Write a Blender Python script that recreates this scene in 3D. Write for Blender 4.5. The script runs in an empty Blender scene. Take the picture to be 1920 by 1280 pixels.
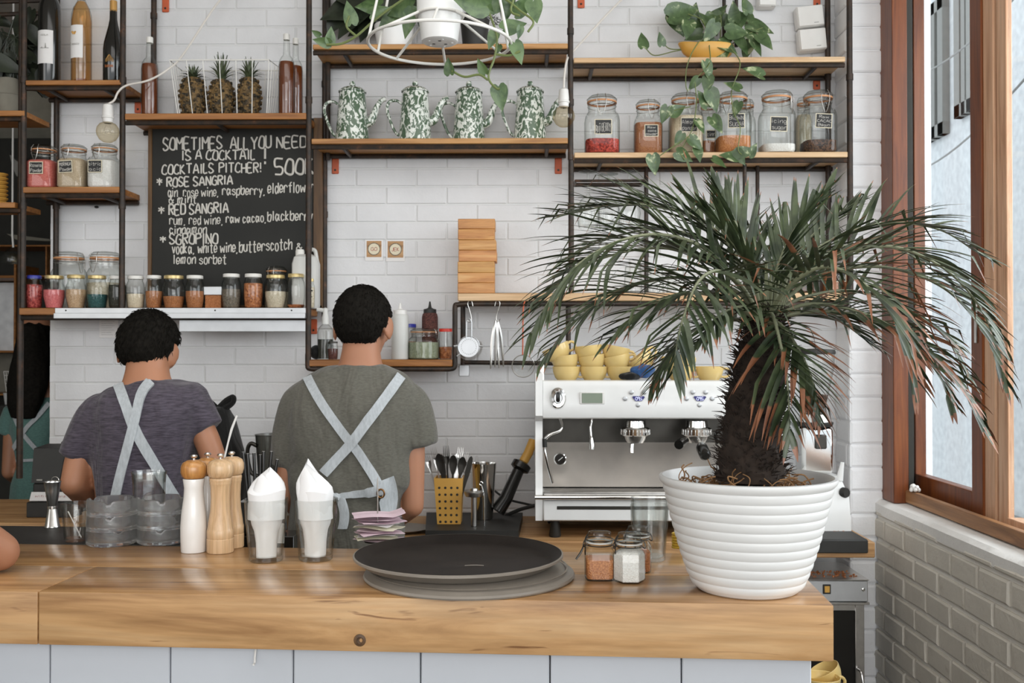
import bpy, bmesh, math, random
from mathutils import Vector, Matrix, noise
from mathutils.bvhtree import BVHTree
random.seed(7)
PI = math.pi
SC = bpy.context.scene
COL = SC.collection
# ------------------------------------------------------------------ camera
F = 1867.0
CAM = Vector((0, 0, 1.48))
cam_data = bpy.data.cameras.new('camera')
cam_data.sensor_width = 36.0
cam_data.lens = 36.0 * F / 1920.0
cam_data.clip_start = 0.05
cam_data.dof.use_dof = True
cam_data.dof.focus_distance = 2.05
cam_data.dof.aperture_fstop = 11.0
cam = bpy.data.objects.new('camera', cam_data)
COL.objects.link(cam)
cam.location = CAM
cam.rotation_euler = (math.radians(90 + 0.62), 0, math.radians(0.78))
SC.camera = cam
CR = cam.rotation_euler.to_matrix()
# ------------------------------------------------------------------ world, daylight, exposure
w = bpy.data.worlds.new('sky')
SC.world = w
w.use_nodes = True
bgn = w.node_tree.nodes['Background']
bgn.inputs[0].default_value = (0.91, 0.96, 1.0, 1)
bgn.inputs[1].default_value = 1.6
def area_light(name, loc, target, sx, sy, power, color):
    l = bpy.data.lights.new(name, 'AREA')
    l.shape = 'RECTANGLE'; l.size = sx; l.size_y = sy; l.energy = power; l.color = color
    o = bpy.data.objects.new(name, l); COL.objects.link(o)
    o.location = loc
    o.rotation_euler = (Vector(target) - Vector(loc)).to_track_quat('-Z', 'Y').to_euler()
    return o
area_light('daylight_shopfront', (1.5, -4.9, 2.6), (0.4, 3.4, 1.7), 6.0, 2.6, 208, (1.0, 0.99, 0.98))
area_light('daylight_side_window', (2.3, 2.2, 2.15), (-0.6, 2.6, 1.2), 2.6, 1.8, 72, (0.97, 0.985, 1.0))
area_light('left_fill', (-3.2, 0.2, 2.1), (1.2, 2.6, 0.8), 1.6, 1.6, 24, (1.0, 0.99, 0.98))  # added fill lamp to brighten the side brick; no opening on this side
area_light('overhead_fill', (0.1, 1.3, 3.15), (0.1, 1.5, 0.0), 3.2, 1.6, 26, (1.0, 0.99, 0.975))  # added fill lamp above the bar; the ceiling has no opening here
SC.view_settings.view_transform = 'Standard'
SC.view_settings.look = 'None'
SC.view_settings.gamma = 1.0
SC.view_settings.use_curve_mapping = False
SC.view_settings.exposure = -0.1
SC.cycles.use_denoising = True
SC.cycles.max_bounces = 12
SC.cycles.transparent_max_bounces = 32
SC.cycles.transmission_bounces = 12
SC.cycles.sample_clamp_indirect = 6.0
# ------------------------------------------------------------------ helpers: measuring
def ray(px, py):
    return CR @ Vector(((px - 960) / F, (640 - py) / F, -1.0))
def P(px, py, Y):
    d = ray(px, py); return CAM + d * (Y / d.y)
def PZ(px, py, z):
    d = ray(px, py); return CAM + d * ((z - CAM.z) / d.z)
def PX(px, py, X):
    d = ray(px, py); return CAM + d * (X / d.x)
def XX(px, Y): return P(px, 660, Y).x
def ZZ(py, Y, px=960): return P(px, py, Y).z
def MPP(Y): return Y / F
def srgb(r, g, b):
    f = lambda c: (c / 255 / 12.92) if c / 255 <= 0.04045 else ((c / 255 + 0.055) / 1.055) ** 2.4
    return (f(r), f(g), f(b), 1)
# ------------------------------------------------------------------ helpers: objects
def tag(o, label=None, cat=None, group=None, kind=None):
    if label: o['label'] = label
    if cat: o['category'] = cat
    if group: o['group'] = group
    if kind: o['kind'] = kind
    return o
def thing(name, label, cat, loc, group=None):
    o = bpy.data.objects.new(name, None); COL.objects.link(o)
    o.empty_display_size = 0.05
    o.location = loc
    return tag(o, label, cat, group)
def worldloc(o):
    v = Vector((0, 0, 0))
    while o is not None:
        v = v + Vector(o.location); o = o.parent
    return v
def dup(root, loc, label=None, group=None):
    r = root.copy(); COL.objects.link(r); r.location = loc
    if label: r['label'] = label
    if group: r['group'] = group
    for ch in list(root.children):
        c = ch.copy(); COL.objects.link(c); c.parent = r
        for g in ch.children:
            d = g.copy(); COL.objects.link(d); d.parent = c
    return r
def spow(v, e): return math.copysign(abs(v) ** e, v)
def catmull(pts, n=6, closed=False):
    pts = [Vector(p) for p in pts]
    if len(pts) < 3: return pts
    out = []
    N = len(pts)
    rng = N if closed else N - 1
    for i in range(rng):
        if closed:
            p0, p1, p2, p3 = pts[(i - 1) % N], pts[i], pts[(i + 1) % N], pts[(i + 2) % N]
        else:
            p1, p2 = pts[i], pts[i + 1]
            p0 = pts[i - 1] if i > 0 else p1 + (p1 - p2)
            p3 = pts[i + 2] if i + 2 < N else p2 + (p2 - p1)
        for k in range(n):
            t = k / n
            out.append(0.5 * ((2 * p1) + (-p0 + p2) * t + (2 * p0 - 5 * p1 + 4 * p2 - p3) * t * t + (-p0 + 3 * p1 - 3 * p2 + p3) * t ** 3))
    if not closed: out.append(pts[-1])
    return out
class MB:
    def __init__(s, M=None):
        s.v = []; s.f = []; s.mi = []; s.m = 0; s.M = M; s.attr = []
    def add(s, vs, fs):
        b = len(s.v)
        if s.M is not None: vs = [s.M @ Vector(v) for v in vs]
        s.v += [tuple(v) for v in vs]
        s.f += [tuple(b + i for i in f) for f in fs]
        s.mi += [s.m] * len(fs)
        return s
    def box(s, c, d, bev=0.0, rot=None, seg=1):
        bm = bmesh.new()
        bmesh.ops.create_cube(bm, size=1.0)
        for v in bm.verts: v.co = Vector((v.co.x * d[0], v.co.y * d[1], v.co.z * d[2]))
        if bev > 0:
            bmesh.ops.bevel(bm, geom=list(bm.edges), offset=min(bev, 0.49 * min(d)), segments=seg, affect='EDGES', profile=0.5)
        R = rot.to_3x3() if rot is not None else Matrix.Identity(3)
        vs = [R @ v.co + Vector(c) for v in bm.verts]
        bm.verts.index_update()
        fs = [[v.index for v in f.verts] for f in bm.faces]
        bm.free()
        return s.add(vs, fs)
    def tube(s, pts, r, n=8, closed=False, cap=True):
        pts = [Vector(p) for p in pts]
        N = len(pts)
        if N < 2: return s
        rad = r if isinstance(r, (list, tuple)) else [r] * N
        if len(rad) != N:
            rr = rad; rad = []
            for i in range(N):
                t = i / (N - 1) * (len(rr) - 1); k = min(int(t), len(rr) - 2)
                rad.append(rr[k] + (rr[k + 1] - rr[k]) * (t - k))
        vs = []; fs = []
        t0 = (pts[1] - pts[0]).normalized()
        ref = Vector((0, 0, 1)) if abs(t0.z) < 0.9 else Vector((1, 0, 0))
        u = t0.cross(ref).normalized()
        for i in range(N):
            if closed: t = pts[(i + 1) % N] - pts[i - 1]
            else: t = pts[min(i + 1, N - 1)] - pts[max(i - 1, 0)]
            if t.length < 1e-9: t = t0
            t = t.normalized()
            u = u - t * u.dot(t)
            if u.length < 1e-6: u = t.cross(Vector((0.3, 0.5, 0.8)))
            u.normalize(); v = t.cross(u)
            for k in range(n):
                a = 2 * PI * k / n
                vs.append(pts[i] + (u * math.cos(a) + v * math.sin(a)) * rad[i])
        M = N if closed else N - 1
        for i in range(M):
            for k in range(n):
                a = i * n + k; b = i * n + (k + 1) % n
                j = ((i + 1) % N) * n
                fs.append((a, b, j + (k + 1) % n, j + k))
        if cap and not closed:
            fs.append(tuple(reversed(range(n)))); fs.append(tuple(range((N - 1) * n, N * n)))
        return s.add(vs, fs)
    def lathe(s, prof, n=28, c=(0, 0, 0), sq=None, axis=None, sy=1.0):
        # profile of (radius, height); sq = superellipse exponent for square jars
        vs = []; fs = []
        c = Vector(c)
        R = axis.normalized().to_track_quat('Z', 'Y').to_matrix() if axis is not None else None
        rows = []
        for (r, z) in prof:
            if r < 1e-6:
                p = Vector((0, 0, z)); rows.append([len(vs)]); vs.append(c + (R @ p if R else p))
            else:
                row = []
                for k in range(n):
                    a = 2 * PI * k / n + (PI / n if sq else 0)
                    q = r
                    if sq: q = r * (abs(math.cos(a)) ** sq + abs(math.sin(a)) ** sq) ** (-1.0 / sq)
                    p = Vector((q * math.cos(a), q * math.sin(a) * sy, z)); row.append(len(vs)); vs.append(c + (R @ p if R else p))
                rows.append(row)
        for A, B in zip(rows, rows[1:]):
            if len(A) == 1 and len(B) == 1: continue
            for k in range(n):
                k2 = (k + 1) % n
                if len(A) == 1: fs.append((A[0], B[k2], B[k]))
                elif len(B) == 1: fs.append((A[k], A[k2], B[0]))
                else: fs.append((A[k], A[k2], B[k2], B[k]))
        return s.add(vs, fs)
    def ball(s, c, r, n=16, m=10, rot=None):
        if not isinstance(r, (tuple, list)): r = (r, r, r)
        vs = []; fs = []; c = Vector(c)
        rows = []
        for i in range(m + 1):
            th = PI * i / m
            if i in (0, m): rows.append([len(vs)]); vs.append(Vector((0, 0, r[2] * math.cos(th))))
            else:
                row = []
                for k in range(n):
                    a = 2 * PI * k / n
                    row.append(len(vs)); vs.append(Vector((r[0] * math.sin(th) * math.cos(a), r[1] * math.sin(th) * math.sin(a), r[2] * math.cos(th))))
                rows.append(row)
        for A, B in zip(rows, rows[1:]):
            for k in range(n):
                k2 = (k + 1) % n
                if len(A) == 1: fs.append((A[0], B[k], B[k2]))
                elif len(B) == 1: fs.append((A[k2], A[k], B[0]))
                else: fs.append((A[k], B[k], B[k2], A[k2]))
        if rot is not None: vs = [rot @ v for v in vs]
        return s.add([v + c for v in vs], fs)
    def prism(s, poly, z0, z1):
        n = len(poly)
        vs = [(p[0], p[1], z0) for p in poly] + [(p[0], p[1], z1) for p in poly]
        fs = [tuple(reversed(range(n))), tuple(range(n, 2 * n))]
        for i in range(n): fs.append((i, (i + 1) % n, n + (i + 1) % n, n + i))
        return s.add(vs, fs)
    def loft(s, rings, cap=True):
        n = len(rings[0]); vs = [p for r in rings for p in r]; fs = []
        for i in range(len(rings) - 1):
            for k in range(n):
                fs.append((i * n + k, i * n + (k + 1) % n, (i + 1) * n + (k + 1) % n, (i + 1) * n + k))
        if cap:
            fs.append(tuple(reversed(range(n)))); fs.append(tuple(range((len(rings) - 1) * n, len(rings) * n)))
        return s.add(vs, fs)
    def grid(s, rows, thick=None):
        # rows of equal-length point lists; thick gives it a back face offset along thick(vector)
        n = len(rows[0]); m = len(rows)
        vs = [p for r in rows for p in r]
        fs = [(i * n + k, i * n + k + 1, (i + 1) * n + k + 1, (i + 1) * n + k) for i in range(m - 1) for k in range(n - 1)]
        if thick is not None:
            b = len(vs); t = Vector(thick)
            vs = vs + [Vector(p) + t for p in vs]
            fs += [tuple(reversed([b + i for i in f])) for f in list(fs)]
            edge = [k for k in range(n)] + [i * n + n - 1 for i in range(1, m)] + [(m - 1) * n + k for k in range(n - 2, -1, -1)] + [i * n for i in range(m - 2, 0, -1)]
            for a, c in zip(edge, edge[1:] + edge[:1]): fs.append((c, a, b + a, b + c))
        return s.add(vs, fs)
    def mesh(s, name, off=Vector((0, 0, 0)), smooth=True, angle=38):
        me = bpy.data.meshes.new(name)
        me.from_pydata([(v[0] - off[0], v[1] - off[1], v[2] - off[2]) for v in s.v], [], s.f)
        me.polygons.foreach_set('material_index', s.mi)
        if smooth:
            me.polygons.foreach_set('use_smooth', [True] * len(s.f))
            me.set_sharp_from_angle(angle=math.radians(angle))
        me.update()
        return me
    def build(s, name, mat, parent=None, smooth=True, angle=38, loc=None):
        # coordinates are world coordinates (or local ones when loc is given)
        off = Vector(loc) if loc is not None else Vector((0, 0, 0))
        if parent is not None: off = worldloc(parent)
        me = s.mesh(name, off, smooth, angle)
        for m in (mat if isinstance(mat, (list, tuple)) else [mat]): me.materials.append(m)
        o = bpy.data.objects.new(name, me); COL.objects.link(o)
        if parent is not None: o.parent = parent
        else: o.location = off
        return o
def solid(mb, name, mat, parent, voxel, it=6, fac=0.5):
    # one continuous surface out of overlapping closed pieces
    o = mb.build(name, mat, parent)
    r = o.modifiers.new('r', 'REMESH'); r.mode = 'VOXEL'; r.voxel_size = voxel; r.use_smooth_shade = True
    q = o.modifiers.new('s', 'SMOOTH'); q.iterations = it; q.factor = fac
    bpy.context.view_layer.update()
    dg = bpy.context.evaluated_depsgraph_get()
    me = bpy.data.meshes.new_from_object(o.evaluated_get(dg))
    o.modifiers.clear()
    old = o.data; o.data = me; me.name = name
    bpy.data.meshes.remove(old)
    if not me.materials: me.materials.append(mat)
    me.polygons.foreach_set('use_smooth', [True] * len(me.polygons))
    return o
# ------------------------------------------------------------------ stroke lettering
GL = {}
def _g(ch, w, st): GL[ch] = (w, [[(int(q[i]), int(q[i + 1])) for i in range(0, len(q), 2)] for q in st.split()])
for row in """A 6 023862 1454|B 5 0208 08485605 05554332 3202|C 5 5738170503224253|D 5 0208 0838575332 3202|E 5 58080252 0545|F 5 580802 0545|G 5 573817050322425355 5535|H 5 0208 5258 0555|I 2 1218|J 4 4843321203|K 5 0208 4805 0552|L 4 080242|M 6 0208 083568 6862|N 5 0208 0852 5258|O 5 2817050322 2242535738 3828|P 5 0208 08485605|R 5 0208 08485605 2552|S 5 57381806254453321203|T 6 3832 0868|U 5 08032232 325358|V 6 083268|W 8 0812 1236 3662 6288|X 6 0862 0268|Y 6 0835 6835 3532|Z 6 08680262
a 5 35261604122234 464352|b 4 0802 05264644321203|c 4 45261604122243|d 4 45261604122244 4842|e 4 04443616041243|f 4 482722 0646|g 4 45261604122244 46413010|h 4 0802 04264642|i 2 1612 1718|j 2 262110 2728|k 4 0802 3604 0432|l 2 1812|m 6 0602 04162622 24365642|n 4 0602 04264642|o 4 2616041232443626|p 4 0600 05264644321203|r 4 0602 04163645|s 4 45260534432203|t 4 282242 0646|u 4 0603123244 4642|v 4 0622 2246|w 6 0612 1235 3552 5266|x 4 0642 0246|y 4 0623 4610|z 4 06460242
, 2 1201|. 2 1213|! 2 1814 1213|& 5 5217283704123255|* 4 2823 0745 0547|0 5 2817050322 2242535738 3828|5 5 58080535544202|9 4 4516071838474541""".replace('\n', '|').split('|'):
    p = row.split(' ', 2); _g(p[0], int(p[1]), p[2])
def text_len(t): return sum((GL[c][0] + 1.7) if c in GL else 3.2 for c in t) - 1.7
def write(mb, t, o, u, v, width, cap, r, n=5, wob=0.0, seg=3):
    # single-stroke lettering from point o along u, cap height cap, squeezed to the given width
    o, u, v = Vector(o), Vector(u).normalized(), Vector(v).normalized()
    sx = width / max(text_len(t), 1); sy = cap / 6.0; x = 0.0
    for c in t:
        if c not in GL: x += 3.2; continue
        gw, st = GL[c]
        dy = random.uniform(-wob, wob)
        for q in st:
            pts = [o + u * ((x + a) * sx) + v * ((b - 2 + dy) * sy) for a, b in q]
            if len(pts) == 2 and c in '.i!j' : pts = [pts[0], pts[1]]
            mb.tube(catmull(pts, seg) if len(pts) > 2 else pts, r, n)
        x += gw + 1.7
    return mb
# ------------------------------------------------------------------ materials
def newmat(name):
    m = bpy.data.materials.new(name); m.use_nodes = True
    return m, m.node_tree.nodes, m.node_tree.links, m.node_tree.nodes['Principled BSDF']
def ramp(n, pts):
    r = n.new('ShaderNodeValToRGB'); e = r.color_ramp.elements
    while len(e) < len(pts): e.new(0.5)
    for i, (p, c) in enumerate(pts): e[i].position = p; e[i].color = c
    return r
def coords(n, l, scale=(1, 1, 1), rot=(0, 0, 0), kind='Object'):
    t = n.new('ShaderNodeTexCoord'); m = n.new('ShaderNodeMapping')
    m.inputs['Scale'].default_value = scale; m.inputs['Rotation'].default_value = rot
    l.new(t.outputs[kind], m.inputs['Vector']); return m
def noisetex(n, l, vec, scale, detail=4, rough=0.5, dist=0.0):
    t = n.new('ShaderNodeTexNoise'); t.inputs['Scale'].default_value = scale; t.inputs['Detail'].default_value = detail
    t.inputs['Roughness'].default_value = rough; t.inputs['Distortion'].default_value = dist
    if vec is not None: l.new(vec.outputs[0], t.inputs['Vector'])
    return t
def bump(n, l, src, b, strength, dist=0.002):
    u = n.new('ShaderNodeBump'); u.inputs['Strength'].default_value = strength; u.inputs['Distance'].default_value = dist
    l.new(src, u.inputs['Height']); l.new(u.outputs[0], b.inputs['Normal'])
def mix(n, l, fac, a, b, mode='MIX'):
    x = n.new('ShaderNodeMix'); x.data_type = 'RGBA'; x.blend_type = mode
    for s, val in ((0, fac), (6, a), (7, b)):
        if hasattr(val, 'is_linked'): l.new(val, x.inputs[s])
        else: x.inputs[s].default_value = val
    return x.outputs[2]
def plain(name, c, rough=0.5, metal=0.0, var=0.12, vscale=18.0, bmp=0.0, bscale=60.0, spec=0.5, coat=0.0, sheen=0.0, sss=0.0):
    m, n, l, b = newmat(name)
    co = coords(n, l)
    t = noisetex(n, l, co, vscale, 4)
    d = tuple(x * (1 - var) for x in c[:3]) + (1,); h = tuple(min(1, x * (1 + var)) for x in c[:3]) + (1,)
    r = ramp(n, [(0.3, d), (0.7, h)]); l.new(t.outputs[0], r.inputs[0]); l.new(r.outputs[0], b.inputs['Base Color'])
    b.inputs['Roughness'].default_value = rough; b.inputs['Metallic'].default_value = metal
    b.inputs['Specular IOR Level'].default_value = spec; b.inputs['Coat Weight'].default_value = coat
    b.inputs['Coat Roughness'].default_value = 0.1; b.inputs['Sheen Weight'].default_value = sheen
    if sss: b.inputs['Subsurface Weight'].default_value = sss; b.inputs['Subsurface Radius'].default_value = (0.012, 0.005, 0.003)
    if bmp: bump(n, l, noisetex(n, l, co, bscale, 5).outputs[0], b, bmp)
    return m
def wood(name, dark, mid, light, axis=0, rough=0.45, freq=1.0, cracks=0.0, coat=0.0, bmp=0.15, shift=0.0):
    m, n, l, b = newmat(name)
    sc = [16.0 * freq] * 3; sc[axis] = 1.3 * freq
    co = coords(n, l, sc); co.inputs['Location'].default_value = (shift, shift * 1.7, shift * 0.6)
    t = noisetex(n, l, co, 1.6, 7, 0.62, 1.1)
    r = ramp(n, [(0.28, dark), (0.5, mid), (0.72, light)]); l.new(t.outputs[0], r.inputs[0])
    sf = [140.0 * freq] * 3; sf[axis] = 5.0 * freq
    t2 = noisetex(n, l, coords(n, l, sf), 1.0, 3)
    r2 = ramp(n, [(0.3, (0.72, 0.70, 0.66, 1)), (0.62, (1, 1, 1, 1))]); l.new(t2.outputs[0], r2.inputs[0])
    c = mix(n, l, 0.75, r.outputs[0], r2.outputs[0], 'MULTIPLY')
    if cracks:
        sk = [34.0] * 3; sk[axis] = 3.2
        t3 = noisetex(n, l, coords(n, l, sk), 1.0, 3, 0.55, 1.8)
        r3 = ramp(n, [(0.66, (1, 1, 1, 1)), (0.74, (0.33, 0.22, 0.13, 1))]); l.new(t3.outputs[0], r3.inputs[0])
        c = mix(n, l, cracks, c, r3.outputs[0], 'MULTIPLY')
    l.new(c, b.inputs['Base Color']); b.inputs['Roughness'].default_value = rough
    b.inputs['Coat Weight'].default_value = coat; b.inputs['Coat Roughness'].default_value = 0.22
    bump(n, l, t2.outputs[0], b, bmp, 0.001)
    return m
def thin_glass(name, tint=(0.96, 0.97, 0.96, 1), edge=(0.5, 0.52, 0.5, 1), gloss=1.0, rough=0.04):
    m, n, l, b = newmat(name); n.remove(b)
    tr = n.new('ShaderNodeBsdfTransparent'); gl = n.new('ShaderNodeBsdfGlossy'); gl.inputs['Roughness'].default_value = rough
    lw = n.new('ShaderNodeLayerWeight'); lw.inputs['Blend'].default_value = 0.35
    r = ramp(n, [(0.25, tint), (0.95, edge)]); l.new(lw.outputs['Facing'], r.inputs[0]); l.new(r.outputs[0], tr.inputs[0])
    pw = n.new('ShaderNodeMath'); pw.operation = 'POWER'; pw.inputs[1].default_value = 3.0; l.new(lw.outputs['Facing'], pw.inputs[0])
    ma = n.new('ShaderNodeMath'); ma.operation = 'MULTIPLY_ADD'; ma.inputs[1].default_value = 0.32 * gloss; ma.inputs[2].default_value = 0.045 * gloss; l.new(pw.outputs[0], ma.inputs[0])
    mx = n.new('ShaderNodeMixShader'); l.new(ma.outputs[0], mx.inputs[0]); l.new(tr.outputs[0], mx.inputs[1]); l.new(gl.outputs[0], mx.inputs[2])
    l.new(mx.outputs[0], n['Material Output'].inputs[0])
    return m
def clear_glass(name, c=(1, 1, 1, 1), rough=0.0, ior=1.45):
    m, n, l, b = newmat(name)
    b.inputs['Base Color'].default_value = c; b.inputs['Transmission Weight'].default_value = 1.0
    b.inputs['Roughness'].default_value = rough; b.inputs['IOR'].default_value = ior
    return m
def grains(name, c1, c2, scale=260.0, rough=0.8, bmp=0.5):
    m, n, l, b = newmat(name); co = coords(n, l)
    v = n.new('ShaderNodeTexVoronoi'); v.inputs['Scale'].default_value = scale; l.new(co.outputs[0], v.inputs['Vector'])
    s = n.new('ShaderNodeSeparateColor'); l.new(v.outputs['Color'], s.inputs[0])
    r = ramp(n, [(0.1, c1), (0.9, c2)]); l.new(s.outputs[0], r.inputs[0]); l.new(r.outputs[0], b.inputs['Base Color'])
    b.inputs['Roughness'].default_value = rough; bump(n, l, v.outputs['Distance'], b, bmp, 0.003)
    return m
def enamel(name, seed):
    m, n, l, b = newmat(name)
    co = coords(n, l, (1, 1, 0.62)); co.inputs['Location'].default_value = (seed, seed * 2.3, seed * 0.7)
    t = noisetex(n, l, co, 62.0, 2.5, 0.5, 1.6)
    r = ramp(n, [(0.49, srgb(82, 104, 82)), (0.53, srgb(226, 230, 222))]); l.new(t.outputs[0], r.inputs[0])
    l.new(r.outputs[0], b.inputs['Base Color']); b.inputs['Roughness'].default_value = 0.22
    b.inputs['Coat Weight'].default_value = 0.4
    return m
def painted_brick(name, c, dirt, bmp, vs=5.0, dirtpos=(0.66, 0.8)):
    m, n, l, b = newmat(name); co = coords(n, l)
    t = noisetex(n, l, co, vs, 6, 0.6)
    lo = tuple(x * 0.90 for x in c[:3]) + (1,)
    r = ramp(n, [(0.32, lo), (0.68, c)]); l.new(t.outputs[0], r.inputs[0])
    t3 = noisetex(n, l, co, 14.0, 6, 0.7, 0.5)
    r3 = ramp(n, [(dirtpos[0], (1, 1, 1, 1)), (dirtpos[1], dirt)]); l.new(t3.outputs[0], r3.inputs[0])
    l.new(mix(n, l, 0.8, r.outputs[0], r3.outputs[0], 'MULTIPLY'), b.inputs['Base Color'])
    b.inputs['Roughness'].default_value = 0.55
    t2 = noisetex(n, l, co, 38.0, 6, 0.65); bump(n, l, t2.outputs[0], b, bmp, 0.004)
    return m
def cloth(name, c, streak=0.25, scale=(120, 120, 420), fold=0.5, sheen=0.2):
    m, n, l, b = newmat(name)
    t = noisetex(n, l, coords(n, l, scale), 1.0, 3, 0.6)
    d = tuple(x * (1 - streak) for x in c[:3]) + (1,); h = tuple(min(1, x * (1 + streak)) for x in c[:3]) + (1,)
    r = ramp(n, [(0.3, d), (0.7, h)]); l.new(t.outputs[0], r.inputs[0]); l.new(r.outputs[0], b.inputs['Base Color'])
    b.inputs['Roughness'].default_value = 0.9; b.inputs['Sheen Weight'].default_value = sheen; b.inputs['Specular IOR Level'].default_value = 0.15
    f = noisetex(n, l, coords(n, l, (9, 9, 3.2)), 1.0, 3, 0.5, 0.8); bump(n, l, f.outputs[0], b, fold, 0.03)
    return m
M = {}
M['wall'] = painted_brick('white painted brick', srgb(224, 224, 225), srgb(218, 213, 206), 0.35, dirtpos=(0.68, 0.9))
M['mortar'] = painted_brick('white painted mortar', srgb(220, 220, 219), srgb(200, 193, 186), 0.4, dirtpos=(0.62, 0.9))
M['pierlit'] = painted_brick('brightened white pier paint', srgb(246, 246, 247), srgb(228, 224, 218), 0.5)  # wall white made brighter to stand in for light on the pier
M['brick2'] = painted_brick('worn white side brick', srgb(216, 210, 198), srgb(164, 146, 124), 0.9, 7.0, (0.62, 0.82))
M['mortar2'] = painted_brick('worn white side mortar', srgb(236, 232, 225), srgb(180, 162, 142), 0.9, 7.0, (0.6, 0.85))
M['sillpaint'] = painted_brick('white sill paint', srgb(238, 236, 232), srgb(205, 198, 188), 0.7)
M['plaster'] = plain('white plaster', srgb(240, 242, 244), 0.8, bmp=0.1)
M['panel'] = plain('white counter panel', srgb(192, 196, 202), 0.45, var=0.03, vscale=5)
M['ceil'] = plain('ceiling paint', srgb(215, 208, 198), 0.9)
M['floor'] = plain('concrete floor', srgb(120, 112, 104), 0.6, bmp=0.1)
M['black'] = plain('black matte', srgb(34, 33, 30), 0.55, var=0.2)
M['blackgloss'] = plain('black gloss', srgb(28, 27, 25), 0.18, var=0.1)
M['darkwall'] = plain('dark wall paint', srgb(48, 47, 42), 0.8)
M['greywall'] = plain('grey wall paint', srgb(128, 124, 112), 0.8)
M['steelpipe'] = None
def rusty(name):
    m, n, l, b = newmat(name); co = coords(n, l, (1, 1, 1))
    t = noisetex(n, l, co, 26.0, 6, 0.7)
    r = ramp(n, [(0.40, srgb(38, 33, 28)), (0.6, srgb(62, 46, 35)), (0.78, srgb(118, 76, 50))]); l.new(t.outputs[0], r.inputs[0])
    l.new(r.outputs[0], b.inputs['Base Color']); b.inputs['Metallic'].default_value = 0.25; b.inputs['Roughness'].default_value = 0.5
    bump(n, l, t.outputs[0], b, 0.2, 0.001); return m
M['pipe'] = rusty('rusted dark steel')
M['shelfwood'] = wood('pale shelf wood', srgb(178, 134, 90), srgb(214, 178, 136), srgb(228, 198, 160), 0, 0.5)
M['shelfwood1'] = wood('honey shelf wood', srgb(148, 96, 48), srgb(190, 140, 84), srgb(208, 162, 108), 0, 0.5, shift=2.0)
M['shelfwood2'] = wood('brown shelf wood', srgb(116, 68, 28), srgb(162, 106, 52), srgb(184, 130, 74), 0, 0.5)
M['bartop'] = wood('bar wood', srgb(132, 92, 54), srgb(184, 140, 92), srgb(206, 164, 116), 0, 0.3, 0.8, 0.8, 0.45, 0.12)
M['barfront'] = wood('bar front wood', srgb(150, 108, 66), srgb(192, 150, 102), srgb(208, 172, 128), 0, 0.45, 0.6, 0.85, 0.05, 0.2)
M['counterwood'] = wood('work counter wood', srgb(140, 98, 58), srgb(188, 144, 96), srgb(210, 172, 126), 0, 0.5, 1.0, 0.5)
M['block'] = wood('block wood', srgb(170, 108, 52), srgb(206, 148, 88), srgb(220, 172, 114), 0, 0.45, 1.5)
M['frame'] = wood('orange brown window wood', srgb(82, 38, 13), srgb(118, 60, 22), srgb(138, 78, 34), 2, 0.4, 1.0)
M['framepale'] = wood('sunlit pale window wood', srgb(184, 134, 100), srgb(214, 168, 134), srgb(226, 188, 156), 2, 0.5, 1.0)  # pale tone carries the sunlight on the stile face
M['rail'] = wood('window rail wood', srgb(112, 74, 44), srgb(158, 112, 72), srgb(186, 140, 98), 1, 0.5, 1.0)
M['beech'] = wood('beech wood', srgb(190, 150, 108), srgb(214, 178, 136), srgb(226, 194, 156), 2, 0.35, 1.4, bmp=0.03, coat=0.2)
M['caramel'] = wood('caramel wood', srgb(150, 96, 44), srgb(194, 136, 74), srgb(210, 158, 96), 2, 0.3, 1.6, bmp=0.03, coat=0.4)
M['orange'] = plain('orange primer', srgb(196, 92, 54), 0.5)
M['steel'] = plain('brushed steel', (0.62, 0.61, 0.59, 1), 0.28, 1.0, 0.08, 40)
M['chrome'] = plain('chrome', (0.78, 0.77, 0.75, 1), 0.1, 1.0, 0.04)
M['alu'] = plain('satin aluminium', (0.55, 0.56, 0.57, 1), 0.42, 0.85, 0.06)
M['wire'] = plain('steel wire', (0.5, 0.48, 0.45, 1), 0.3, 1.0)
M['copper'] = plain('brass ring', srgb(150, 110, 70), 0.3, 1.0)
M['whiteplastic'] = plain('white plastic', srgb(228, 226, 222), 0.35, var=0.03)
M['whiteenamel'] = plain('white enamel', srgb(232, 232, 230), 0.25, var=0.02, coat=0.3)
M['greyplastic'] = plain('grey plastic', srgb(150, 148, 142), 0.4, var=0.05)
M['porcelain'] = plain('white ceramic', srgb(236, 234, 230), 0.15, var=0.02, coat=0.5)
M['potwhite'] = plain('white plastic pot', srgb(228, 228, 226), 0.38, var=0.04, vscale=7)
M['satin'] = plain('satin backsplash steel', (0.72, 0.66, 0.60, 1), 0.34, 0.65, 0.10, 9)
M['yellowcup'] = plain('yellow ceramic', srgb(222, 194, 128), 0.25, var=0.03, coat=0.3)
M['mustard'] = plain('mustard plastic', srgb(208, 158, 74), 0.4, var=0.04)
M['glass'] = thin_glass('jar glass')
M['glassclear'] = thin_glass('clear thin glass', (0.97, 0.98, 0.97, 1), (0.42, 0.44, 0.42, 1))
M['pane'] = thin_glass('window pane', (0.93, 0.95, 0.96, 1), (0.86, 0.9, 0.92, 1), 0.7)
M['bulb'] = thin_glass('amber bulb glass', (0.95, 0.9, 0.78, 1), (0.74, 0.66, 0.5, 1))
M['realglass'] = clear_glass('drinking glass', (0.985, 0.99, 0.985, 1))
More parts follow.
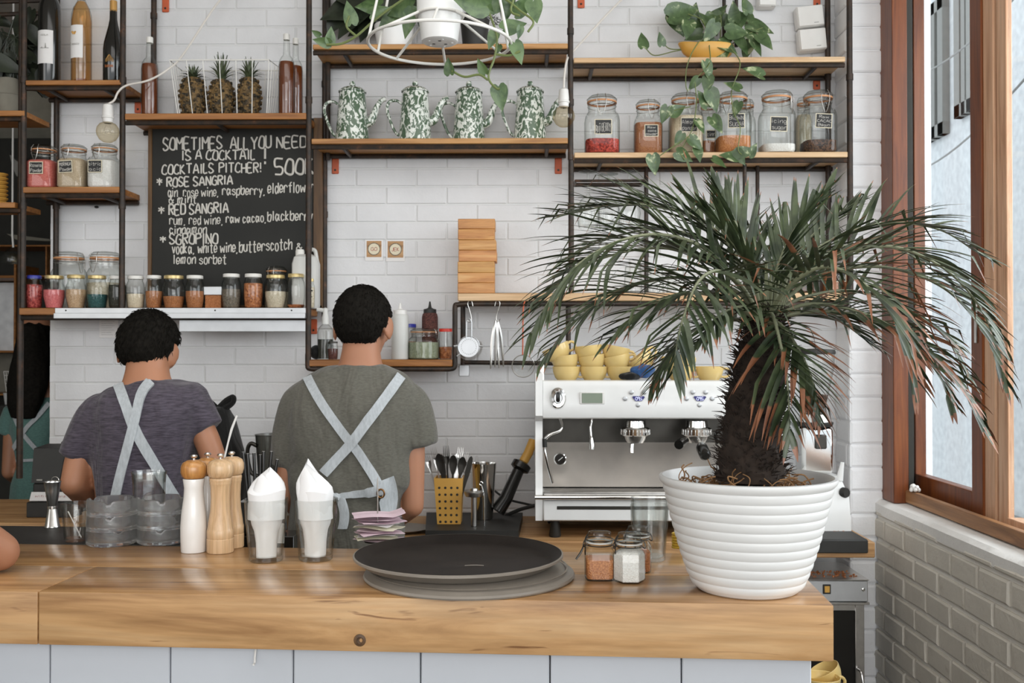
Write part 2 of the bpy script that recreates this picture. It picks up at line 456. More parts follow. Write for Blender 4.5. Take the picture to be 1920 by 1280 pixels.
def half_glass(name, f, tint, df=0.06):
    m, n, l, b = newmat(name)
    b.inputs['Base Color'].default_value = (.985, .99, .985, 1); b.inputs['Transmission Weight'].default_value = 1.0; b.inputs['Roughness'].default_value = 0.0; b.inputs['IOR'].default_value = 1.45
    tr = n.new('ShaderNodeBsdfTransparent'); tr.inputs[0].default_value = tint
    mx = n.new('ShaderNodeMixShader'); mx.inputs[0].default_value = f; l.new(b.outputs[0], mx.inputs[1]); l.new(tr.outputs[0], mx.inputs[2]); dd = n.new('ShaderNodeBsdfDiffuse'); m2 = n.new('ShaderNodeMixShader'); m2.inputs[0].default_value = df; l.new(mx.outputs[0], m2.inputs[1]); l.new(dd.outputs[0], m2.inputs[2]); l.new(m2.outputs[0], n['Material Output'].inputs[0])
    return m
M['ashglass'] = half_glass('pressed glass', 0.15, (0.98, 0.985, 0.98, 1), 0.05)
M['tumbglass'] = thin_glass('tumbler glass', (0.975, 0.98, 0.975, 1), (0.66, 0.68, 0.66, 1), 1.6)
M['frosted'] = plain('translucent plastic', srgb(206, 206, 202), 0.4, var=0.03)
M['amber'] = thin_glass('amber liquid bottle', (0.62, 0.24, 0.06, 1), (0.22, 0.07, 0.02, 1))
M['rose'] = thin_glass('rose wine bottle', (0.86, 0.52, 0.22, 1), (0.5, 0.24, 0.08, 1))
M['darkglass'] = plain('dark bottle glass', srgb(24, 24, 22), 0.12, var=0.1, coat=0.5)
M['gold'] = plain('gold print', srgb(196, 150, 84), 0.4, 0.4)
M['goldlid'] = plain('gold lid', srgb(206, 184, 130), 0.35, 0.5)
M['whitelid'] = plain('white lid', srgb(226, 224, 218), 0.4, var=0.03)
M['bluelid'] = plain('blue lid', srgb(52, 58, 150), 0.35)
M['redlid'] = plain('red lid', srgb(206, 52, 34), 0.35)
M['paper'] = plain('white paper', srgb(232, 230, 228), 0.8, var=0.03)
M['napkin'] = plain('white napkin', srgb(240, 240, 240), 0.85, var=0.02, bmp=0.15, bscale=30)
M['pinkpaper'] = plain('pink receipt paper', srgb(222, 198, 208), 0.8, var=0.05)
M['yellowpaper'] = plain('cream receipt paper', srgb(222, 218, 196), 0.8, var=0.05)
M['cream'] = plain('cream paint', srgb(222, 212, 186), 0.6, var=0.04)
M['chalkboard'] = plain('chalkboard', srgb(33, 33, 30), 0.75, var=0.25, vscale=6)
M['chalk'] = plain('chalk marker', srgb(206, 202, 194), 0.9, var=0.05)
M['boardframe'] = wood('old frame wood', srgb(58, 40, 24), srgb(96, 68, 38), srgb(124, 92, 54), 2, 0.5)
M['labelblack'] = plain('label black', srgb(38, 38, 38), 0.6)
M['rubber'] = plain('orange rubber gasket', srgb(196, 140, 96), 0.6)
M['darkmetal'] = plain('dark metal', srgb(70, 68, 64), 0.35, 0.8)
M['traytop'] = plain('dark brown tray lining', srgb(34, 29, 26), 0.5, var=0.35, vscale=12, spec=0.15)
M['trayrim'] = plain('grey brown tray rim', srgb(134, 126, 116), 0.35, var=0.06)
M['soil'] = grains('potting soil', srgb(46, 34, 26), srgb(92, 66, 44), 180)
M['root'] = plain('dry root fibre', srgb(150, 112, 74), 0.8, var=0.25, vscale=80)
M['fibre'] = plain('dark trunk fibre', srgb(46, 35, 27), 0.9, var=0.35, vscale=60, bmp=0.6)
M['cable'] = plain('white cable', srgb(218, 212, 204), 0.5, var=0.04)
M['lcd'] = plain('grey display', srgb(128, 140, 122), 0.25, var=0.04)
M['bluelcd'] = plain('blue display', srgb(34, 32, 110), 0.25, var=0.05)
M['skin'] = plain('tan skin', srgb(166, 116, 88), 0.5, var=0.06, vscale=10, sss=0.12)
M['skin2'] = plain('tan skin warm', srgb(170, 118, 88), 0.5, var=0.06, vscale=10, sss=0.12)
M['hair'] = plain('black hair', srgb(27, 25, 22), 0.8, var=0.3, vscale=90, spec=0.05)
M['greytee'] = cloth('grey cotton', srgb(97, 95, 87), 0.18, (90, 90, 300), 1.0)
M['purpletee'] = cloth('plum grey cotton', srgb(76, 70, 79), 0.45, (40, 40, 300), 1.0)
M['tealtee'] = cloth('teal cotton', srgb(92, 124, 118), 0.15, (90, 90, 200), 0.6)
M['darktrousers'] = cloth('dark trousers', srgb(38, 37, 38), 0.2)
M['denim'] = cloth('light blue denim', srgb(176, 181, 184), 0.12, (160, 160, 60), 0.25)
M['blackcloth'] = cloth('black cloth', srgb(27, 27, 26), 0.2)
M['bluecloth'] = cloth('blue cloth', srgb(54, 88, 136), 0.3)
def leafmat(name, c1, c2, rough=0.4, vein=None):
    m, n, l, b = newmat(name)
    t = noisetex(n, l, coords(n, l), 30.0, 4, 0.6, 0.8)
    pts = [(0.35, c1), (0.6, c2)] if vein is None else [(0.3, c1), (0.58, c2), (0.66, vein)]
    r = ramp(n, pts); l.new(t.outputs[0], r.inputs[0]); l.new(r.outputs[0], b.inputs['Base Color'])
    b.inputs['Roughness'].default_value = rough
    b.inputs['Subsurface Weight'].default_value = 0.0
    return m
M['pothos'] = leafmat('pothos leaf', srgb(48, 68, 38), srgb(80, 102, 62), 0.35, srgb(172, 178, 140))
M['pothos2'] = leafmat('plain pothos leaf', srgb(54, 78, 44), srgb(92, 116, 72), 0.35)
M['darkleaf'] = leafmat('dark leaf', srgb(26, 32, 22), srgb(40, 48, 32), 0.45)
M['stem'] = plain('green stem', srgb(104, 116, 66), 0.5)
def palmmat(name):
    m, n, l, b = newmat(name)
    at = n.new('ShaderNodeAttribute'); at.attribute_name = 'brown'
    t = noisetex(n, l, coords(n, l), 24.0, 3)
    g = ramp(n, [(0.35, srgb(40, 52, 34)), (0.65, srgb(80, 92, 62))]); l.new(t.outputs[0], g.inputs[0])
    r = ramp(n, [(0.0, (0, 0, 0, 1)), (0.5, (0, 0, 0, 1)), (0.6, (1, 1, 1, 1))]); l.new(at.outputs['Fac'], r.inputs[0])
    br = ramp(n, [(0.3, srgb(104, 62, 42)), (0.7, srgb(158, 106, 74))]); l.new(t.outputs[0], br.inputs[0])
    l.new(mix(n, l, r.outputs[0], g.outputs[0], br.outputs[0]), b.inputs['Base Color'])
    b.inputs['Roughness'].default_value = 0.36
    return m
M['palm'] = palmmat('palm leaflet')
M['rachis'] = plain('palm rachis', srgb(128, 132, 104), 0.5)
M['pineskin'] = grains('pineapple skin', srgb(38, 34, 24), srgb(124, 98, 58), 110, 0.7, 0.9)
M['pineleaf'] = leafmat('pineapple leaf', srgb(48, 58, 38), srgb(86, 96, 68), 0.5)
for k, c1, c2 in (('goji', (120, 30, 20), (196, 72, 56)), ('coco', (150, 92, 56), (176, 118, 78)), ('almond', (196, 176, 146), (214, 196, 168)), ('brownsugar', (172, 104, 54), (204, 138, 84)), ('sugar', (226, 222, 216), (238, 236, 232)), ('cacao', (44, 30, 22), (104, 74, 54)), ('rosepowder', (196, 92, 84), (218, 124, 112)), ('tanpowder', (184, 164, 136), (204, 184, 156)), ('redbits', (130, 34, 34), (186, 84, 76)), ('pink', (198, 92, 96), (222, 124, 122)), ('beige', (176, 142, 108), (204, 172, 138)), ('teal', (24, 66, 66), (52, 98, 96)), ('darkbits', (34, 36, 30), (60, 60, 50)), ('creampowder', (206, 190, 162), (222, 208, 184)), ('spice', (150, 92, 52), (184, 122, 76)), ('seeds', (84, 76, 66), (134, 124, 110)), ('nuts', (140, 78, 44), (196, 128, 80)), ('oat', (190, 176, 150), (214, 202, 180)), ('matcha', (128, 136, 110), (156, 162, 136)), ('darksauce', (60, 34, 30), (110, 66, 58)), ('brownraw', (156, 92, 52), (196, 130, 84))):
    M[k] = grains(k + ' contents', srgb(*c1), srgb(*c2), 170 if k in ('goji', 'cacao', 'nuts', 'redbits') else 420)
# ------------------------------------------------------------------ the setting
YW = 3.66                      # back wall face
YS = 3.46                      # front of the wall shelves
YPIER = 3.51
XW = 1.226                     # face of the low side wall
ZBAR = 1.05
ZCTR = 0.88
def struct(name, mb, mat, loc=(0, 0, 0)):
    o = mb.build(name, mat, None, not name.startswith('wall'), loc=loc); o['kind'] = 'structure'; return o
def bricks(mb, o, u, v, nrm, W, H, bl, bh, gap, dep, off=0.0, voff=0.0, jit=0.0006, bev=0.003, alt=0.5):
    o, u, v, nrm = Vector(o), Vector(u), Vector(v), Vector(nrm)
    nr = int(H / bh) + 2
    for r in range(-1, nr):
        z0 = r * bh + voff; z1 = z0 + bh - gap
        z0c, z1c = max(z0, 0), min(z1, H)
        if z1c - z0c < 0.006: continue
        x = off - bl + (alt * bl if r % 2 else 0)
        while x < W:
            a, b = max(x, 0), min(x + bl - gap, W)
            x += bl
            if b - a < 0.006: continue
            d = dep + random.uniform(-jit, jit)
            j = lambda: random.uniform(-jit, jit)
            q = [(a, z0c), (b, z0c), (b, z1c), (a, z1c)]
            base = [o + u * p[0] + v * p[1] for p in q]
            e = bev
            q2 = [(a + e + j(), z0c + e + j()), (b - e + j(), z0c + e + j()), (b - e + j(), z1c - e + j()), (a + e + j(), z1c - e + j())]
            mid = [o + u * (p[0]) + v * p[1] + nrm * (d * 0.55) for p in q]
            top = [o + u * p[0] + v * p[1] + nrm * d for p in q2]
            fs = [(8, 9, 10, 11)]
            for k in range(4):
                k2 = (k + 1) % 4
                fs += [(k, k2, 4 + k2, 4 + k), (4 + k, 4 + k2, 8 + k2, 8 + k)]
            mb.add(base + mid + top, fs)
# back wall
xl = P(93, 700, YW).x
b = MB()
b.m = 1
b.box(((xl + 1.3) / 2, YW + 0.093, 1.6), (1.3 - xl, 0.18, 3.2))
b.m = 0
r0 = ZZ(381, YW)
bricks(b, (xl, YW + 0.003, 0.6), (1, 0, 0), (0, 0, 1), (0, -1, 0), 1.3 - xl, 2.6, 0.2235, 0.0659, 0.006, 0.0034, off=(XX(725, YW) - xl) % 0.2235, voff=(r0 - 0.6) % 0.0659 - 0.0659 * (int((r0 - 0.6) / 0.0659) % 2), bev=0.0022)
struct('wall_back', b, [M['wall'], M['mortar']])
# the pier between wall and window
xp0, xp1 = XX(1594, YPIER), XX(1657, YPIER)
b = MB(); b.m = 1
b.box(((xp0 + 1.428) / 2, (YPIER + YW) / 2 + 0.004, 1.6), (1.428 - xp0, YW - YPIER - 0.002, 3.2), 0.004)
b.m = 0
bricks(b, (xp0, YPIER + 0.005, 0.0), (1, 0, 0), (0, 0, 1), (0, -1, 0), xp1 - xp0, 3.2, 0.4, 0.0815, 0.006, 0.008, off=-0.05, voff=0.02, bev=0.007, jit=0.002)
bricks(b, (xp0 + 0.002, YW, 0.0), (0, -1, 0), (0, 0, 1), (-1, 0, 0), YW - YPIER, 3.2, 0.32, 0.0815, 0.006, 0.007, off=-0.03, voff=0.02, bev=0.007, jit=0.002)
struct('wall_pier', b, [M['pierlit'], M['pierlit']])
# low side wall under the window: bricks with thick joints
ZSILL = 0.965
b = MB(); b.m = 1
b.box((XW + 0.12, 1.25, ZSILL / 2 - 0.02), (0.232, 4.5, ZSILL - 0.04))
b.m = 0
bricks(b, (XW + 0.004, YPIER + 0.02, 0.0), (0, -1, 0), (0, 0, 1), (-1, 0, 0), 4.4, ZSILL - 0.035, 0.176, 0.0765, 0.0125, 0.0085, off=0.03, voff=-0.005, jit=0.0022, bev=0.005)
struct('wall_right', b, [M['brick2'], M['mortar2']])
b = MB()
rows = []
for i in range(90):
    y = YPIER + 0.0 - i * 0.05
    wob = noise.noise(Vector((0, y * 7, 0))) * 0.005; wz = noise.noise(Vector((5, y * 6, 1))) * 0.003
    rows.append([(XW - 0.004 + wob, y, ZSILL - 0.045 + wob), (XW - 0.004 + wob, y, ZSILL - 0.012), (XW + 0.01 + wob, y, ZSILL + wz), (XW + 0.12, y, ZSILL + 0.004 + wz), (XW + 0.25, y, ZSILL + 0.006)])
b.grid(rows)
struct('trim_1', b, M['sillpaint'])
# floor, ceiling, rest of the shell
struct('floor', MB().box((0, 1.6, -0.05), (9, 11, 0.1)), M['floor'])
struct('ceiling', MB().box((-0.9, 2.4, 3.25), (5.4, 9.2, 0.1)), M['ceil'])
struct('wall_left', MB().box((-3.6, 2.2, 1.6), (0.1, 8.8, 3.2)), M['greywall'])
struct('wall_far', MB().box((-2.2, 6.4, 1.6), (2.9, 0.1, 3.2)), M['greywall'])
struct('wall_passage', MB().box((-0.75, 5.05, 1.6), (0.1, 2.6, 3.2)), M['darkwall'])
# ------------------------------------------------------------------ window in the side wall
win = bpy.data.objects.new('window_1', None); COL.objects.link(win); win.location = (1.34, 3.0, ZSILL)
win['kind'] = 'structure'
ZT = 3.2
def zb(h): return h
def wbox(mb, x0, x1, y0, y1, z0, z1, bev=0.002): mb.box(((x0 + x1) / 2, (y0 + y1) / 2, (z0 + z1) / 2), (abs(x1 - x0), abs(y1 - y0), abs(z1 - z0)), bev); return mb
# jamb beside the pier
xj0 = XX(1657, 3.49)
wbox(MB(), xj0, 1.300, 3.40, 3.52, ZSILL + 0.003, ZT).build('jamb', M['frame'], win)
wbox(MB(), 1.3004, 1.330, 3.43, 3.52, ZSILL + 0.003, ZT).build('shadow_gap', M['darkwall'], win)  # solid dark strip set in for the shade between jamb and sash
# bottom rail
wbox(MB(), 1.287, 1.312, 0.2, 3.398, ZSILL + 0.006, ZSILL + 0.048, 0.003).build('bottom_rail', M['rail'], win)
# sash 1: stile by the jamb, glass, meeting stile, bottom and its pane
XG = 1.365
def ys(px, x=XG): return PX(px, 700, x).y
y_a, y_b, y_c, y_d = ys(1701), ys(1713), ys(1831), ys(1852)
s1 = MB()
wbox(s1, XG - 0.016, XG + 0.022, y_b, 3.47, ZSILL + 0.01, ZT)
s1.build('sash_stile', M['frame'], win)
wbox(MB(), XG - 0.016, XG + 0.022, y_c, y_b, ZSILL + 0.008, ZSILL + 0.095).build('sash_bottom', M['frame'], win)
wbox(MB(), XG + 0.001, XG + 0.005, y_c, y_b, ZSILL + 0.095, ZT).build('pane', M['pane'], win)
# meeting stile: dark narrow face, sunlit edge coloured pale
st = MB()
wbox(st, XG - 0.016, XG + 0.03, y_d, y_c, ZSILL + 0.01, ZT)
st.build('meeting_stile', M['frame'], win)
XH = XG + 0.035
hb = MB(); zpl = ZZ(595, 2.94, 1842)
hb.box((XG - 0.018, (y_c + y_d) / 2, zpl), (0.004, 0.018, 0.15), 0.006); hb.build('latch_plate', M['steel'], win)
y_e, y_f, y_g = PX(1879, 700, XG + .012).y, PX(1883, 700, XG + .012).y, PX(1901, 700, XG + .012).y
wbox(MB(), XG - 0.010, XG + 0.012, y_e, y_d - 0.001, ZSILL + 0.01, ZT).build('sash_stile', M['framepale'], win)
wbox(MB(), XG + 0.004, XG + 0.010, y_f, y_e, ZSILL + 0.01, ZT).build('shadow_gap', M['frame'], win)
wbox(MB(), XG - 0.006, XG + 0.012, y_g, y_f, ZSILL + 0.01, ZT).build('sash_stile', M['framepale'], win)
wbox(MB(), XG - 0.012, XG + 0.034, 0.4, y_g, ZSILL + 0.01, ZSILL + 0.05).build('sash_bottom', M['framepale'], win)
wbox(MB(), XG + 0.001, XG + 0.005, 0.4, y_g, ZSILL + 0.05, ZT).build('pane', M['pane'], win)
# coral on the rail
def coral(loc):
    m = MB()
    for i in range(26):
        a = random.uniform(0, 2 * PI); e = random.uniform(-0.1, 1.3); rr = random.uniform(0.010, 0.017)
        d = Vector((math.cos(a) * math.cos(e) * 0.8, math.sin(a) * math.cos(e) * 1.3, math.sin(e) * 0.9)) * rr
        m.ball(Vector(loc) + d + Vector((0, 0, 0.007)), (0.007, 0.008, 0.007), 8, 6)
    return m
cp = PX(1716, 914, 1.30)
tag(coral((1.30, cp.y, ZSILL + 0.049)).build('coral', M['porcelain'], None, loc=(1.30, cp.y, ZSILL + 0.049)), 'small knobbly white piece of coral on the wooden window rail', 'coral')
# ------------------------------------------------------------------ outside the window
nb = thing('building', 'pale plastered building across the alley, seen through the window', 'building', (3.4, 5.0, -1))
wbox(MB(), 3.4, 3.6, -4, 13, -1, 7.5).build('wall', M['plaster'], nb)
def extwin(px0, px1, py0, py1, slant):
    pa, pb_ = PX(px0, py0, 3.39), PX(px1, py1, 3.39)
    z1, z0 = pa.z, pb_.z
    fr = MB(); t = 0.10
    y0, y1 = pb_.y, pa.y
    for (a, c, d, e) in ((y0, y0 + t, z0, z1), (y1 - t, y1, z0, z1), (y0, y1, z0, z0 + t), (y0, y1, z1 - t, z1), ((y0 + y1) / 2 - t / 3, (y0 + y1) / 2 + t / 3, z0, z1)): wbox(fr, 3.34, 3.399, a, c, d, e)
    f = fr.build('window_frame', M['greyplastic'], nb)
    wbox(MB(), 3.38, 3.395, y0 + t, y1 - t, z0 + t, z1 - t).build('shutter', M['alu'], f)
extwin(1742, 1779, 20, 250, 0)
extwin(1799, 1835, -40, 205, 0)
wbox(MB(), 3.3, 3.6, -4, 13, 0.1, 0.35).build('ledge', M['greyplastic'], nb)
struct('ground_outside', MB().box((4.0, 3.5, -1.05), (4.9, 17, 0.1)), M['floor'])
for i, (a, c2, lab) in enumerate(((((1700, 330), (1990, 70)), 0.02, 'thin grey power cable crossing the upper window panes'), (((1700, 150), (1990, -100)), 0.02, 'grey power cable highest across the window view'))):
    p0, p1 = PX(a[0][0], a[0][1], 3.1), PX(a[1][0], a[1][1], 2.2)
    m_ = MB(); pts = [p0.lerp(p1, t / 12) - Vector((0, 0, 0.10 * math.sin(PI * t / 12))) for t in range(13)]
    tag(m_.tube(pts, 0.006, 6).build('power_cable', M['greyplastic'], None, loc=p0), lab, 'cable')
# ------------------------------------------------------------------ wall shelves of dark pipe and boards
YB = YW - 0.012
def fbox(mb, x0, x1, y0, y1, z0, z1, bev=0.0015): mb.box(((x0 + x1) / 2, (y0 + y1) / 2, (z0 + z1) / 2), (abs(x1 - x0), abs(y1 - y0), abs(z1 - z0)), bev); return mb
PR = 0.0085
def shelf_level(root, px0, px1, pytop, wmat, thick=0.021, crosses=(0.15, 0.85), yf=YS, right_open=True):
    z = ZZ(pytop, yf, (px0 + px1) / 2)
    x0, x1 = XX(px0, yf), XX(px1, yf)
    fbox(MB(), x0, x1, yf, YB, z - thick, z, 0.002).build('board', wmat, root)
    zr = z - thick - PR - 0.0006
    MB().tube([(x0, yf + 0.012, zr), (x1, yf + 0.012, zr)], PR, 8).build('front_rail', M['pipe'], root)
    MB().tube([(x0, YB - 0.012, zr), (x1, YB - 0.012, zr)], PR, 8).build('back_rail', M['pipe'], root)
    for c in crosses:
        x = x0 + (x1 - x0) * c
        MB().tube([(x, yf + 0.012, zr), (x, YB - 0.012, zr)], PR * 0.85, 8).build('cross_bar', M['pipe'], root)
    return z
def post(root, px, y, py0, py1, r=0.010):
    x = XX(px, y)
    m = MB(); m.tube([(x, y, ZZ(py0, y, px)), (x, y, ZZ(py1, y, px))], r, 10)
    for k in (py0 + 0.33 * (py1 - py0), py0 + 0.7 * (py1 - py0)): m.tube([(x, y, ZZ(k, y, px) - 0.011), (x, y, ZZ(k, y, px) + 0.011)], r * 1.22, 10)
    m.build('post', M['pipe'], root)
def bracket(root, px, py0, py1, w=0.026):
    y = YW - 0.004
    z0, z1 = ZZ(py1, y, px), ZZ(py0, y, px); x = XX(px, y)
    o = MB().box((x, y, (z0 + z1) / 2), (w, 0.005, z1 - z0), 0.004).build('wall_tab', M['orange'], root); o['label'] = 'orange painted fixing tab'
    MB().lathe([(0, 0), (0.004, 0.0), (0.004, 0.0015), (0.0025, 0.003), (0, 0.003)], 10, (x, y - 0.0024, z0 + 0.014), axis=Vector((0, -1, 0))).build('screw', M['darkmetal'], o)
shA = thing('pipe_shelf', 'dark pipe wall shelf at the left end, carrying wine bottles and three powder jars', 'shelf', (XX(130, YS), YS, ZZ(577, YS)))
zA1 = shelf_level(shA, 45, 225, 150, M['shelfwood2'], 0.017, (0.2, 0.8))
zA2 = shelf_level(shA, 41, 222, 350, M['shelfwood2'], 0.021, (0.2, 0.8))
for px in (42, 228): post(shA, px, YS + 0.01, -60, 577)
post(shA, 104, YB - 0.012, -60, 577)
for py in (4, 28): MB().tube([P(-30, py, YB - 0.012), P(108, py - 4, YB - 0.012)], PR, 8).build('rail', M['pipe'], shA)
shG = thing('pipe_shelf', 'long low shelf of small preserving jars under the chalkboard', 'shelf', (XX(300, YS), YS, ZZ(600, YS)))
zA3 = ZZ(577, YS, 300)
fbox(MB(), XX(35, YS), XX(574, YS), YS, YB, zA3 - 0.024, zA3, 0.002).build('board', M['shelfwood2'], shG)
MB().tube([(XX(35, YS), YS + 0.02, zA3 - 0.034), (XX(574, YS), YS + 0.02, zA3 - 0.034)], PR, 8).build('front_rail', M['pipe'], shG)

# steel ledge and lamp strip under it
led = thing('light_strip', 'brushed steel strip light under the shelf of preserving jars', 'light', P(335, 600, YS - 0.012))
xa, xb = XX(103, YS - 0.01), XX(573, YS - 0.01)
fbox(MB(), xa, xb, YS - 0.012, YS - 0.0005, ZZ(592, YS, 330), ZZ(577, YS, 330) - 0.0005, 0.001).build('upper_plate', M['alu'], led)
fbox(MB(), xa - 0.002, xb, YS - 0.018, YS - 0.0005, ZZ(597, YS, 330), ZZ(587, YS, 330), 0.001).build('lower_plate', M['alu'], led)
fbox(MB(), XX(330, YS), xb, YS + 0.03, YS + 0.05, ZZ(621, YS, 330), ZZ(599, YS, 330), 0.001).build('housing', M['alu'], led)
sc = MB()
for px in (126, 405, 548): sc.ball((XX(px, YS), YS - 0.0122, ZZ(582, YS, 330)), (0.003, 0.0015, 0.003), 8, 6)
sc.build('screw', M['darkmetal'], led)
shB = thing('pipe_shelf', 'dark pipe wall shelf above the chalkboard, carrying pineapples and amber bottles', 'shelf', (XX(400, YS), YS, ZZ(690, YS)))
zB = shelf_level(shB, 232, 573, 212, M['shelfwood2'], 0.022, (0.5,))
post(shB, 578, YS + 0.01, -60, 690); post(shB, 608, YB - 0.012, -60, 600)
bracket(shB, 588, 598, 626); bracket(shB, 308, -6, 23); bracket(shB, 257, 190, 212); post(shB, 286, YB - 0.012, -60, 212)
shC = thing('pipe_shelf', 'dark pipe wall shelf carrying the row of enamel coffee pots', 'shelf', (XX(826, YS), YS, ZZ(300, YS)))
zC1 = shelf_level(shC, 585, 1065, 82, M['shelfwood1'], 0.018, (0.12, 0.92))
zC2 = shelf_level(shC, 583, 1065, 259, M['shelfwood1'], 0.019, (0.12, 0.92))
post(shC, 1070, YS + 0.01, -60, 300); post(shC, 614, YB - 0.03, -60, 300, 0.009)
bracket(shC, 628, 293, 326); bracket(shC, 1047, 293, 326)
shD = thing('pipe_shelf', 'dark pipe wall shelf on the right carrying clip top jars and a trailing plant', 'shelf', (XX(1330, YS), YS, ZZ(560, YS)))
zD1 = shelf_level(shD, 1076, 1587, 107, M['shelfwood'], 0.018, (0.07, 0.9))
zD2 = shelf_level(shD, 1077, 1591, 285, M['shelfwood'], 0.019, (0.1, 0.9))
post(shD, 1595, YS + 0.01, -60, 560); post(shD, 1554, YB - 0.03, -60, 560); post(shD, 1071, YS + 0.012, 301, 560); post(shD, 1212, YB - 0.014, 310, 548, 0.008)
for px in (1397, 1421): post(shD, px, YS + 0.04 if px < 1400 else YB - 0.03, 308, 548, 0.007)
for px in (1359, 1382): post(shD, px, YB - 0.03, -60, 88, 0.007)
for px in (1090, 1534): bracket(shD, px, -6, 15)
bracket(shD, 1533, 147, 168)
gx0, gx1 = XX(1079, YS), XX(1210, YS)
for yy in (YS + 0.02, YS + 0.09, YS + 0.12):
    MB().tube([(gx0, yy, ZZ(337, YS, 1140)), (gx1, yy, ZZ(337, YS, 1140))], 0.005, 8).build('glass_rail', M['pipe'], shD)
for px in (1080, 1209): MB().tube([(XX(px, YS), YS + 0.02, ZZ(337, YS, 1140)), (XX(px, YS), YS + 0.12, ZZ(337, YS, 1140))], 0.005, 8).build('cross_bar', M['pipe'], shD)
shE = thing('pipe_shelf', 'long dark pipe shelf behind the palm with a hanging rail of bar tools', 'shelf', (XX(1200, YS), YS, ZZ(690, YS)))
zE = ZZ(549, YS, 1100)
fbox(MB(), XX(858, YS), XX(1590, YS), YS, YB, zE - 0.028, zE, 0.003).build('board', M['shelfwood'], shE)
zr = zE - 0.028 - 0.0092
yr = YS + 0.014
MB().tube(catmull([(XX(853, yr), yr, ZZ(684, yr, 860)), (XX(853, yr), yr, ZZ(600, yr, 860)), (XX(853.5, yr), yr, ZZ(574, yr, 860)), (XX(858, yr), yr, zr - 0.003), (XX(872, yr), yr, zr)], 6) + [Vector((XX(1590, yr), yr, zr))], 0.0092, 10).build('front_rail', M['pipe'], shE)
yb2 = YB - 0.02
MB().tube([(XX(868, yb2), yb2, ZZ(684, yb2, 868)), (XX(868, yb2), yb2, zr)], 0.0092, 10).build('post', M['pipe'], shE)
MB().tube([(XX(864, yb2), yb2, ZZ(679, yb2, 868)), (XX(1040, yb2), yb2, ZZ(681, yb2, 868))], 0.0085, 10).build('lower_rail', M['pipe'], shE)
MB().tube([(XX(872, yr), yr, zr), (XX(872, yr), YB - 0.02, zr)], 0.0085, 10).build('cross_bar', M['pipe'], shE)
MB().tube([(XX(1066, yr), yr + 0.02, zr), (XX(1066, yr), yr + 0.02, ZZ(690, yr, 1066))], 0.0092, 10).build('post', M['pipe'], shE)
fbox(MB(), XX(861, YW), XX(880, YW), YW - 0.004, YW - 0.001, ZZ(705, YW, 870), ZZ(684, YW, 870)).build('wall_plate', M['alu'], shE)
shF = thing('pipe_shelf', 'low pipe shelf carrying squeeze bottles beside the barista in grey', 'shelf', (XX(715, YS), YS, ZZ(690, YS)))
zF = ZZ(674, YS, 715)
fbox(MB(), XX(577, YS), XX(848, YS), YS + 0.002, YB, zF - 0.024, zF, 0.003).build('board', M['shelfwood2'], shF)
zq = zF - 0.024 - 0.0092
MB().tube([Vector((XX(577, yr), yr, zF + 0.02)), Vector((XX(577, yr), yr, zq + 0.012))] + catmull([(XX(577.3, yr), yr, zq + 0.01), (XX(579, yr), yr, zq + 0.003), (XX(586, yr), yr, zq)], 5) + catmull([(XX(841, yr), yr, zq), (XX(850, yr), yr, zq + 0.003), (XX(853, yr), yr, zq + 0.012)], 5) + [Vector((XX(853, yr), yr, ZZ(682, yr, 853)))], 0.0092, 10).build('front_rail', M['pipe'], shF)
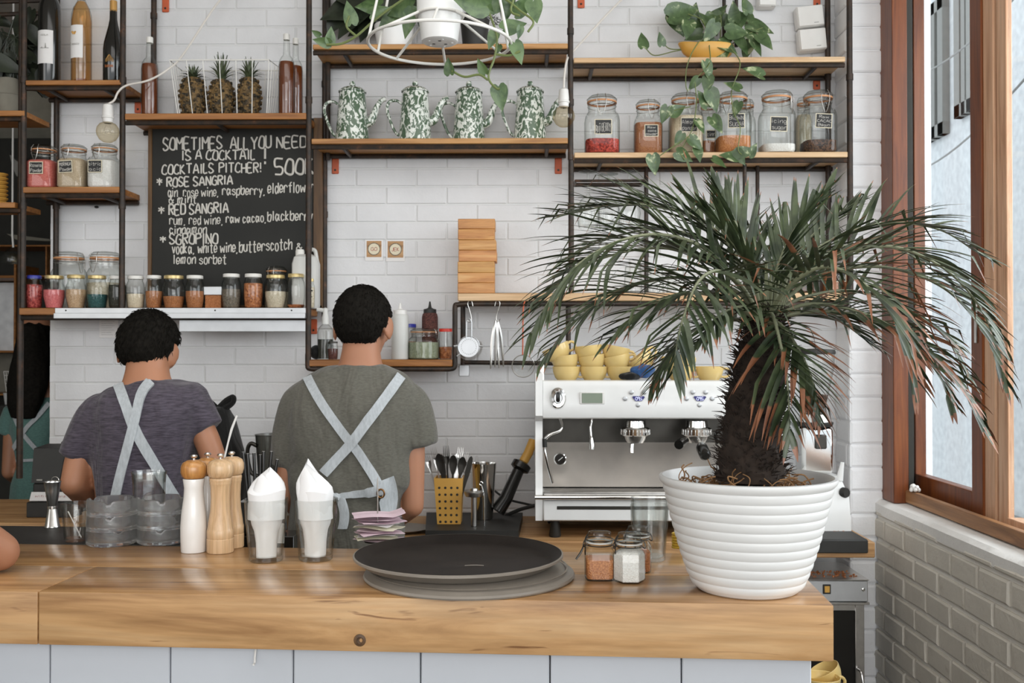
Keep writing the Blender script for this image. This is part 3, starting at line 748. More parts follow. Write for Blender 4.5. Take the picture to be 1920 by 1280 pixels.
# ------------------------------------------------------------------ chalkboard
YC = YW - 0.055
cb = thing('chalkboard', 'tall chalkboard menu of cocktails in white marker lettering', 'chalkboard', P(440, 560, YC))
x0, x1 = XX(277, YC), XX(604, YC); z0, z1 = zA3 + 0.004, ZZ(222, YC, 440)
fbox(MB(), x0 + 0.012, x1 - 0.03, YC, YC + 0.012, z0 + 0.01, z1).build('board', M['chalkboard'], cb)
fbox(MB(), x0, x0 + 0.014, YC - 0.006, YC + 0.016, z0, z1).build('frame_side', M['boardframe'], cb)
fbox(MB(), x1 - 0.032, x1, YC - 0.006, YC + 0.016, z0, z1).build('frame_side', M['boardframe'], cb)
fbox(MB(), x0, x1, YC - 0.006, YC + 0.016, z0, z0 + 0.012).build('frame_bottom', M['boardframe'], cb)
ink = MB(); yc = YC - 0.0005
for t, a, c, yb, cap, til, r in (('SOMETIMES', 306, 416, 282, 23, -3, 1.55), ('ALL', 432, 465, 279, 22, 0, 1.55), ('YOU', 471, 508, 279, 23, -2, 1.55), ('NEED', 519, 574, 277, 21, -1, 1.55), ('IS A', 341, 378, 301, 18, -2, 1.4), ('COCKTAIL', 387, 478, 300, 18, -1, 1.4), ('!', 492, 502, 307, 30, 0, 1.9), ('COCKTAILS', 304, 400, 327, 18, -3, 1.4), ('PITCHER', 411, 484, 324, 18, -1, 1.4), ('!', 486, 491, 323, 18, 0, 1.3), ('500K', 516, 588, 326, 29, -1, 2.0), ('.', 589, 590, 326, 12, 0, 1.6),
    ('*', 294, 304, 350, 16, 0, 1.3), ('ROSE SANGRIA', 313, 436, 350, 17, -5, 1.5), ('gin, rose wine,', 315, 410, 369, 17, -1, 1.1), ('raspberry,', 417, 497, 366, 17, -2, 1.3), ('elderflower', 502, 589, 363, 20, -4, 1.35), ('& mint', 317, 368, 382, 15, -2, 1.25),
    ('*', 297, 308, 404, 16, 0, 1.3), ('RED SANGRIA', 317, 428, 403, 19, -4, 1.5), ('rum, red wine,', 318, 418, 421, 17, -1, 1.1), ('raw cacao,', 424, 499, 418, 16, -2, 1.3), ('blackberry', 502, 586, 414, 18, -1, 1.35), ('cinnamon', 318, 387, 438, 15, -1, 1.25),
    ('*', 300, 311, 457, 14, 0, 1.3), ('SGROPINO', 318, 408, 458, 19, -1, 1.5), ('vodka, white wine,', 323, 446, 475, 19, -2, 1.3), ('butterscotch', 449, 547, 472, 20, -4, 1.35), ('&', 556, 566, 470, 13, 0, 1.2), ('lemon sorbet', 325, 424, 495, 17, -1, 1.25)):
    o = P(a, yb, yc); e = P(c, yb + til, yc); u = e - o
    vv = Vector((0, 0, 1))
    write(ink, t, o, u, vv, u.length, cap * MPP(yc), r * MPP(yc) * (1.12 if t.isupper() or len(t) < 3 else 0.92), 5, 0.3)
lt = ink.build('lettering', M['chalk'], cb); lt['label'] = 'white marker lettering'
# ------------------------------------------------------------------ polaroids
for i, (a, c, d, e, t, lab) in enumerate(((684, 718, 449, 489, 'GO', 'left instant photo on the white wall, a pale plate lettered GO'), (723.5, 759, 449.5, 490, 'JEK', 'right instant photo on the white wall, a pale plate lettered JEK'))):
    y = YW - 0.003
    p = thing('instant_photo', lab, 'photo', P((a + c) / 2, e, y))
    xa, xb = XX(a, y), XX(c, y); zb_, zt = ZZ(e, y, a), ZZ(d, y, a)
    fbox(MB(), xa, xb, y, y + 0.002, zb_, zt, 0.0004).build('border', M['paper'], p)
    pic = fbox(MB(), xa + 0.006, xb - 0.006, y - 0.0006, y + 0.001, zb_ + 0.014, zt - 0.005, 0.0002).build('picture', M['counterwood'], p)
    cx, cz = (xa + xb) / 2, (zb_ + zt + 0.009) / 2
    MB().lathe([(0.0235, 0), (0.0235, 0.0006), (0, 0.0006)], 24, (cx, y - 0.0005, cz), axis=Vector((0, -1, 0))).build('plate_rim', M['seeds'], pic)
    MB().lathe([(0.0205, 0), (0.0205, 0.0010), (0, 0.0010)], 24, (cx, y - 0.0005, cz), axis=Vector((0, -1, 0))).build('plate', M['cream'], pic)
    wl = 0.022 if t == 'GO' else 0.027
    write(MB(), t, (cx - wl / 2, y - 0.0018, cz - 0.006), (1, 0, 0), (0, 0, 1), wl, 0.0125, 0.0008, 5).build('lettering', M['redbits'], pic)
# ------------------------------------------------------------------ junction boxes
def jbox(pts, lab, y=YW - 0.05):
    j = thing('junction_box', lab, 'box', P(pts[2], pts[3], y))
    a, c = P(pts[0], pts[1], y), P(pts[2], pts[3], y)
    cx, cz = (a.x + c.x) / 2, (a.z + c.z) / 2
    R = Matrix.Rotation(math.radians(pts[4]), 4, 'Y')
    MB().box((cx, y + 0.022, cz), (c.x - a.x, 0.048, a.z - c.z), 0.006, R, 2).build('housing', M['whiteplastic'], j)
    MB().box((cx, y - 0.004, cz), (c.x - a.x - 0.006, 0.006, a.z - c.z - 0.006), 0.002, R).build('lid', M['whiteplastic'], j)
    MB().box((cx + 0.02, y - 0.0075, cz - 0.025), (0.016, 0.001, 0.002), 0, R).build('slot', M['greyplastic'], j)
jbox((1494, 10, 1545, 50, -6), 'tilted white junction box on the wall, upper of the pair')
jbox((1498, 53, 1550, 94, -5), 'tilted white junction box on the wall, lower of the pair')
jbox((1422, -12, 1456, 12, 0), 'small white junction box at the top edge above the trailing plant')
# black wall spider clip
tag(MB().ball(P(181, 388, YW - 0.008), (0.008, 0.008, 0.005), 10, 8).tube([P(186, 384, YW - 0.008), P(190, 379, YW - 0.012)], 0.0016, 6).build('cable_clip', M['black'], None, loc=P(181, 388, YW - 0.008)), 'small black clip on the white bricks under the jar shelf', 'clip')
# ------------------------------------------------------------------ bare bulbs
def pendant(lab, bulb, sock_top, cord, y):
    c = P(bulb[0], bulb[1], y); r = bulb[2] * MPP(y)
    t = thing('pendant_bulb', lab, 'lamp', c)
    top = ZZ(sock_top, y, bulb[0])
    zs = c.z + r * 0.86
    MB().lathe([(0.012, zs - 0.004), (0.017, zs), (0.018, zs + 0.012), (0.0205, zs + 0.014), (0.0205, zs + 0.019), (0.018, zs + 0.021), (0.0185, zs + 0.03), (0.016, top - 0.006), (0.006, top), (0, top)], 20, (c.x, c.y, 0)).build('socket', M['whiteplastic'], t)
    MB().lathe([(0, c.z - r), (r * 0.4, c.z - r * 0.92), (r * 0.72, c.z - r * 0.7), (r * 0.95, c.z - r * 0.3), (r, c.z), (r * 0.93, c.z + r * 0.37), (r * 0.7, c.z + r * 0.7), (r * 0.45, zs - 0.002), (0.013, zs)], 24, (c.x, c.y, 0)).build('bulb', M['bulb'], t)
    fl = []
    for k in range(9): fl.append((c.x + (k - 4) * r * 0.11, c.y, c.z + (0.25 if k % 2 else -0.1) * r))
    MB().tube(fl, 0.0007, 5).tube([fl[0], (c.x - 0.003, c.y, zs)], 0.0006, 5).tube([fl[-1], (c.x + 0.003, c.y, zs)], 0.0006, 5).build('filament', M['wire'], t)
    MB().tube(catmull([P(q[0], q[1], q[2]) for q in cord] + [(c.x, c.y, top - 0.002)], 8), 0.0036, 8).build('cord', M['cable'], t)
pendant('bare clear globe bulb hanging above the powder jars at left', (202, 247, 21), 194, ((452, -40, 3.6), (405, 10, 3.58), (345, 100, 3.5), (318, 128, 3.44), (280, 150, 3.42), (238, 160, 3.42), (222, 172, 3.42), (214, 188, 3.42)), 3.42)
pendant('bare amber globe bulb hanging beside the fourth coffee pot', (1057, 218, 21), 165, ((1215, -40, 3.6), (1160, 5, 3.6), (1075, 96, 3.52), (1064, 110, 3.45), (1059, 135, 3.43)), 3.43)
# ------------------------------------------------------------------ jars and bottles on the wall shelves
def wire_clasp(mb, c, r, z, zb, ang=-PI / 2, w=0.012):
    # bail wire: ring round the neck and the two-legged clasp
    mb.tube([(c[0] + r * math.cos(a), c[1] + r * math.sin(a), z) for a in [2 * PI * k / 20 for k in range(20)]], 0.0011, 5, closed=True)
    d = Vector((math.cos(ang), math.sin(ang), 0)); s = Vector((-d.y, d.x, 0)); o = Vector((c[0], c[1], 0))
    for sg in (-1, 1):
        mb.tube(catmull([o + d * (r * 0.9) + s * (sg * w * 0.8) + Vector((0, 0, z + (z - zb) * 0.9)), o + d * (r * 1.08) + s * (sg * w) + Vector((0, 0, z + (z - zb) * 0.5)), o + d * (r * 1.1) + s * (sg * w) + Vector((0, 0, z)), o + d * (r * 1.1) + s * (sg * w * 0.6) + Vector((0, 0, z - (z - zb) * 0.6)), o + d * (r * 1.09) + s * (sg * w * 0.15) + Vector((0, 0, zb))], 4), 0.0012, 5)
    mb.tube([o + d * (r * 1.1) - s * w + Vector((0, 0, z)), o + d * (r * 1.1) + s * w + Vector((0, 0, z))], 0.0012, 5)
def jar_label(t, c, r, z, w, h, lines, tilt=0.0, off=0.0, back=False):
    R = Matrix.Translation((c[0] + off, c[1] - r - 0.0012, z)) @ Matrix.Rotation(tilt, 4, 'Y')
    m = MB(R); m.box((0, 0, 0), (w, 0.0012, h), 0.0003)
    p = m.build('label', M['cream'], t)
    m = MB(R); m.box((0, -0.0005, 0), (w - 0.005, 0.0012, h - 0.005), 0.0002)
    m.build('label_field', M['labelblack'], p)
    k = len(lines); m = MB(R)
    for i, s in enumerate(lines):
        cap = (h - 0.008) / k * 0.62
        zz = (h - 0.008) / 2 - (i + 0.85) * (h - 0.008) / k
        wl = min(w - 0.008, text_len(s) * cap / 6 * 1.15)
        write(m, s, (-wl / 2 + (0.002 * (i % 2)), -0.0013, zz), (1, 0, 0), (0, 0, 1), wl, cap, 0.00062, 5, 0.4)
    if k: m.build('lettering', M['chalk'], p)
def clip_jar(label, pxl, pxr, pytop, z, y, fillmat, fill, lines=None, tilt=0.0, loff=0.0, group=None, sq=4.0, clasp=-PI / 2, round_=False, lz=0.4, empty=False, py_ref=None):
    xc = (XX(pxl, y) + XX(pxr, y)) / 2; r = (pxr - pxl) / 2 * MPP(y) * 0.985
    h = ZZ(pytop, y - r * 0.5, (pxl + pxr) / 2) - z
    c = (xc, y, z)
    t = thing('clip_top_jar', label, 'jar', c, group)
    q = None if round_ else sq
    rn = 0.79 if not round_ else 0.76
    g = MB()
    g.lathe([(0, 0.0008), (r * 0.90, 0.0008), (r, 0.045 * h), (r, 0.56 * h), (r * 0.96, 0.63 * h), (r * 0.86, 0.69 * h)], 32, c, q)
    g.lathe([(r * 0.86, 0.69 * h), (r * rn, 0.73 * h), (r * rn, 0.84 * h), (r * (rn + 0.05), 0.845 * h), (r * (rn + 0.05), 0.865 * h)], 32, c)
    g.build('jar_body', M['glass'], t)
    if not empty:
        m = MB(); zt = fill * h
        m.lathe([(0, 0.02 * h), (r * 0.86, 0.02 * h), (r * 0.95, 0.06 * h), (r * 0.95, min(zt, 0.6 * h)), ((r * 0.9 if zt < .6 * h else r * 0.8), zt), (r * 0.45, zt + 0.015 * h), (0, zt + 0.005 * h)], 32, c, q)
        m.build('contents', fillmat, t)
    MB().lathe([(r * (rn - 0.03), 0.866 * h), (r * (rn + 0.07), 0.866 * h), (r * (rn + 0.07), 0.892 * h), (r * (rn - 0.03), 0.892 * h)], 28, c).build('gasket', M['rubber'], t)
    MB().lathe([(r * (rn + 0.05), 0.893 * h), (r * (rn + 0.06), 0.93 * h), (r * (rn + 0.01), 0.955 * h), (r * (rn - 0.05), 0.96 * h), (r * (rn - 0.12), 0.985 * h), (r * 0.3, 0.999 * h), (0, h)], 28, c).build('lid', M['glass'], t)
    m = MB(); wire_clasp(m, c, r * (rn + 0.04), z + 0.81 * h, z + 0.62 * h, clasp, r * 0.26)
    m.tube([(c[0] + r * (rn + 0.08) * math.cos(a), c[1] + r * (rn + 0.08) * math.sin(a), z + 0.925 * h) for a in [2 * PI * k / 20 for k in range(20)]], 0.0011, 5, closed=True)
    m.build('wire_clasp', M['wire'], t)
    if lines: jar_label(t, c, r, z + lz * h, r * 0.98, r * 0.86, lines, tilt, loff)
    return t
YJ = YS + 0.064
GR = 'clip top jars on the right shelf'
clip_jar('clip top jar with red goji berries covering the bottom, labelled goji berry', 1096, 1162, 175, zD2, YJ, M['goji'], 0.24, ['goji BERRY'], 0, 0.0, GR, clasp=-PI / 2 - 0.1, lz=0.42)
clip_jar('short clip top jar nearly full of brown coco powder', 1189, 1242, 185, zD2, YJ, M['coco'], 0.56, ['Raw', 'coco', 'powder'], 0, 0.006, GR, clasp=-PI / 2 + 0.2, lz=0.40)
clip_jar('clip top jar full of pale almond powder, vine leaves in front', 1255, 1318, 172, zD2, YJ, M['almond'], 0.6, ['Almond', 'pandan'], 0, 0.002, GR, clasp=-PI / 2 + 0.2, lz=0.44)
clip_jar('small clip top jar with dark label tucked behind between almond and brown sugar jars', 1312, 1349, 186, zD2, YJ + 0.086, M['coco'], 0.3, ['cinn'], 0, 0.0, GR, lz=0.4)
clip_jar('clip top jar of brown sugar with a BROWN SUGAR label', 1343, 1407, 169, zD2, YJ, M['brownsugar'], 0.27, ['BROWN', 'SUGAR'], 0.0, 0.0, GR, clasp=-PI / 2 - 0.6, lz=0.49)
clip_jar('clip top jar mostly hidden behind the brown sugar jar', 1385, 1417, 184, zD2, YJ + 0.088, M['oat'], 0.2, None, 0, 0, GR)
clip_jar('clip top jar with a layer of white icing sugar', 1425, 1490, 167, zD2, YJ, M['sugar'], 0.14, ['icing', 'sugar'], 0.03, -0.008, GR, clasp=-0.5, lz=0.43)
clip_jar('narrow clip top jar behind, between icing sugar and cocoa beans', 1494, 1522, 180, zD2, YJ + 0.088, M['oat'], 0.7, None, 0, 0, GR)
clip_jar('clip top jar of dark raw cacao beans, last on the right shelf', 1504, 1567, 167, zD2, YJ, M['cacao'], 0.2, ['Raw', 'CACAO', 'Bean'], 0.05, 0.002, GR, clasp=-PI / 2 + 0.2, lz=0.48)
GL2 = 'powder jars on the left shelf'
clip_jar('clip top jar of pink rose powder under the left bulb', 53, 107, 270, zA2, YJ, M['rosepowder'], 0.64, ['Rosela', 'Powder'], 0.0, -0.002, GL2, clasp=-PI / 2 - 0.25, lz=0.44)
clip_jar('clip top jar of greyish moringa powder, middle of three on the left shelf', 110, 164, 269, zA2, YJ, M['tanpowder'], 0.66, ['MORINGA', 'Powder'], -0.05, -0.007, GL2, clasp=-PI / 2 - 0.25, lz=0.46)
clip_jar('clip top jar of white citric acid on the left shelf', 167, 222, 268, zA2, YJ, M['sugar'], 0.63, ['citric', 'acid'], 0.0, -0.012, GL2, clasp=-PI / 2 - 0.25, lz=0.46)
GB = 'big clip top jars behind the small jars'
clip_jar('big empty clip top jar behind the pink and beige jars', 95, 162, 470, zA3, YS + 0.118, M['oat'], 0.1, None, 0, 0, GB, clasp=-0.3, round_=True, empty=True)
clip_jar('big clip top jar with some dry contents behind the teal jar', 162, 232, 470, zA3, YS + 0.118, M['oat'], 0.45, None, 0, 0, GB, clasp=-PI / 2 - 0.4, round_=True)
clip_jar('clip top jar with closed wire behind the last cloudy jar under the chalkboard', 495, 541, 498, zA3, YS + 0.118, M['oat'], 0.4, None, 0, 0, GB, clasp=-PI / 2 - 0.3, round_=True)
clip_jar('squat clip top jar of pale green powder on the low shelf', 764, 825, 615, zF, YS + 0.07, M['matcha'], 0.55, None, 0, 0, None, clasp=-0.2, round_=True)
clip_jar('large labelled clip top jar half hidden by palm leaves on the long shelf', 1474, 1532, 468, zE, YJ, M['cacao'], 0.5, ['coffee'], 0, 0, None)
clip_jar('clip top jar of brown raw sugar at the right end of the long shelf', 1540, 1592, 470, zE, YJ, M['brownraw'], 0.55, ['Raw'], 0, 0, None)
# plain screw lid jars
def screw_jar(label, pxl, pxr, pytop, z, y, lid, fillmat, fill, belly=0.0, lidw=0.86, group='screw lid jars under the chalkboard', lidh=0.075, bodymat='glassclear', cat='jar'):
    xc = (XX(pxl, y) + XX(pxr, y)) / 2; r = (pxr - pxl) / 2 * MPP(y) * 0.97
    h = ZZ(pytop, y - r * 0.4, (pxl + pxr) / 2) - z
    c = (xc, y, z); t = thing('screw_lid_jar', label, cat, c, group)
    b = belly
    MB().lathe([(0, 0.001), (r * (0.8 - b * .3), 0.001), (r * (0.9 - b), 0.05 * h), (r, 0.35 * h), (r, 0.62 * h), (r * (0.95 - b), 0.76 * h), (r * (lidw - 0.06), 0.84 * h), (r * (lidw - 0.06), 0.92 * h)], 28, c).build('jar_body', M[bodymat], t)
    MB().lathe([(r * lidw, (1 - lidh * 1.3) * h), (r * lidw, h * 0.985), (r * (lidw - 0.04), h), (0, h)], 28, c).build('lid', lid, t)
    if fillmat is not None:
        f = min(fill, 0.72)
        m = MB(); pr = [(0, 0.02 * h), (r * (0.76 - b * .3), 0.02 * h), (r * (0.86 - b), 0.06 * h)]
        if f > 0.38: pr += [(r * 0.95, 0.36 * h), (r * 0.95, f * h)]
        else: pr += [(r * 0.93, f * h)]
        m.lathe(pr + [(r * 0.5, f * h + 0.012 * h), (0, f * h + 0.004 * h)], 28, c); m.build('contents', fillmat, t)
    return t
YQ = YS + 0.045
for a in (('blue lidded jar of red dried petals, leftmost on the steel edged shelf', 48, 79, 516, M['bluelid'], M['redbits'], .72, 0), ('rounded jar of bright pink powder with a gold lid', 81, 121, 516, M['goldlid'], M['pink'], .56, .12), ('rounded jar of beige powder with a gold lid next to the pink jar', 123, 161, 515, M['goldlid'], M['beige'], .56, .12), ('jar of dark teal liquid with a gold lid', 162, 201, 516, M['goldlid'], M['teal'], .42, .04), ('dark jar with a white lid behind the shelf post', 203, 236, 517, M['whitelid'], M['darkbits'], .72, 0), ('white lidded jar of cream powder left of the chalkboard frame', 236, 271, 517, M['whitelid'], M['creampowder'], .44, .02), ('white lidded jar of brown spice, first under the chalkboard', 272, 304, 516, M['whitelid'], M['spice'], .52, .03), ('rounded gold lidded jar of reddish spice between two white lidded jars', 304, 347, 516, M['goldlid'], M['spice'], .36, .08), ('white lidded jar of brown spice beside the small grey box', 347, 383, 516, M['whitelid'], M['spice'], .52, .05), ('white lidded jar of grey seeds right of the small grey box', 415, 452, 513, M['whitelid'], M['seeds'], .55, .02), ('white lidded jar of whole brown nuts', 456, 493, 513, M['whitelid'], M['nuts'], .72, 0), ('gold lidded jar of cloudy pale powder', 496, 537, 515, M['goldlid'], M['oat'], .5, .08), ('gold lidded nearly empty jar beside the white jug', 537, 572, 513, M['goldlid'], M['nuts'], .1, .02)):
    screw_jar(a[0], a[1], a[2], a[3], zA3, YQ, a[4], a[5], a[6], a[7])
bx = thing('metal_box', 'small scuffed grey metal box between the spice and seed jars', 'box', P(399, 577, YQ + 0.03))
fbox(MB(), XX(384, YQ), XX(414, YQ), YQ, YQ + 0.07, zA3 + 0.0005, ZZ(553, YQ, 400)).build('body', M['spice'], bx)
fbox(MB(), XX(382, YQ), XX(416, YQ), YQ - 0.004, YQ + 0.074, ZZ(553, YQ, 400), ZZ(537, YQ, 400)).build('lid', M['alu'], bx)
# white plastic jug
YJG = YS + 0.10
jg = thing('plastic_jug', 'white plastic jug with a loop handle at the end of the jar shelf', 'jug', (XX(573, YJG), YJG, zA3))
xa, xb = XX(549, YJG), XX(598, YJG); zt = ZZ(474, YJG, 575)
m = MB(); cx = (xa + xb) / 2; hw = (xb - xa) / 2
m.lathe([(0, 0.001), (hw * .92, 0.001), (hw, 0.01), (hw, (zt - zA3) * .80), (hw * .86, (zt - zA3) * .92), (hw * .5, (zt - zA3) * .97), (0, (zt - zA3) * .97)], 28, (cx, YJG, zA3), 5.0, None, 0.8)
m.build('body', M['frosted'], jg)
MB().lathe([(0.016, 0), (0.016, 0.02), (0.014, 0.026), (0, 0.026)], 18, (XX(562, YJG), YJG, zA3 + (zt - zA3) * .93)).build('cap', M['whitelid'], jg)
MB().tube(catmull([(XX(579, YJG), YJG, zt - 0.03), (XX(580, YJG), YJG, zt + 0.006), (XX(586, YJG), YJG, zt + 0.012), (XX(591, YJG), YJG, zt + 0.004), (XX(594, YJG), YJG, zt - 0.03)], 5), 0.007, 8).build('handle', M['frosted'], jg)
mb_ = screw_jar('small bottle of pale milk with a black face drawing, beside the white jug', 577, 590, 522, zA3, YS + 0.03, M['goldlid'], M['oat'], .7, 0, .7, None, cat='bottle')
cfx, cfy = XX(583.5, YS + 0.03), YS + 0.03 - 0.0125
MB().tube([(cfx - 0.006, cfy, zA3 + .062), (cfx - 0.001, cfy - .001, zA3 + .06)], 0.0022, 6).build('drawn_eye', M['black'], mb_)
MB().tube([(cfx + 0.002, cfy, zA3 + .062), (cfx + 0.007, cfy, zA3 + .06)], 0.0022, 6).build('drawn_eye', M['black'], mb_)
MB().tube(catmull([(cfx - 0.004, cfy, zA3 + .04), (cfx + 0.001, cfy - .001, zA3 + .036), (cfx + 0.005, cfy, zA3 + .042)], 4), 0.001, 6).build('drawn_mouth', M['black'], mb_)
# ------------------------------------------------------------------ bottles
def bottle(label, pxc, wpx, pytop, z, y, prof, mat, cap=None, cap_h=0.0, liquid=None, group=None, cat='bottle', capr=None):
    xc = XX(pxc, y); r = wpx / 2 * MPP(y); h = ZZ(pytop, y, pxc) - z; c = (xc, y, z)
    t = thing('bottle', label, cat, c, group)
    MB().lathe([(0, 0.001), (r * .9, 0.001)] + [(r * a, h * b) for a, b in prof], 28, c).build('glass', mat, t)
    nr = prof[-1][0] * r
    if cap is not None:
        k = (capr or 1.12) * nr
        MB().lathe([(k, h * (1 - cap_h)), (k, h * 0.995), (k * .9, h), (0, h)], 20, c).build('cap', cap, t)
    return t, c, r, h
def blabel(t, c, r, z0, z1, a0, a1, mat=None, name='label'):
    rows = []
    for zz in (z0, z1): rows.append([(c[0] + r * 1.012 * math.sin(a), c[1] - r * 1.012 * math.cos(a), zz) for a in [a0 + (a1 - a0) * k / 16 for k in range(17)]])
    return MB().grid(rows, None).build(name, mat or M['paper'], t)
WINE = ((1, .02), (1, .6), (.97, .66), (.8, .72), (.5, .77), (.36, .8), (.33, .97))
BORD = ((1, .02), (1, .62), (.95, .68), (.7, .74), (.42, .79), (.34, .83), (.34, .98))
BURG = ((1, .02), (1, .42), (.92, .5), (.72, .6), (.5, .7), (.38, .78), (.34, .97))
YBt = YS + 0.075
t, c, r, h = bottle('dark wine bottle with a white label of a tower, leftmost on the top left shelf', 90, 40, -60, zA1, YBt, BORD, M['darkglass'], M['black'], .18, group='wine bottles on the top left shelf')
lb = blabel(t, c, r, ZZ(124, YBt, 90), ZZ(62, YBt, 90), -1.0, 0.75)
m = MB(); zt = ZZ(96, YBt, 90); y_ = c[1] - r * 1.03
m.box((c[0], y_, zt + 0.0005), (0.030, 0.0008, 0.0016))
m.tube([(c[0] + .004, y_, zt), (c[0] + .004, y_, zt + .019)], [0.0026, 0.0003], 6); m.tube([(c[0] - .009, y_, zt), (c[0] - .009, y_, zt + .005)], [0.002, 0.0004], 6)
m.build('tower_drawing', M['greyplastic'], lb)
write(MB(), 'ISOLA', (c[0] - .014, y_, ZZ(73, YBt, 90)), (1, 0, 0), (0, 0, 1), .027, .0055, .0004, 5).build('lettering', M['greyplastic'], lb)
t, c, r, h = bottle('clear bottle of orange rose wine with a white butterfly label', 150, 37, -40, zA1, YBt, WINE, M['glass'], M['paper'], .2, group='wine bottles on the top left shelf')
MB().lathe([(0, h * .03), (r * .5, h * .06), (r * .9, h * .03), (r * .95, h * .05), (r * .95, h * .6), (r * .75, h * .715), (r * .4, h * .78), (0, h * .78)], 24, c).build('wine', thin_glass('rose wine', (0.93, 0.70, 0.43, 1), (0.85, 0.55, 0.28, 1)), t)
lb = blabel(t, c, r, ZZ(113, YBt, 150), ZZ(52, YBt, 150), -1.1, 0.55)
m = MB(); bx_, bz, by = c[0] - .012, ZZ(67, YBt, 150), c[1] - r * 1.03 + .001
for sg in (-1, 1): m.ball((bx_ + sg * .0045, by, bz + .002), (.005, .0006, .0038), 10, 6, Matrix.Rotation(sg * -.5, 3, 'Y')); m.ball((bx_ + sg * .003, by, bz - .003), (.0032, .0006, .003), 10, 6)
m.build('butterfly', M['gold'], lb)
write(MB(), 'TAMARY', (c[0] - .025, by - .0003, ZZ(90, YBt, 150)), (1, 0, 0), (0, 0, 1), .033, .0075, .0005, 5).build('lettering', M['greyplastic'], lb)
t, c, r, h = bottle('black bottle with gold foil neck and a golden arch print', 210, 37, 2, zA1, YBt, BURG, M['darkglass'], M['gold'], .22, group='wine bottles on the top left shelf', capr=1.06)
m = MB(); y_ = c[1] - r * 1.0; z0 = ZZ(120, YBt, 210)
for k in range(7):
    x_ = c[0] - .013 + k * .0043; hh = (.008, .013, .018, .022, .018, .013, .008)[k]
    m.tube([(x_, y_ + abs(k - 3) * .0006, z0), (x_, y_ + abs(k - 3) * .0006, z0 + hh)], .0011, 5)
m.tube(catmull([(c[0] - .014, y_ + .002, z0 + .006), (c[0] - .007, y_, z0 + .014), (c[0], y_, z0 + .024), (c[0] + .007, y_, z0 + .014), (c[0] + .014, y_ + .002, z0 + .006)], 4), .001, 5)
m.tube([(c[0] - .014, y_ + .002, z0), (c[0] + .014, y_ + .002, z0)], .001, 5)
m.build('arch_print', M['gold'], t)
write(MB(), 'KARISMA', (c[0] - .014, y_ - .0003, ZZ(131, YBt, 210)), (1, 0, 0), (0, 0, 1), .028, .0085, .0006, 5).build('lettering', plain('orange print', srgb(196, 116, 62), .5), t)
AMB = ((1, .02), (1, .60), (.94, .66), (.7, .71), (.45, .74), (.40, .80), (.36, .95))
for pc, w_, pt, yy, lab in ((278.5, 31, 70, YS + .05, 'amber syrup bottle with white cap standing alone left of the pineapples'), (536, 30, 64, YS + .05, 'amber syrup bottle with white cap right of the pineapples, front one of two'), (553, 27, 72, YS + .11, 'amber syrup bottle with white cap, partly behind another bottle')):
    t, c, r, h = bottle(lab, pc, w_, pt, zB, yy, AMB, M['glass'], M['whitelid'], .075, group='amber syrup bottles')
    MB().lathe([(0, .01 * h), (r * .9, .01 * h), (r * .95, .03 * h), (r * .95, .6 * h), (r * .86, .655 * h), (0, .655 * h)], 24, c).build('syrup', plain('amber syrup', srgb(104, 52, 24), .15, coat=.3, vscale=5, var=.2), t)
# ------------------------------------------------------------------ wire basket with three pineapples
yk0, yk1 = YS + 0.02, YS + 0.15
bk = thing('wire_basket', 'white wire basket holding three pineapples', 'basket', (XX(420, YS), YS + .085, zB))
m = MB(); zt = ZZ(114, yk0, 420); zb0 = zB + .004
xa0, xa1 = XX(318, yk0), XX(502, yk0); xb0, xb1 = XX(330, yk0), XX(498, yk0)
top = [(xa0, yk0 - .01, zt), (xa1 + .004, yk0 - .01, zt), (xa1 + .02, yk1, zt + .002), (xa0 - .005, yk1, zt + .002)]
bot = [(xb0, yk0 + .008, zb0), (xb1, yk0 + .008, zb0), (xb1, yk1 - .01, zb0), (xb0, yk1 - .01, zb0)]
m.tube(top, .0026, 6, True).tube(bot, .002, 6, True)
for i in range(4):
    a0, a1, b0, b1 = Vector(top[i]), Vector(top[(i + 1) % 4]), Vector(bot[i]), Vector(bot[(i + 1) % 4])
    nn = 6 if i % 2 == 0 else 5
    for k in range(nn): m.tube([a0.lerp(a1, k / nn), b0.lerp(b1, k / nn)], .0016, 6)
for k in range(1, 5):
    yy = bot[0][1] + (bot[2][1] - bot[0][1]) * k / 5; m.tube([(xb0, yy, zb0), (xb1, yy, zb0)], .0014, 6)
m.build('wire_frame', M['whitelid'], bk)
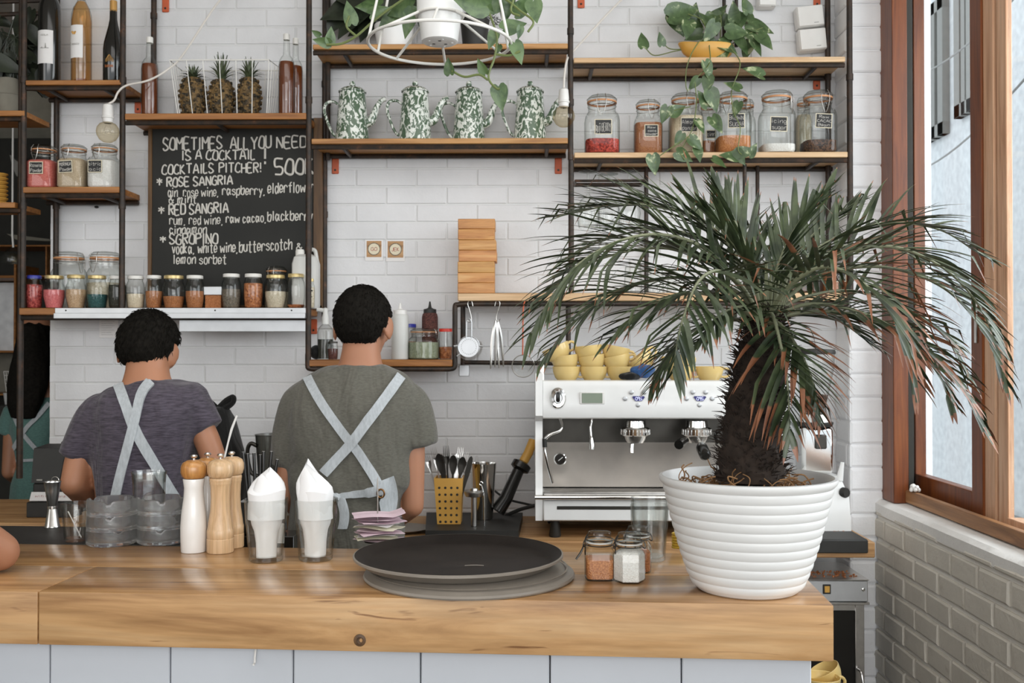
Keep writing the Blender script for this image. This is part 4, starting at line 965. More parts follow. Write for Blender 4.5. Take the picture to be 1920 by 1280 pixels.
for i, (pc, pw, pb, pt, lt, lab) in enumerate(((360, 50, 205, 146, 120, 'pineapple with short dark leaves, left in the wire basket'), (414, 48, 205, 150, 98, 'pineapple with tall spreading leaves, middle of the wire basket'), (466, 44, 205, 146, 106, 'pineapple at the right in the wire basket'))):
    yy = YS + .085; r = pw / 2 * MPP(yy); z0 = zB + .007; zt = ZZ(pt, yy, pc); c = (XX(pc, yy), yy, z0)
    t = thing('pineapple', lab, 'pineapple', c, 'pineapples in the basket')
    H = zt - z0; m = MB()
    rows = 14; n = 18
    prof = [(0, 0), (r * .55, 0)]
    for k in range(rows + 1):
        s = k / rows; prof.append((r * (math.sin(PI * (0.16 + .70 * s)) ** .55) * (1 if k % 2 else .955), H * (.02 + .96 * s)))
    prof += [(r * .4, H), (0, H)]
    m.lathe(prof, 24, c); 
    for k in range(1, rows, 2):
        s = k / rows; rr = r * (math.sin(PI * (0.16 + .70 * s)) ** .55)
        for j in range(11):
            a = 2 * PI * (j + (.5 if (k // 2) % 2 else 0)) / 11
            m.ball((c[0] + rr * math.cos(a), c[1] + rr * math.sin(a), z0 + H * (.02 + .96 * s)), (.0065, .0065, .0062), 6, 4)
    m.build('fruit', M['pineskin'], t)
    m = MB(); LH = ZZ(lt, yy, pc) - zt
    for k in range(34):
        a = k * 2.4; lev = k / 34; L = LH * (.45 + .62 * lev); out = (1 - lev) * .038 + .006
        d = Vector((math.cos(a), math.sin(a), 0)); s = Vector((-d.y, d.x, 0)); rows_ = []
        for q in range(6):
            u = q / 5; p = Vector((c[0], c[1], zt - .006)) + d * (.006 + out * (u ** 1.4) * (1 + .3 * u)) + Vector((0, 0, L * u - (.018 * u ** 3 if lev < .6 else 0)))
            wd = .0062 * (1 - u) ** .7 + .0004
            rows_.append([p - s * wd, p + d * -.0012, p + s * wd])
        m.grid(rows_, d * -.0008)
    m.build('crown', M['pineleaf'], t)
# ------------------------------------------------------------------ enamel coffee pots
for i, (pc, wb, lab) in enumerate(((660, 64, 'green and white mottled enamel coffee pot, first on its shelf, white lid rim'), (778, 62, 'green and white mottled enamel coffee pot, second of the row'), (879, 62, 'green and white mottled enamel coffee pot, third of the row, leaf by its spout'), (994, 63, 'green and white mottled enamel coffee pot, fourth, beside the bare bulb'))):
    yy = YS + (.085, .07, .115, .085)[i]; s = MPP(yy); c = Vector((XX(pc, yy), yy, zC2)); H = ZZ(153, yy, pc) - zC2
    t = thing('coffee_pot', lab, 'coffee pot', c, 'enamel coffee pots')
    em = enamel('mottled enamel', 3.1 * i + .7)
    r0, r1 = wb / 2 * s, 24 * s; zb_ = H * .82
    MB().lathe([(0, .0008), (r0 * .95, .0008), (r0, .004), (r0 * .985, zb_ * .1), (r1 * 1.02, zb_ * .985), (r1, zb_), (r1 * .9, zb_)], 32, c).build('body', em, t)
    ld = MB().lathe([(r1 * 1.08, zb_), (r1 * 1.1, zb_ + .003), (r1 * 1.02, zb_ + .007), (r1 * .8, zb_ + .015), (r1 * .35, zb_ + .0205), (0, zb_ + .021)], 28, c).build('lid', em, t)
    MB().lathe([(.004, zb_ + .019), (.005, zb_ + .024), (.0105, zb_ + .026), (.011, zb_ + .031), (.008, H), (0, H)], 16, c).build('knob', em, ld)
    V = lambda px, pz: c + Vector((px * s, 0, pz * s))
    MB().tube(catmull([V(-24, 72), V(-36, 79), V(-49, 76), V(-53, 62), V(-48, 44), V(-40, 24), V(-32, 14), V(-28, 18)], 5), [.0042, .0058, .006, .0055, .005, .0042], 10).build('handle', em, t)
    sp = MB(); path = catmull([V(22, 38), V(34, 42), V(41, 54), V(46, 68), V(54, 80), V(63, 84)], 5)
    sp.tube(path, [.017, .017, .0135, .0108, .0088, .008], 14); sp.build('spout', em, t)
# ------------------------------------------------------------------ wine glasses hanging from the rail
for i, (pc, yy, lab) in enumerate(((1103, YS + .055, 'wine glass hanging upside down from the rail, beside the shelf post'), (1180, YS + .055, 'second wine glass hanging upside down, half behind palm tips'), (1142, YS + .105, 'wine glass hanging behind, between the two front glasses'))):
    c = Vector((XX(pc, yy), yy, 0)); z0 = ZZ(316, YS, pc)
    MBg = MB().lathe([(0, z0 + .0015), (.033, z0), (.034, z0 - .0015), (.006, z0 - .006), (.0038, z0 - .012), (.0035, z0 - .075), (.007, z0 - .085), (.026, z0 - .10), (.038, z0 - .125), (.041, z0 - .15), (.036, z0 - .185), (.033, z0 - .2)], 28, c)
    g = MBg.build('wine_glass', M['glassclear'], None, loc=(c.x, c.y, z0 - .2)); tag(g, lab, 'glass', 'hanging wine glasses')
for i, (pc, yy, hp, lab) in enumerate(((1187, YJ, 500, 'upturned clear tumbler on the long shelf, left one behind the palm'), (1228, YJ, 500, 'upturned clear tumbler on the long shelf, middle one behind the palm'), (1268, YJ, 500, 'upturned clear tumbler on the long shelf, nearest the palm crown'))):
    c = Vector((XX(pc, yy), yy, zE + .0008)); H = ZZ(hp, yy, pc) - zE
    g = MB().lathe([(.034, 0), (.033, .01), (.028, H * .97), (.026, H), (0, H)], 20, c).build('tumbler', M['glassclear'], None, loc=c); tag(g, lab, 'glass', 'tumblers on the long shelf')
# ------------------------------------------------------------------ wooden blocks stack
zz = zE
for i, (a, d, py0, py1, bm) in enumerate(((858, 927, 549, 530, 0), (858, 927, 530, 511, 0), (858, 927, 511, 490, 0), (859.5, 931, 490, 469, 0), (859.5, 930, 469, 449.5, 0), (858.5, 927, 449.5, 429, 0), (858.5, 928, 429, 410, 0))):
    y0 = YS + .012; z1 = ZZ(py1, y0, 890)
    o = fbox(MB(), XX(a, y0), XX(d, y0), y0, y0 + .10, zz + .0004, z1, .0018).build('wooden_block', wood('block wood', srgb(158 + 5 * (i % 3), 98, 46), srgb(200 + 6 * (i % 2), 142 + 4 * (i % 3), 82), srgb(218, 170, 112), 0, 0.45, 1.3, 0.5, shift=3.7 * i), None, loc=(XX(890, y0), y0, zz))
    tag(o, ('bottom wooden block of the stack on the long shelf', 'second wooden block from the bottom of the stack', 'third wooden block from the bottom of the stack', 'wooden block with a dark knot, fourth in the stack', 'third wooden block from the top of the stack', 'second wooden block from the top of the stack', 'topmost wooden block of the stack against the white wall')[i], 'block', 'stack of wooden blocks')
    zz = z1
# ------------------------------------------------------------------ low shelf bottles
def squeeze(label, pxl, pxr, pybody, pytip, y, body, cap, fillmat=None, fill=.5):
    xc = (XX(pxl, y) + XX(pxr, y)) / 2; r = (pxr - pxl) / 2 * MPP(y); zb_ = ZZ(pybody, y, pxl); zt = ZZ(pytip, y, pxl); c = (xc, y, 0)
    t = thing('squeeze_bottle', label, 'bottle', (xc, y, zF))
    H = zb_ - zF
    MB().lathe([(0, zF + .001), (r * .95, zF + .001), (r, zF + .006), (r, zF + H * .9), (r * .9, zF + H * .97), (r * .75, zb_), (0, zb_)], 24, c).build('body', body, t)
    MB().lathe([(r * .8, zb_ - .002), (r * .8, zb_ + .012), (r * .5, zb_ + .014), (r * .22, zb_ + .018), (.0025, zt), (0, zt)], 20, c).build('nozzle', cap, t)
    return t
squeeze('clear squeeze bottle of cloudy liquid right of the grey shirted barista', 734, 766, 588, 568, YS + .05, M['frosted'], M['whiteplastic'])
squeeze('dark brown sauce squeeze bottle with black nozzle behind the green powder jar', 791, 821, 586, 565, YS + .13, M['darksauce'], M['black'])
screw_jar('small jar with a bright red lid at the right end of the low shelf', 822, 849, 616, zF, YS + .08, M['redlid'], M['nuts'], .4, 0, .95, None)
screw_jar('jar with blue lid mostly hidden behind the green powder jar', 742, 782, 607, zF, YS + .135, M['bluelid'], M['brownraw'], .5, 0, .95, None)
screw_jar('small dark jar with metal lid left of the barista in grey', 614, 634, 640, zF, YS + .035, M['darkmetal'], M['darksauce'], .6, 0, .95, None)
sp = thing('spray_bottle', 'clear spray bottle with black base on the low shelf, left of the barista', 'bottle', (XX(610, YS + .05), YS + .05, zF))
c = (XX(610, YS + .05), YS + .05, zF); k = MPP(YS + .05)
MB().lathe([(0, .001), (15 * k, .001), (15 * k, 52 * k), (12 * k, 60 * k), (6 * k, 66 * k)], 20, c).build('body', M['glassclear'], sp)
MB().lathe([(0, .003), (14 * k, .003), (14 * k, 38 * k), (0, 38 * k)], 20, c).build('liquid', M['darkbits'], sp)
MB().lathe([(7 * k, 66 * k), (7 * k, 78 * k), (5 * k, 86 * k), (5 * k, 96 * k), (0, 98 * k)], 14, c).tube([(c[0], c[1], c[2] + 92 * k), (c[0] - 16 * k, c[1], c[2] + 94 * k)], 4 * k, 8).build('spray_head', M['frosted'], sp)
bb = thing('bag', 'dark folded bag slumped on the low shelf at the left end', 'bag', (XX(592, YS + .06), YS + .06, zF))
m = MB().ball((XX(593, YS + .07), YS + .07, zF + .026), (.022, .04, .0255), 14, 10); m.build('body', M['blackcloth'], bb)
# ------------------------------------------------------------------ tools on the hanging rail
def s_hook(px, py0, py1, y, flip):
    x = XX(px, y); z0, z1 = ZZ(py0, y, px), ZZ(py1, y, px); f = flip
    return catmull([(x - .012 * f, y, z0 - .02), (x - .008 * f, y, z0 - .004), (x, y, z0), (x + .006 * f, y, z0 - .012), (x + .001 * f, y, z0 - .030), (x - .006 * f, y, z1 + .02), (x - .006 * f, y, z1 + .004), (x + .001 * f, y, z1), (x + .007 * f, y, z1 + .008)], 5)
yT = YS + .005
h1 = tag(MB().tube(s_hook(880, 563, 604, yT, -1), .0017, 6).build('hook', M['wire'], None, loc=P(880, 603, yT)), 'thin S hook on the rail carrying the round cocktail strainer', 'hook')
hs = thing('cocktail_strainer', 'round perforated cocktail strainer hanging from an S hook', 'strainer', P(880, 640, yT))
k = MPP(yT); cx, cz = XX(879, yT), ZZ(650, yT, 879)
m = MB(); ring = [(cx + 20 * k * math.cos(a), yT, cz + 20 * k * math.sin(a)) for a in [2 * PI * q / 32 for q in range(32)]]
m.tube(ring, .0022, 6, True)
m.lathe([(0, 0), (19.5 * k, 0), (19.5 * k, .0015), (0, .0015)], 32, (cx, yT + .002, cz), axis=Vector((0, -1, 0)))
m.build('plate', M['alu'], hs)
m = MB()
for q in range(90):
    a = PI * 1.02 + PI * .96 * q / 89 * 1.25 - .3; rr = 21.5 * k if q % 2 else 25.5 * k
    m.tube([(cx + rr * math.cos(a), yT - .003, cz + rr * math.sin(a)), (cx + (21.5 if not q % 2 else 25.5) * k * math.cos(a + .03), yT + .003, cz + (21.5 if not q % 2 else 25.5) * k * math.sin(a + .03))], .0006, 4)
m.build('spring', M['wire'], hs)
m = MB()
for a0, a1 in (((874, 634), (874.5, 603)), ((884, 634), (884, 603))): m.tube([P(a0[0], a0[1], yT), P(a1[0], a1[1], yT)], .0026, 6)
m.tube(catmull([P(874.5, 604, yT), P(876, 599, yT), P(881, 598, yT), P(884, 604, yT)], 4), .0026, 6); m.build('handle', M['alu'], hs)
for a0, a1 in (((858, 648), (851, 649)), ((898, 648), (906, 649)), ((863, 663), (857, 668))): MB().tube([P(a0[0], a0[1], yT), P(a1[0], a1[1], yT)], .0038, 8).build('prong', M['alu'], hs)
m = MB()
for q in range(24):
    a = 2 * PI * q / 24; m.ball((cx + 14 * k * math.cos(a), yT - .0005, cz + 14 * k * math.sin(a)), (.0012, .0008, .0012), 6, 4)
m.build('hole_ring', M['darkmetal'], hs)
tag(MB().tube(s_hook(934, 563, 602, yT, 1), .0017, 6).build('hook', M['wire'], None, loc=P(934, 602, yT)), 'thin S hook on the rail carrying the two tongs', 'hook')
for (a, d, lab, yy) in (((929, 600), (920, 691), 'steel tongs hanging from the hook, left pair', yT), ((933, 600), (936, 690), 'steel tongs hanging from the hook, right pair', yT + .014)):
    tg = thing('tongs', lab, 'tongs', P(a[0], a[1], yy), 'tongs on the rail')
    for sg in (0, 1):
        p0, p1 = P(a[0], a[1], yy), P(d[0] + sg * 8, d[1] - sg * 3, yy + sg * .012)
        mid = p0.lerp(p1, .4) + Vector((-.004 + .008 * sg, 0, 0))
        pts = catmull([p0, mid, p1], 8); rows = []
        for q, p in enumerate(pts):
            wd = .0025 + .003 * math.sin(PI * q / (len(pts) - 1)); rows.append([p + Vector((-wd, 0, 0)), p + Vector((0, -.002, 0)), p + Vector((wd, 0, 0))])
        MB().grid(rows, (0, .0012, 0)).build('arm', M['steel'], tg)
hp = thing('hanging_sieve', 'round wire strainer hanging lower, half hidden by palm leaf tips', 'strainer', P(981, 690, yT))
cx, cz = XX(981, yT), ZZ(686, yT, 981)
MB().tube([(cx + 21 * k * math.cos(a), yT, cz + 21 * k * math.sin(a)) for a in [2 * PI * q / 32 for q in range(32)]], .0018, 6, True).build('rim', M['wire'], hp)
MB().lathe([(20 * k, 0), (15 * k, .012), (8 * k, .018), (0, .02)], 24, (cx, yT, cz), axis=Vector((0, 1, 0))).build('mesh_bowl', M['glass'], hp)
MB().tube(catmull([(cx - .002, yT, cz + 21 * k), (cx - .001, yT, cz + 60 * k), (cx, yT, cz + 105 * k), (cx + .006, yT, ZZ(563, yT, 981))], 5), .0026, 6).build('handle', M['orange'], hp)
# ------------------------------------------------------------------ front bar
A0, A1 = PZ(-320, 1101.5, ZBAR), PZ(1563.5, 1134.5, ZBAR)       # front top edge
udir = (A1 - A0).normalized(); ndir = Vector((-udir.y, udir.x, 0))
B1 = PZ(1240, 1036, ZBAR); depth = (B1 - A0).dot(ndir); LBAR = (A1 - A0).length
bar = thing('bar_counter', 'thick honey coloured timber bar counter across the foreground', 'counter', (0.0, A0.y + .2, 0.0))
RB = Matrix.Translation(A0) @ Matrix(((udir.x, ndir.x, 0, 0), (udir.y, ndir.y, 0, 0), (0, 0, 1, 0), (0, 0, 0, 1)))
TH = 0.096
xs = (PZ(70, 1109, ZBAR) - A0).dot(udir)
def plank(name, x0, x1, y0, y1, mat, z0=-TH, z1=0.0, bev=0.003):
    m = MB(RB); m.box(((x0 + x1) / 2, (y0 + y1) / 2, (z0 + z1) / 2), (x1 - x0, y1 - y0, z1 - z0), bev, None, 2)
    return m.build(name, mat, bar)
mt = [M['bartop'], M['barfront']]
yg = (PZ(300, 1063, ZBAR) - A0).dot(ndir)
for nm, x0, x1, y0, y1 in (('front_plank', 0, xs - .0006, 0, yg - .0012), ('front_plank', xs + .0006, LBAR, 0, yg - .0012), ('rear_plank', 0, LBAR, yg + .0012, depth)):
    o = plank(nm, x0, x1, y0, y1, mt)
    for f in o.data.polygons:
        if f.normal.dot(-ndir) > .6: f.material_index = 1
kn = RB @ Vector(((PZ(676, 1118, ZBAR) - A0).dot(udir), 0, 0)); kz = ZZ(1200, kn.y, 676)
k_ = MB().lathe([(0.0001, -.0004), (.0042, -.0002), (.0058, .0012), (.0105, .0004), (.0115, -.001)], 18, (kn.x, kn.y - .0003, kz), axis=Vector((0, -1, 0))).build('knot', M['boardframe'], bar); k_['label'] = 'dark round knot in the wood'
MB(RB).box((LBAR / 2, .06 + .02, -TH - .45 - .0005), (LBAR - .05, .02, .9)).build('core', M['darkwall'], bar)
# white front panels
xr = (PZ(1523, 1134, ZBAR) - A0).dot(udir) + .015
edges = [(-320), 92, 318, 549, 788, 1031, 1278, 1523]
pts = []
for e in edges:
    d = ray(e, 1250); n2 = ndir; t = ((A0 + ndir * .035) - CAM).dot(ndir) / d.dot(ndir); pts.append(((CAM + d * t) - A0).dot(udir))
for a, c in zip(pts, pts[1:]):
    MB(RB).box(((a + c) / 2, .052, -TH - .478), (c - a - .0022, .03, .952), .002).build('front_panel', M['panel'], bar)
hk = PZ(506, 1240, ZBAR - TH - .02)
MB(RB).tube(catmull([(pts[2] + .16, .036, -TH - .002), (pts[2] + .16, .03, -TH - .02), (pts[2] + .16, .028, -TH - .032), (pts[2] + .16, .022, -TH - .034)], 4), .002, 6).build('bag_hook', M['whiteplastic'], bar)
# black rubber mat ledge behind the bar at the left
LM = depth + .003
bm_ = thing('bar_ledge', 'black rubber covered ledge behind the left end of the bar', 'ledge', RB @ Vector((.6, LM + .1, -1.05)))
MB(RB).box((.18, LM + .115, -.006), (.72, .22, .010), .002).build('mat', M['black'], bm_)
MB(RB).box((.18, LM + .115, -.03), (.72, .22, .036), .002).build('shelf', M['blackgloss'], bm_)
MB(RB).box((.18, LM + .03, -.53), (.68, .02, .962)).build('panel', M['darkwall'], bm_)
def onbar(px, py, r, z=ZBAR):
    # centre of something of radius r whose front foot shows at that pixel
    p = PZ(px, py, z); d = (p - CAM); d.z = 0; return p + d.normalized() * r
# ------------------------------------------------------------------ bar objects
def jigger(px, pyb, H, label):
    c = onbar(px, pyb, .017, ZBAR - .0008)
    c.z = ZBAR
    t = thing('jigger', label, 'jigger', c)
    k = H
    MB().lathe([(.0185, .0), (.0185, .0018), (.017, .004), (.0105, .40 * k), (.0085, .42 * k), (.0105, .44 * k), (.0165, .80 * k), (.0195, .975 * k), (.0205, .99 * k), (.0203, k), (.018, .985 * k), (.015, .8 * k), (.009, .46 * k), (0, .45 * k)], 28, c).build('cups', M['steel'], t)
    MB().lathe([(.0098, .395 * k), (.0112, .40 * k), (.0112, .455 * k), (.0098, .46 * k)], 20, c).build('collar', M['chrome'], t)
    MB().tube([(c.x + .009 * math.cos(a), c.y + .014, c.z + k + .001 + .008 * math.sin(a)) for a in [PI * q / 10 for q in range(11)]], .0012, 6).build('ring', M['wire'], t)
jigger(98, 990, .112, 'double ended steel jigger standing at the left end of the bar')
def facet_glass(label, px, pyb, pxtop, pxbot, pytop, group=None, wall=.0028, rim=.36, cat='glass', name='tumbler', flip=False, z=ZBAR):
    y0 = PZ(px, pyb, z).y; s = MPP(y0 + .03); rt = pxtop / 2 * s; rb = pxbot / 2 * s
    c = onbar(px, pyb, rb * .9, z); H = ZZ(pytop, c.y - rt * .2, px) - z
    t = thing(name, label, cat, c, group)
    n = 40; vs = []
    def rad(u, inner=False):
        if u > 1 - rim: r = rb + (rt - rb) * (.74 + .26 * (u - (1 - rim)) / rim)
        else: r = rb + (rt - rb) * (.64 * u / (1 - rim))
        return r - (wall if inner else 0)
    m = MB(); rings = []
    us = [0, .02, .08, .2, .4, 1 - rim - .05, 1 - rim, 1 - rim + .05, .85, .97, 1]
    def ringpts(u, inner):
        zz = H * u if not flip else H * (1 - u); r = rad(u, inner); out = []
        for k in range(n):
            a = 2 * PI * k / n; q = 1.0
            if not inner and .03 < u < 1 - rim + .01: q = 1 - .035 * (0.5 + .5 * math.cos(10 * a))
            if u == 0 and not inner: q = .93
            out.append(Vector((c.x + r * q * math.cos(a), c.y + r * q * math.sin(a), c.z + .0006 + zz)))
        return out
    for u in us: rings.append(ringpts(u, False))
    for u in reversed([.085, .2, .5, .8, .97, .998]): rings.append(ringpts(u, True))
    rings.append([v.lerp(Vector((c.x, c.y, v.z)), .9) for v in rings[-1]])
    if flip: rings = [list(reversed(r)) for r in rings]
    m.loft(rings); m.build('glass', M['tumbglass'], t)
    return t, c, H, rt, rb
t, c, H, rt, rb = facet_glass('short faceted glass with a white stirrer inside, left of the ashtrays', 141, 1017, 52, 38, 943, 'faceted glasses on the bar')
MB().tube([c + Vector((.012, .004, .008)), c + Vector((-.016, -.002, H * .78))], .0013, 6).tube([c + Vector((.006, .006, .01)), c + Vector((.012, .0, H * .35))], .0011, 6).build('stirrer', M['whiteplastic'], t)
def ashtray(label, px, pyb, w, k, c=None):
    s = MPP(2.1); r = w / 2 * s; h = .0365
    if c is None: c = onbar(px, pyb, r); 
    c = Vector((c.x, c.y, ZBAR + .0006 + k * (h - .004)))
    a0 = random.uniform(0, 2)
    m = MB(); n = 60; rings = []
    def ring(rr, zz, notch=False, inner=False):
        out = []
        for q in range(n):
            a = 2 * PI * q / n; dz = 0
            if notch:
                for j in range(3):
                    da = (a - a0 - j * 2 * PI / 3 + PI) % (2 * PI) - PI
                    dz -= .008 * math.exp(-(da / .12) ** 2)
            out.append(Vector((c.x + rr * math.cos(a), c.y + rr * math.sin(a), c.z + zz + dz)))
        return out
    rings = [ring(r * .2, 0), ring(r * .93, 0), ring(r * .985, .003), ring(r, .012), ring(r, h - .010), ring(r * .985, h - .001, True), ring(r * .96, h, True), ring(r * .92, h - .003, True), ring(r * .86, .016), ring(r * .78, .009), ring(r * .2, .008)]
    m.loft(rings)
    tag(m.build('ashtray', M['ashglass'], None, loc=c), label, 'ashtray', 'stacked glass ashtrays'); return c
for px, pyb, w, pos in ((210, 1027, 98, 'left'), (303, 1024, 96, 'right')):
    c = None
    for k, w_ in enumerate(('bottom', 'middle', 'top')):
        c = ashtray('%s glass ashtray of the %s stack on the bar' % (w_, pos), px, pyb, w - k * 1.0, k, c)
facet_glass('upturned faceted glass standing behind the ashtray stacks', 279, 1014, 62, 56, 888, 'faceted glasses on the bar', flip=False, rim=.02)
def mill(label, px, pyb, pytop, body, cap, plain_=False, w=49):
    y0 = PZ(px, pyb, ZBAR).y; s = MPP(y0 + .02); R = w / 2 * s; c = onbar(px, pyb, R * .98); H = ZZ(pytop, c.y, px) - ZBAR
    t = thing('pepper_mill', label, 'pepper mill', c, 'pepper mills')
    c = c + Vector((0, 0, .0005))
    if plain_:
        MB().lathe([(0, 0), (R * .93, 0), (R * .95, .003), (R * .99, H * .15), (R, H * .25), (R * .92, H * .40), (R * .76, H * .56), (R * .73, H * .66), (R * .82, H * .745), (R * .80, H * .752), (0, H * .752)], 36, c).build('body', body, t)
    else:
        MB().lathe([(0, 0), (R * .98, 0), (R, .002), (R, H * .135), (R * .96, H * .141), (R * .985, H * .148), (R * .99, H * .22), (R * .95, H * .232), (R * .93, H * .245), (R * .88, H * .3), (R * .74, H * .42), (R * .70, H * .54), (R * .735, H * .66), (R * .78, H * .69), (R * .80, H * .70), (R * .78, H * .712), (R * .82, H * .725), (R * .81, H * .745), (R * .78, H * .753), (0, H * .753)], 36, c).build('body', body, t)
    MB().lathe([(R * .74, H * .755), (R * .88, H * .77), (R * .985, H * .82), (R * .97, H * .875), (R * .84, H * .915), (R * .5, H * .94), (R * .2, H * .945), (0, H * .945)], 36, c).build('cap', cap, t)
    MB().lathe([(.003, H * .942), (.003, H * .96), (.0065, H * .968), (.0078, H * .982), (.0055, H * .996), (0, H)], 16, c).build('knob', M['chrome'], t)
mill('white pepper mill with a caramel wooden cap, front left', 363, 1038, 852, M['porcelain'], M['caramel'], True)
mill('white pepper mill with wooden cap, behind the front white one', 389, 1024, 848, M['porcelain'], M['caramel'], True, 46)
mill('pale beech pepper mill, front right of the four mills', 413, 1039, 850, M['beech'], M['beech'], False, 50)
mill('pale beech pepper mill standing behind the other beech one', 434, 1029, 846, M['beech'], M['beech'], False, 46)
# napkin glasses
def napkin(label, c, rt, H, tipx, tipz, seed):
    random.seed(seed); t = thing('paper_napkin', label, 'napkin', c + Vector((0, 0, .012)), 'folded napkins in glasses')
    m = MB(); rows = []
    levs = [(-.0, .0), (.12, .42), (.3, .58), (.5, .68), (.68, .8), (.86, .86), (1.0, .86)]
    n = 28; zt = H
    prof = []
    for u, f in ((.07, .50), (.3, .52), (.5, .60), (.6, .72), (.8, .82), (1.0, .86), (1.12, .9)):
        ring = []
        for q in range(n):
            a = 2 * PI * q / n; rr = rt * f * (1 + .06 * math.sin(3 * a + seed) + .03 * math.sin(7 * a + seed * 2 + u * 4))
            ring.append(Vector((c.x + rr * math.cos(a), c.y + rr * math.sin(a) * .92, c.z + H * u + (.004 * math.sin(2 * a + seed) if u > 1 else 0))))
        rows.append(ring)
    # the part above the rim: a folded cone leaning to a blunt tip
    top = c + Vector((tipx, 0, tipz))
    for w_, sq in ((.12, .97), (.3, .86), (.5, .66), (.7, .42), (.86, .21), (.96, .08), (1.0, .02)):
        ring = []
        for q in range(n):
            a = 2 * PI * q / n; rr = rt * .92 * sq * (1 + .05 * math.sin(3 * a + seed))
            base = Vector((c.x, c.y, c.z + H * 1.12)).lerp(top, w_)
            fold = .006 * math.sin(2 * a + seed * 3 + w_ * 3)
            ring.append(base + Vector((rr * math.cos(a), rr * .55 * math.sin(a) + fold, fold * .8)))
        rows.append(ring)
    m.loft(rows); m.build('roll', M['napkin'], t)
    # loose folded flap wrapped round the front
    m = MB(); rows = []
    for k in range(9):
        u = k / 8; row = []
        for q in range(15):
            v = q / 14; a = -PI * (.08 + .92 * v) + .2
            rr = rt * (.88 + .04 * math.sin(v * 6 + seed)) * (1 - .28 * max(0, u - .55) / .45)
            hz = H * .68 + (H * .38 + (tipz - H) * .80 * max(0.05, 1 - abs(v - .62) * 1.9)) * u
            row.append(Vector((c.x + tipx * .55 * u * u + rr * math.cos(a), c.y + rr * .86 * math.sin(a), c.z + hz)))
        rows.append(row)
    m.grid(rows, (0, .0015, 0)); m.build('outer_fold', M['napkin'], t)
    random.seed(seed + 5)
t, c, H, rt, rb = facet_glass('left tumbler holding a white folded napkin', 499, 1057, 81, 62, 936, 'napkin tumblers', rim=.42)
napkin('white napkin rolled in the left tumbler, pointed top', c, rt - .003, H, .006, H * 1.47, 2.0)
t, c, H, rt, rb = facet_glass('right tumbler holding a taller white folded napkin', 592, 1055, 82, 62, 936, 'napkin tumblers', rim=.42)
napkin('taller white napkin in the right tumbler, leaning top', c, rt - .003, H, -.018, H * 1.62, 5.0)
# receipts on a spike
cs = onbar(708, 1020, .03, ZBAR)
rs = thing('receipt_spike', 'thin upright spike piercing a pile of receipts on the bar', 'receipt spike', cs)
MB().tube([cs + Vector((0, 0, .001)), cs + Vector((0, 0, ZZ(900, cs.y, 708) - ZBAR)), cs + Vector((0, 0, ZZ(893, cs.y, 708) - ZBAR))], [.0017, .0016, .0003], 8).build('needle', M['wire'], rs)
MB().lathe([(0, .0005), (.03, .0005), (.03, .003), (0, .004)], 24, cs).build('base', M['darkmetal'], rs)
random.seed(21)
labs = ['lowest', 'second lowest', 'third lowest', 'fourth from the bottom', 'middle', 'fifth from the top', 'fourth from the top', 'third from the top', 'second from the top', 'topmost']
for i in range(10):
    m = MB(); rows = []; zc = ZBAR + .0065 + i * .0056 + (.004 if i == 9 else 0); an = random.uniform(-.5, .5); L, W = random.uniform(.082, .105), random.uniform(.05, .07)
    if i == 9: L, W, an = .115, .075, .25
    cx, cy = cs.x + random.uniform(-.006, .012), cs.y + random.uniform(-.006, .006)
    ph = random.uniform(0, 6)
    for a in range(9):
        row = []
        for e in range(6):
            u, v = a / 8 - .5, e / 5 - .5
            x, y = u * L, v * W
            zz = .0019 * math.sin(u * 5 + ph) + .0012 * math.sin(v * 8 + ph) + (.022 * max(0, u - .28) * 2 if i == 9 else 0)
            row.append(Vector((cx + x * math.cos(an) - y * math.sin(an), cy + x * math.sin(an) + y * math.cos(an), zc + zz)))
        rows.append(row)
    m.grid(rows, (0, 0, .0004))
    tag(m.build('receipt', (M['pinkpaper'], M['yellowpaper'], M['paper'], M['pinkpaper'])[i % 4] if i < 9 else M['pinkpaper'], None, loc=(cx, cy, zc)), labs[i] + ' crumpled receipt on the spike', 'receipt', 'receipts on the spike')
random.seed(9)
# trays
def tray(label, c, R, h, up):
    t = thing('serving_tray', label, 'tray', c, 'round serving trays')
    if up:
        MB().lathe([(0, .001), (R * .86, .001), (R * .90, .004), (R * .985, h - .004), (R * 1.0, h - .003), (R, h + .001), (R * .985, h + .002)], 72, c).build('shell', M['trayrim'], t)
        MB().lathe([(0, .0055), (R * .85, .0055), (R * .885, .0085), (R * .975, h + .0008), (R * .9855, h + .0012)], 72, c).build('lining', M['traytop'], t)
    else:
        MB().lathe([(R * .99, .0008), (R, .004), (R * .99, .008), (R * .935, .012), (R * .90, .016), (R * .87, h - .002), (R * .845, h), (0, h)], 72, c).build('shell', M['trayrim'], t)
        MB().lathe([(R * .93, .0155), (R * .938, .0175), (R * .92, .018)], 72, c).build('ridge', M['trayrim'], t)
    return t
ctr = onbar(880, 1128, .205); Rt = 197 * MPP(ctr.y) 
tray('lower round grey tray lying upside down on the bar', ctr, Rt, .019, False)
ctt = Vector((XX(860, ctr.y + .01), ctr.y + .012, ZBAR + .0195))
tt = tray('upper round tray with a dark brown lining, resting on the other tray', ctt, Rt, .020, True)
m = MB()
for (a, e, L) in ((885, 1062, .02), (894, 1061, .012)): pass
p = PZ(889, 1061, ctt.z + .006); m.grid([[p + Vector((x * .036 - .018, y * .008 + .004 * math.sin(x * 3), 0.0002)) for x in [q / 8 for q in range(9)]] for y in (0, .5 , 1)])
m.build('scratch', M['trayrim'], tt)
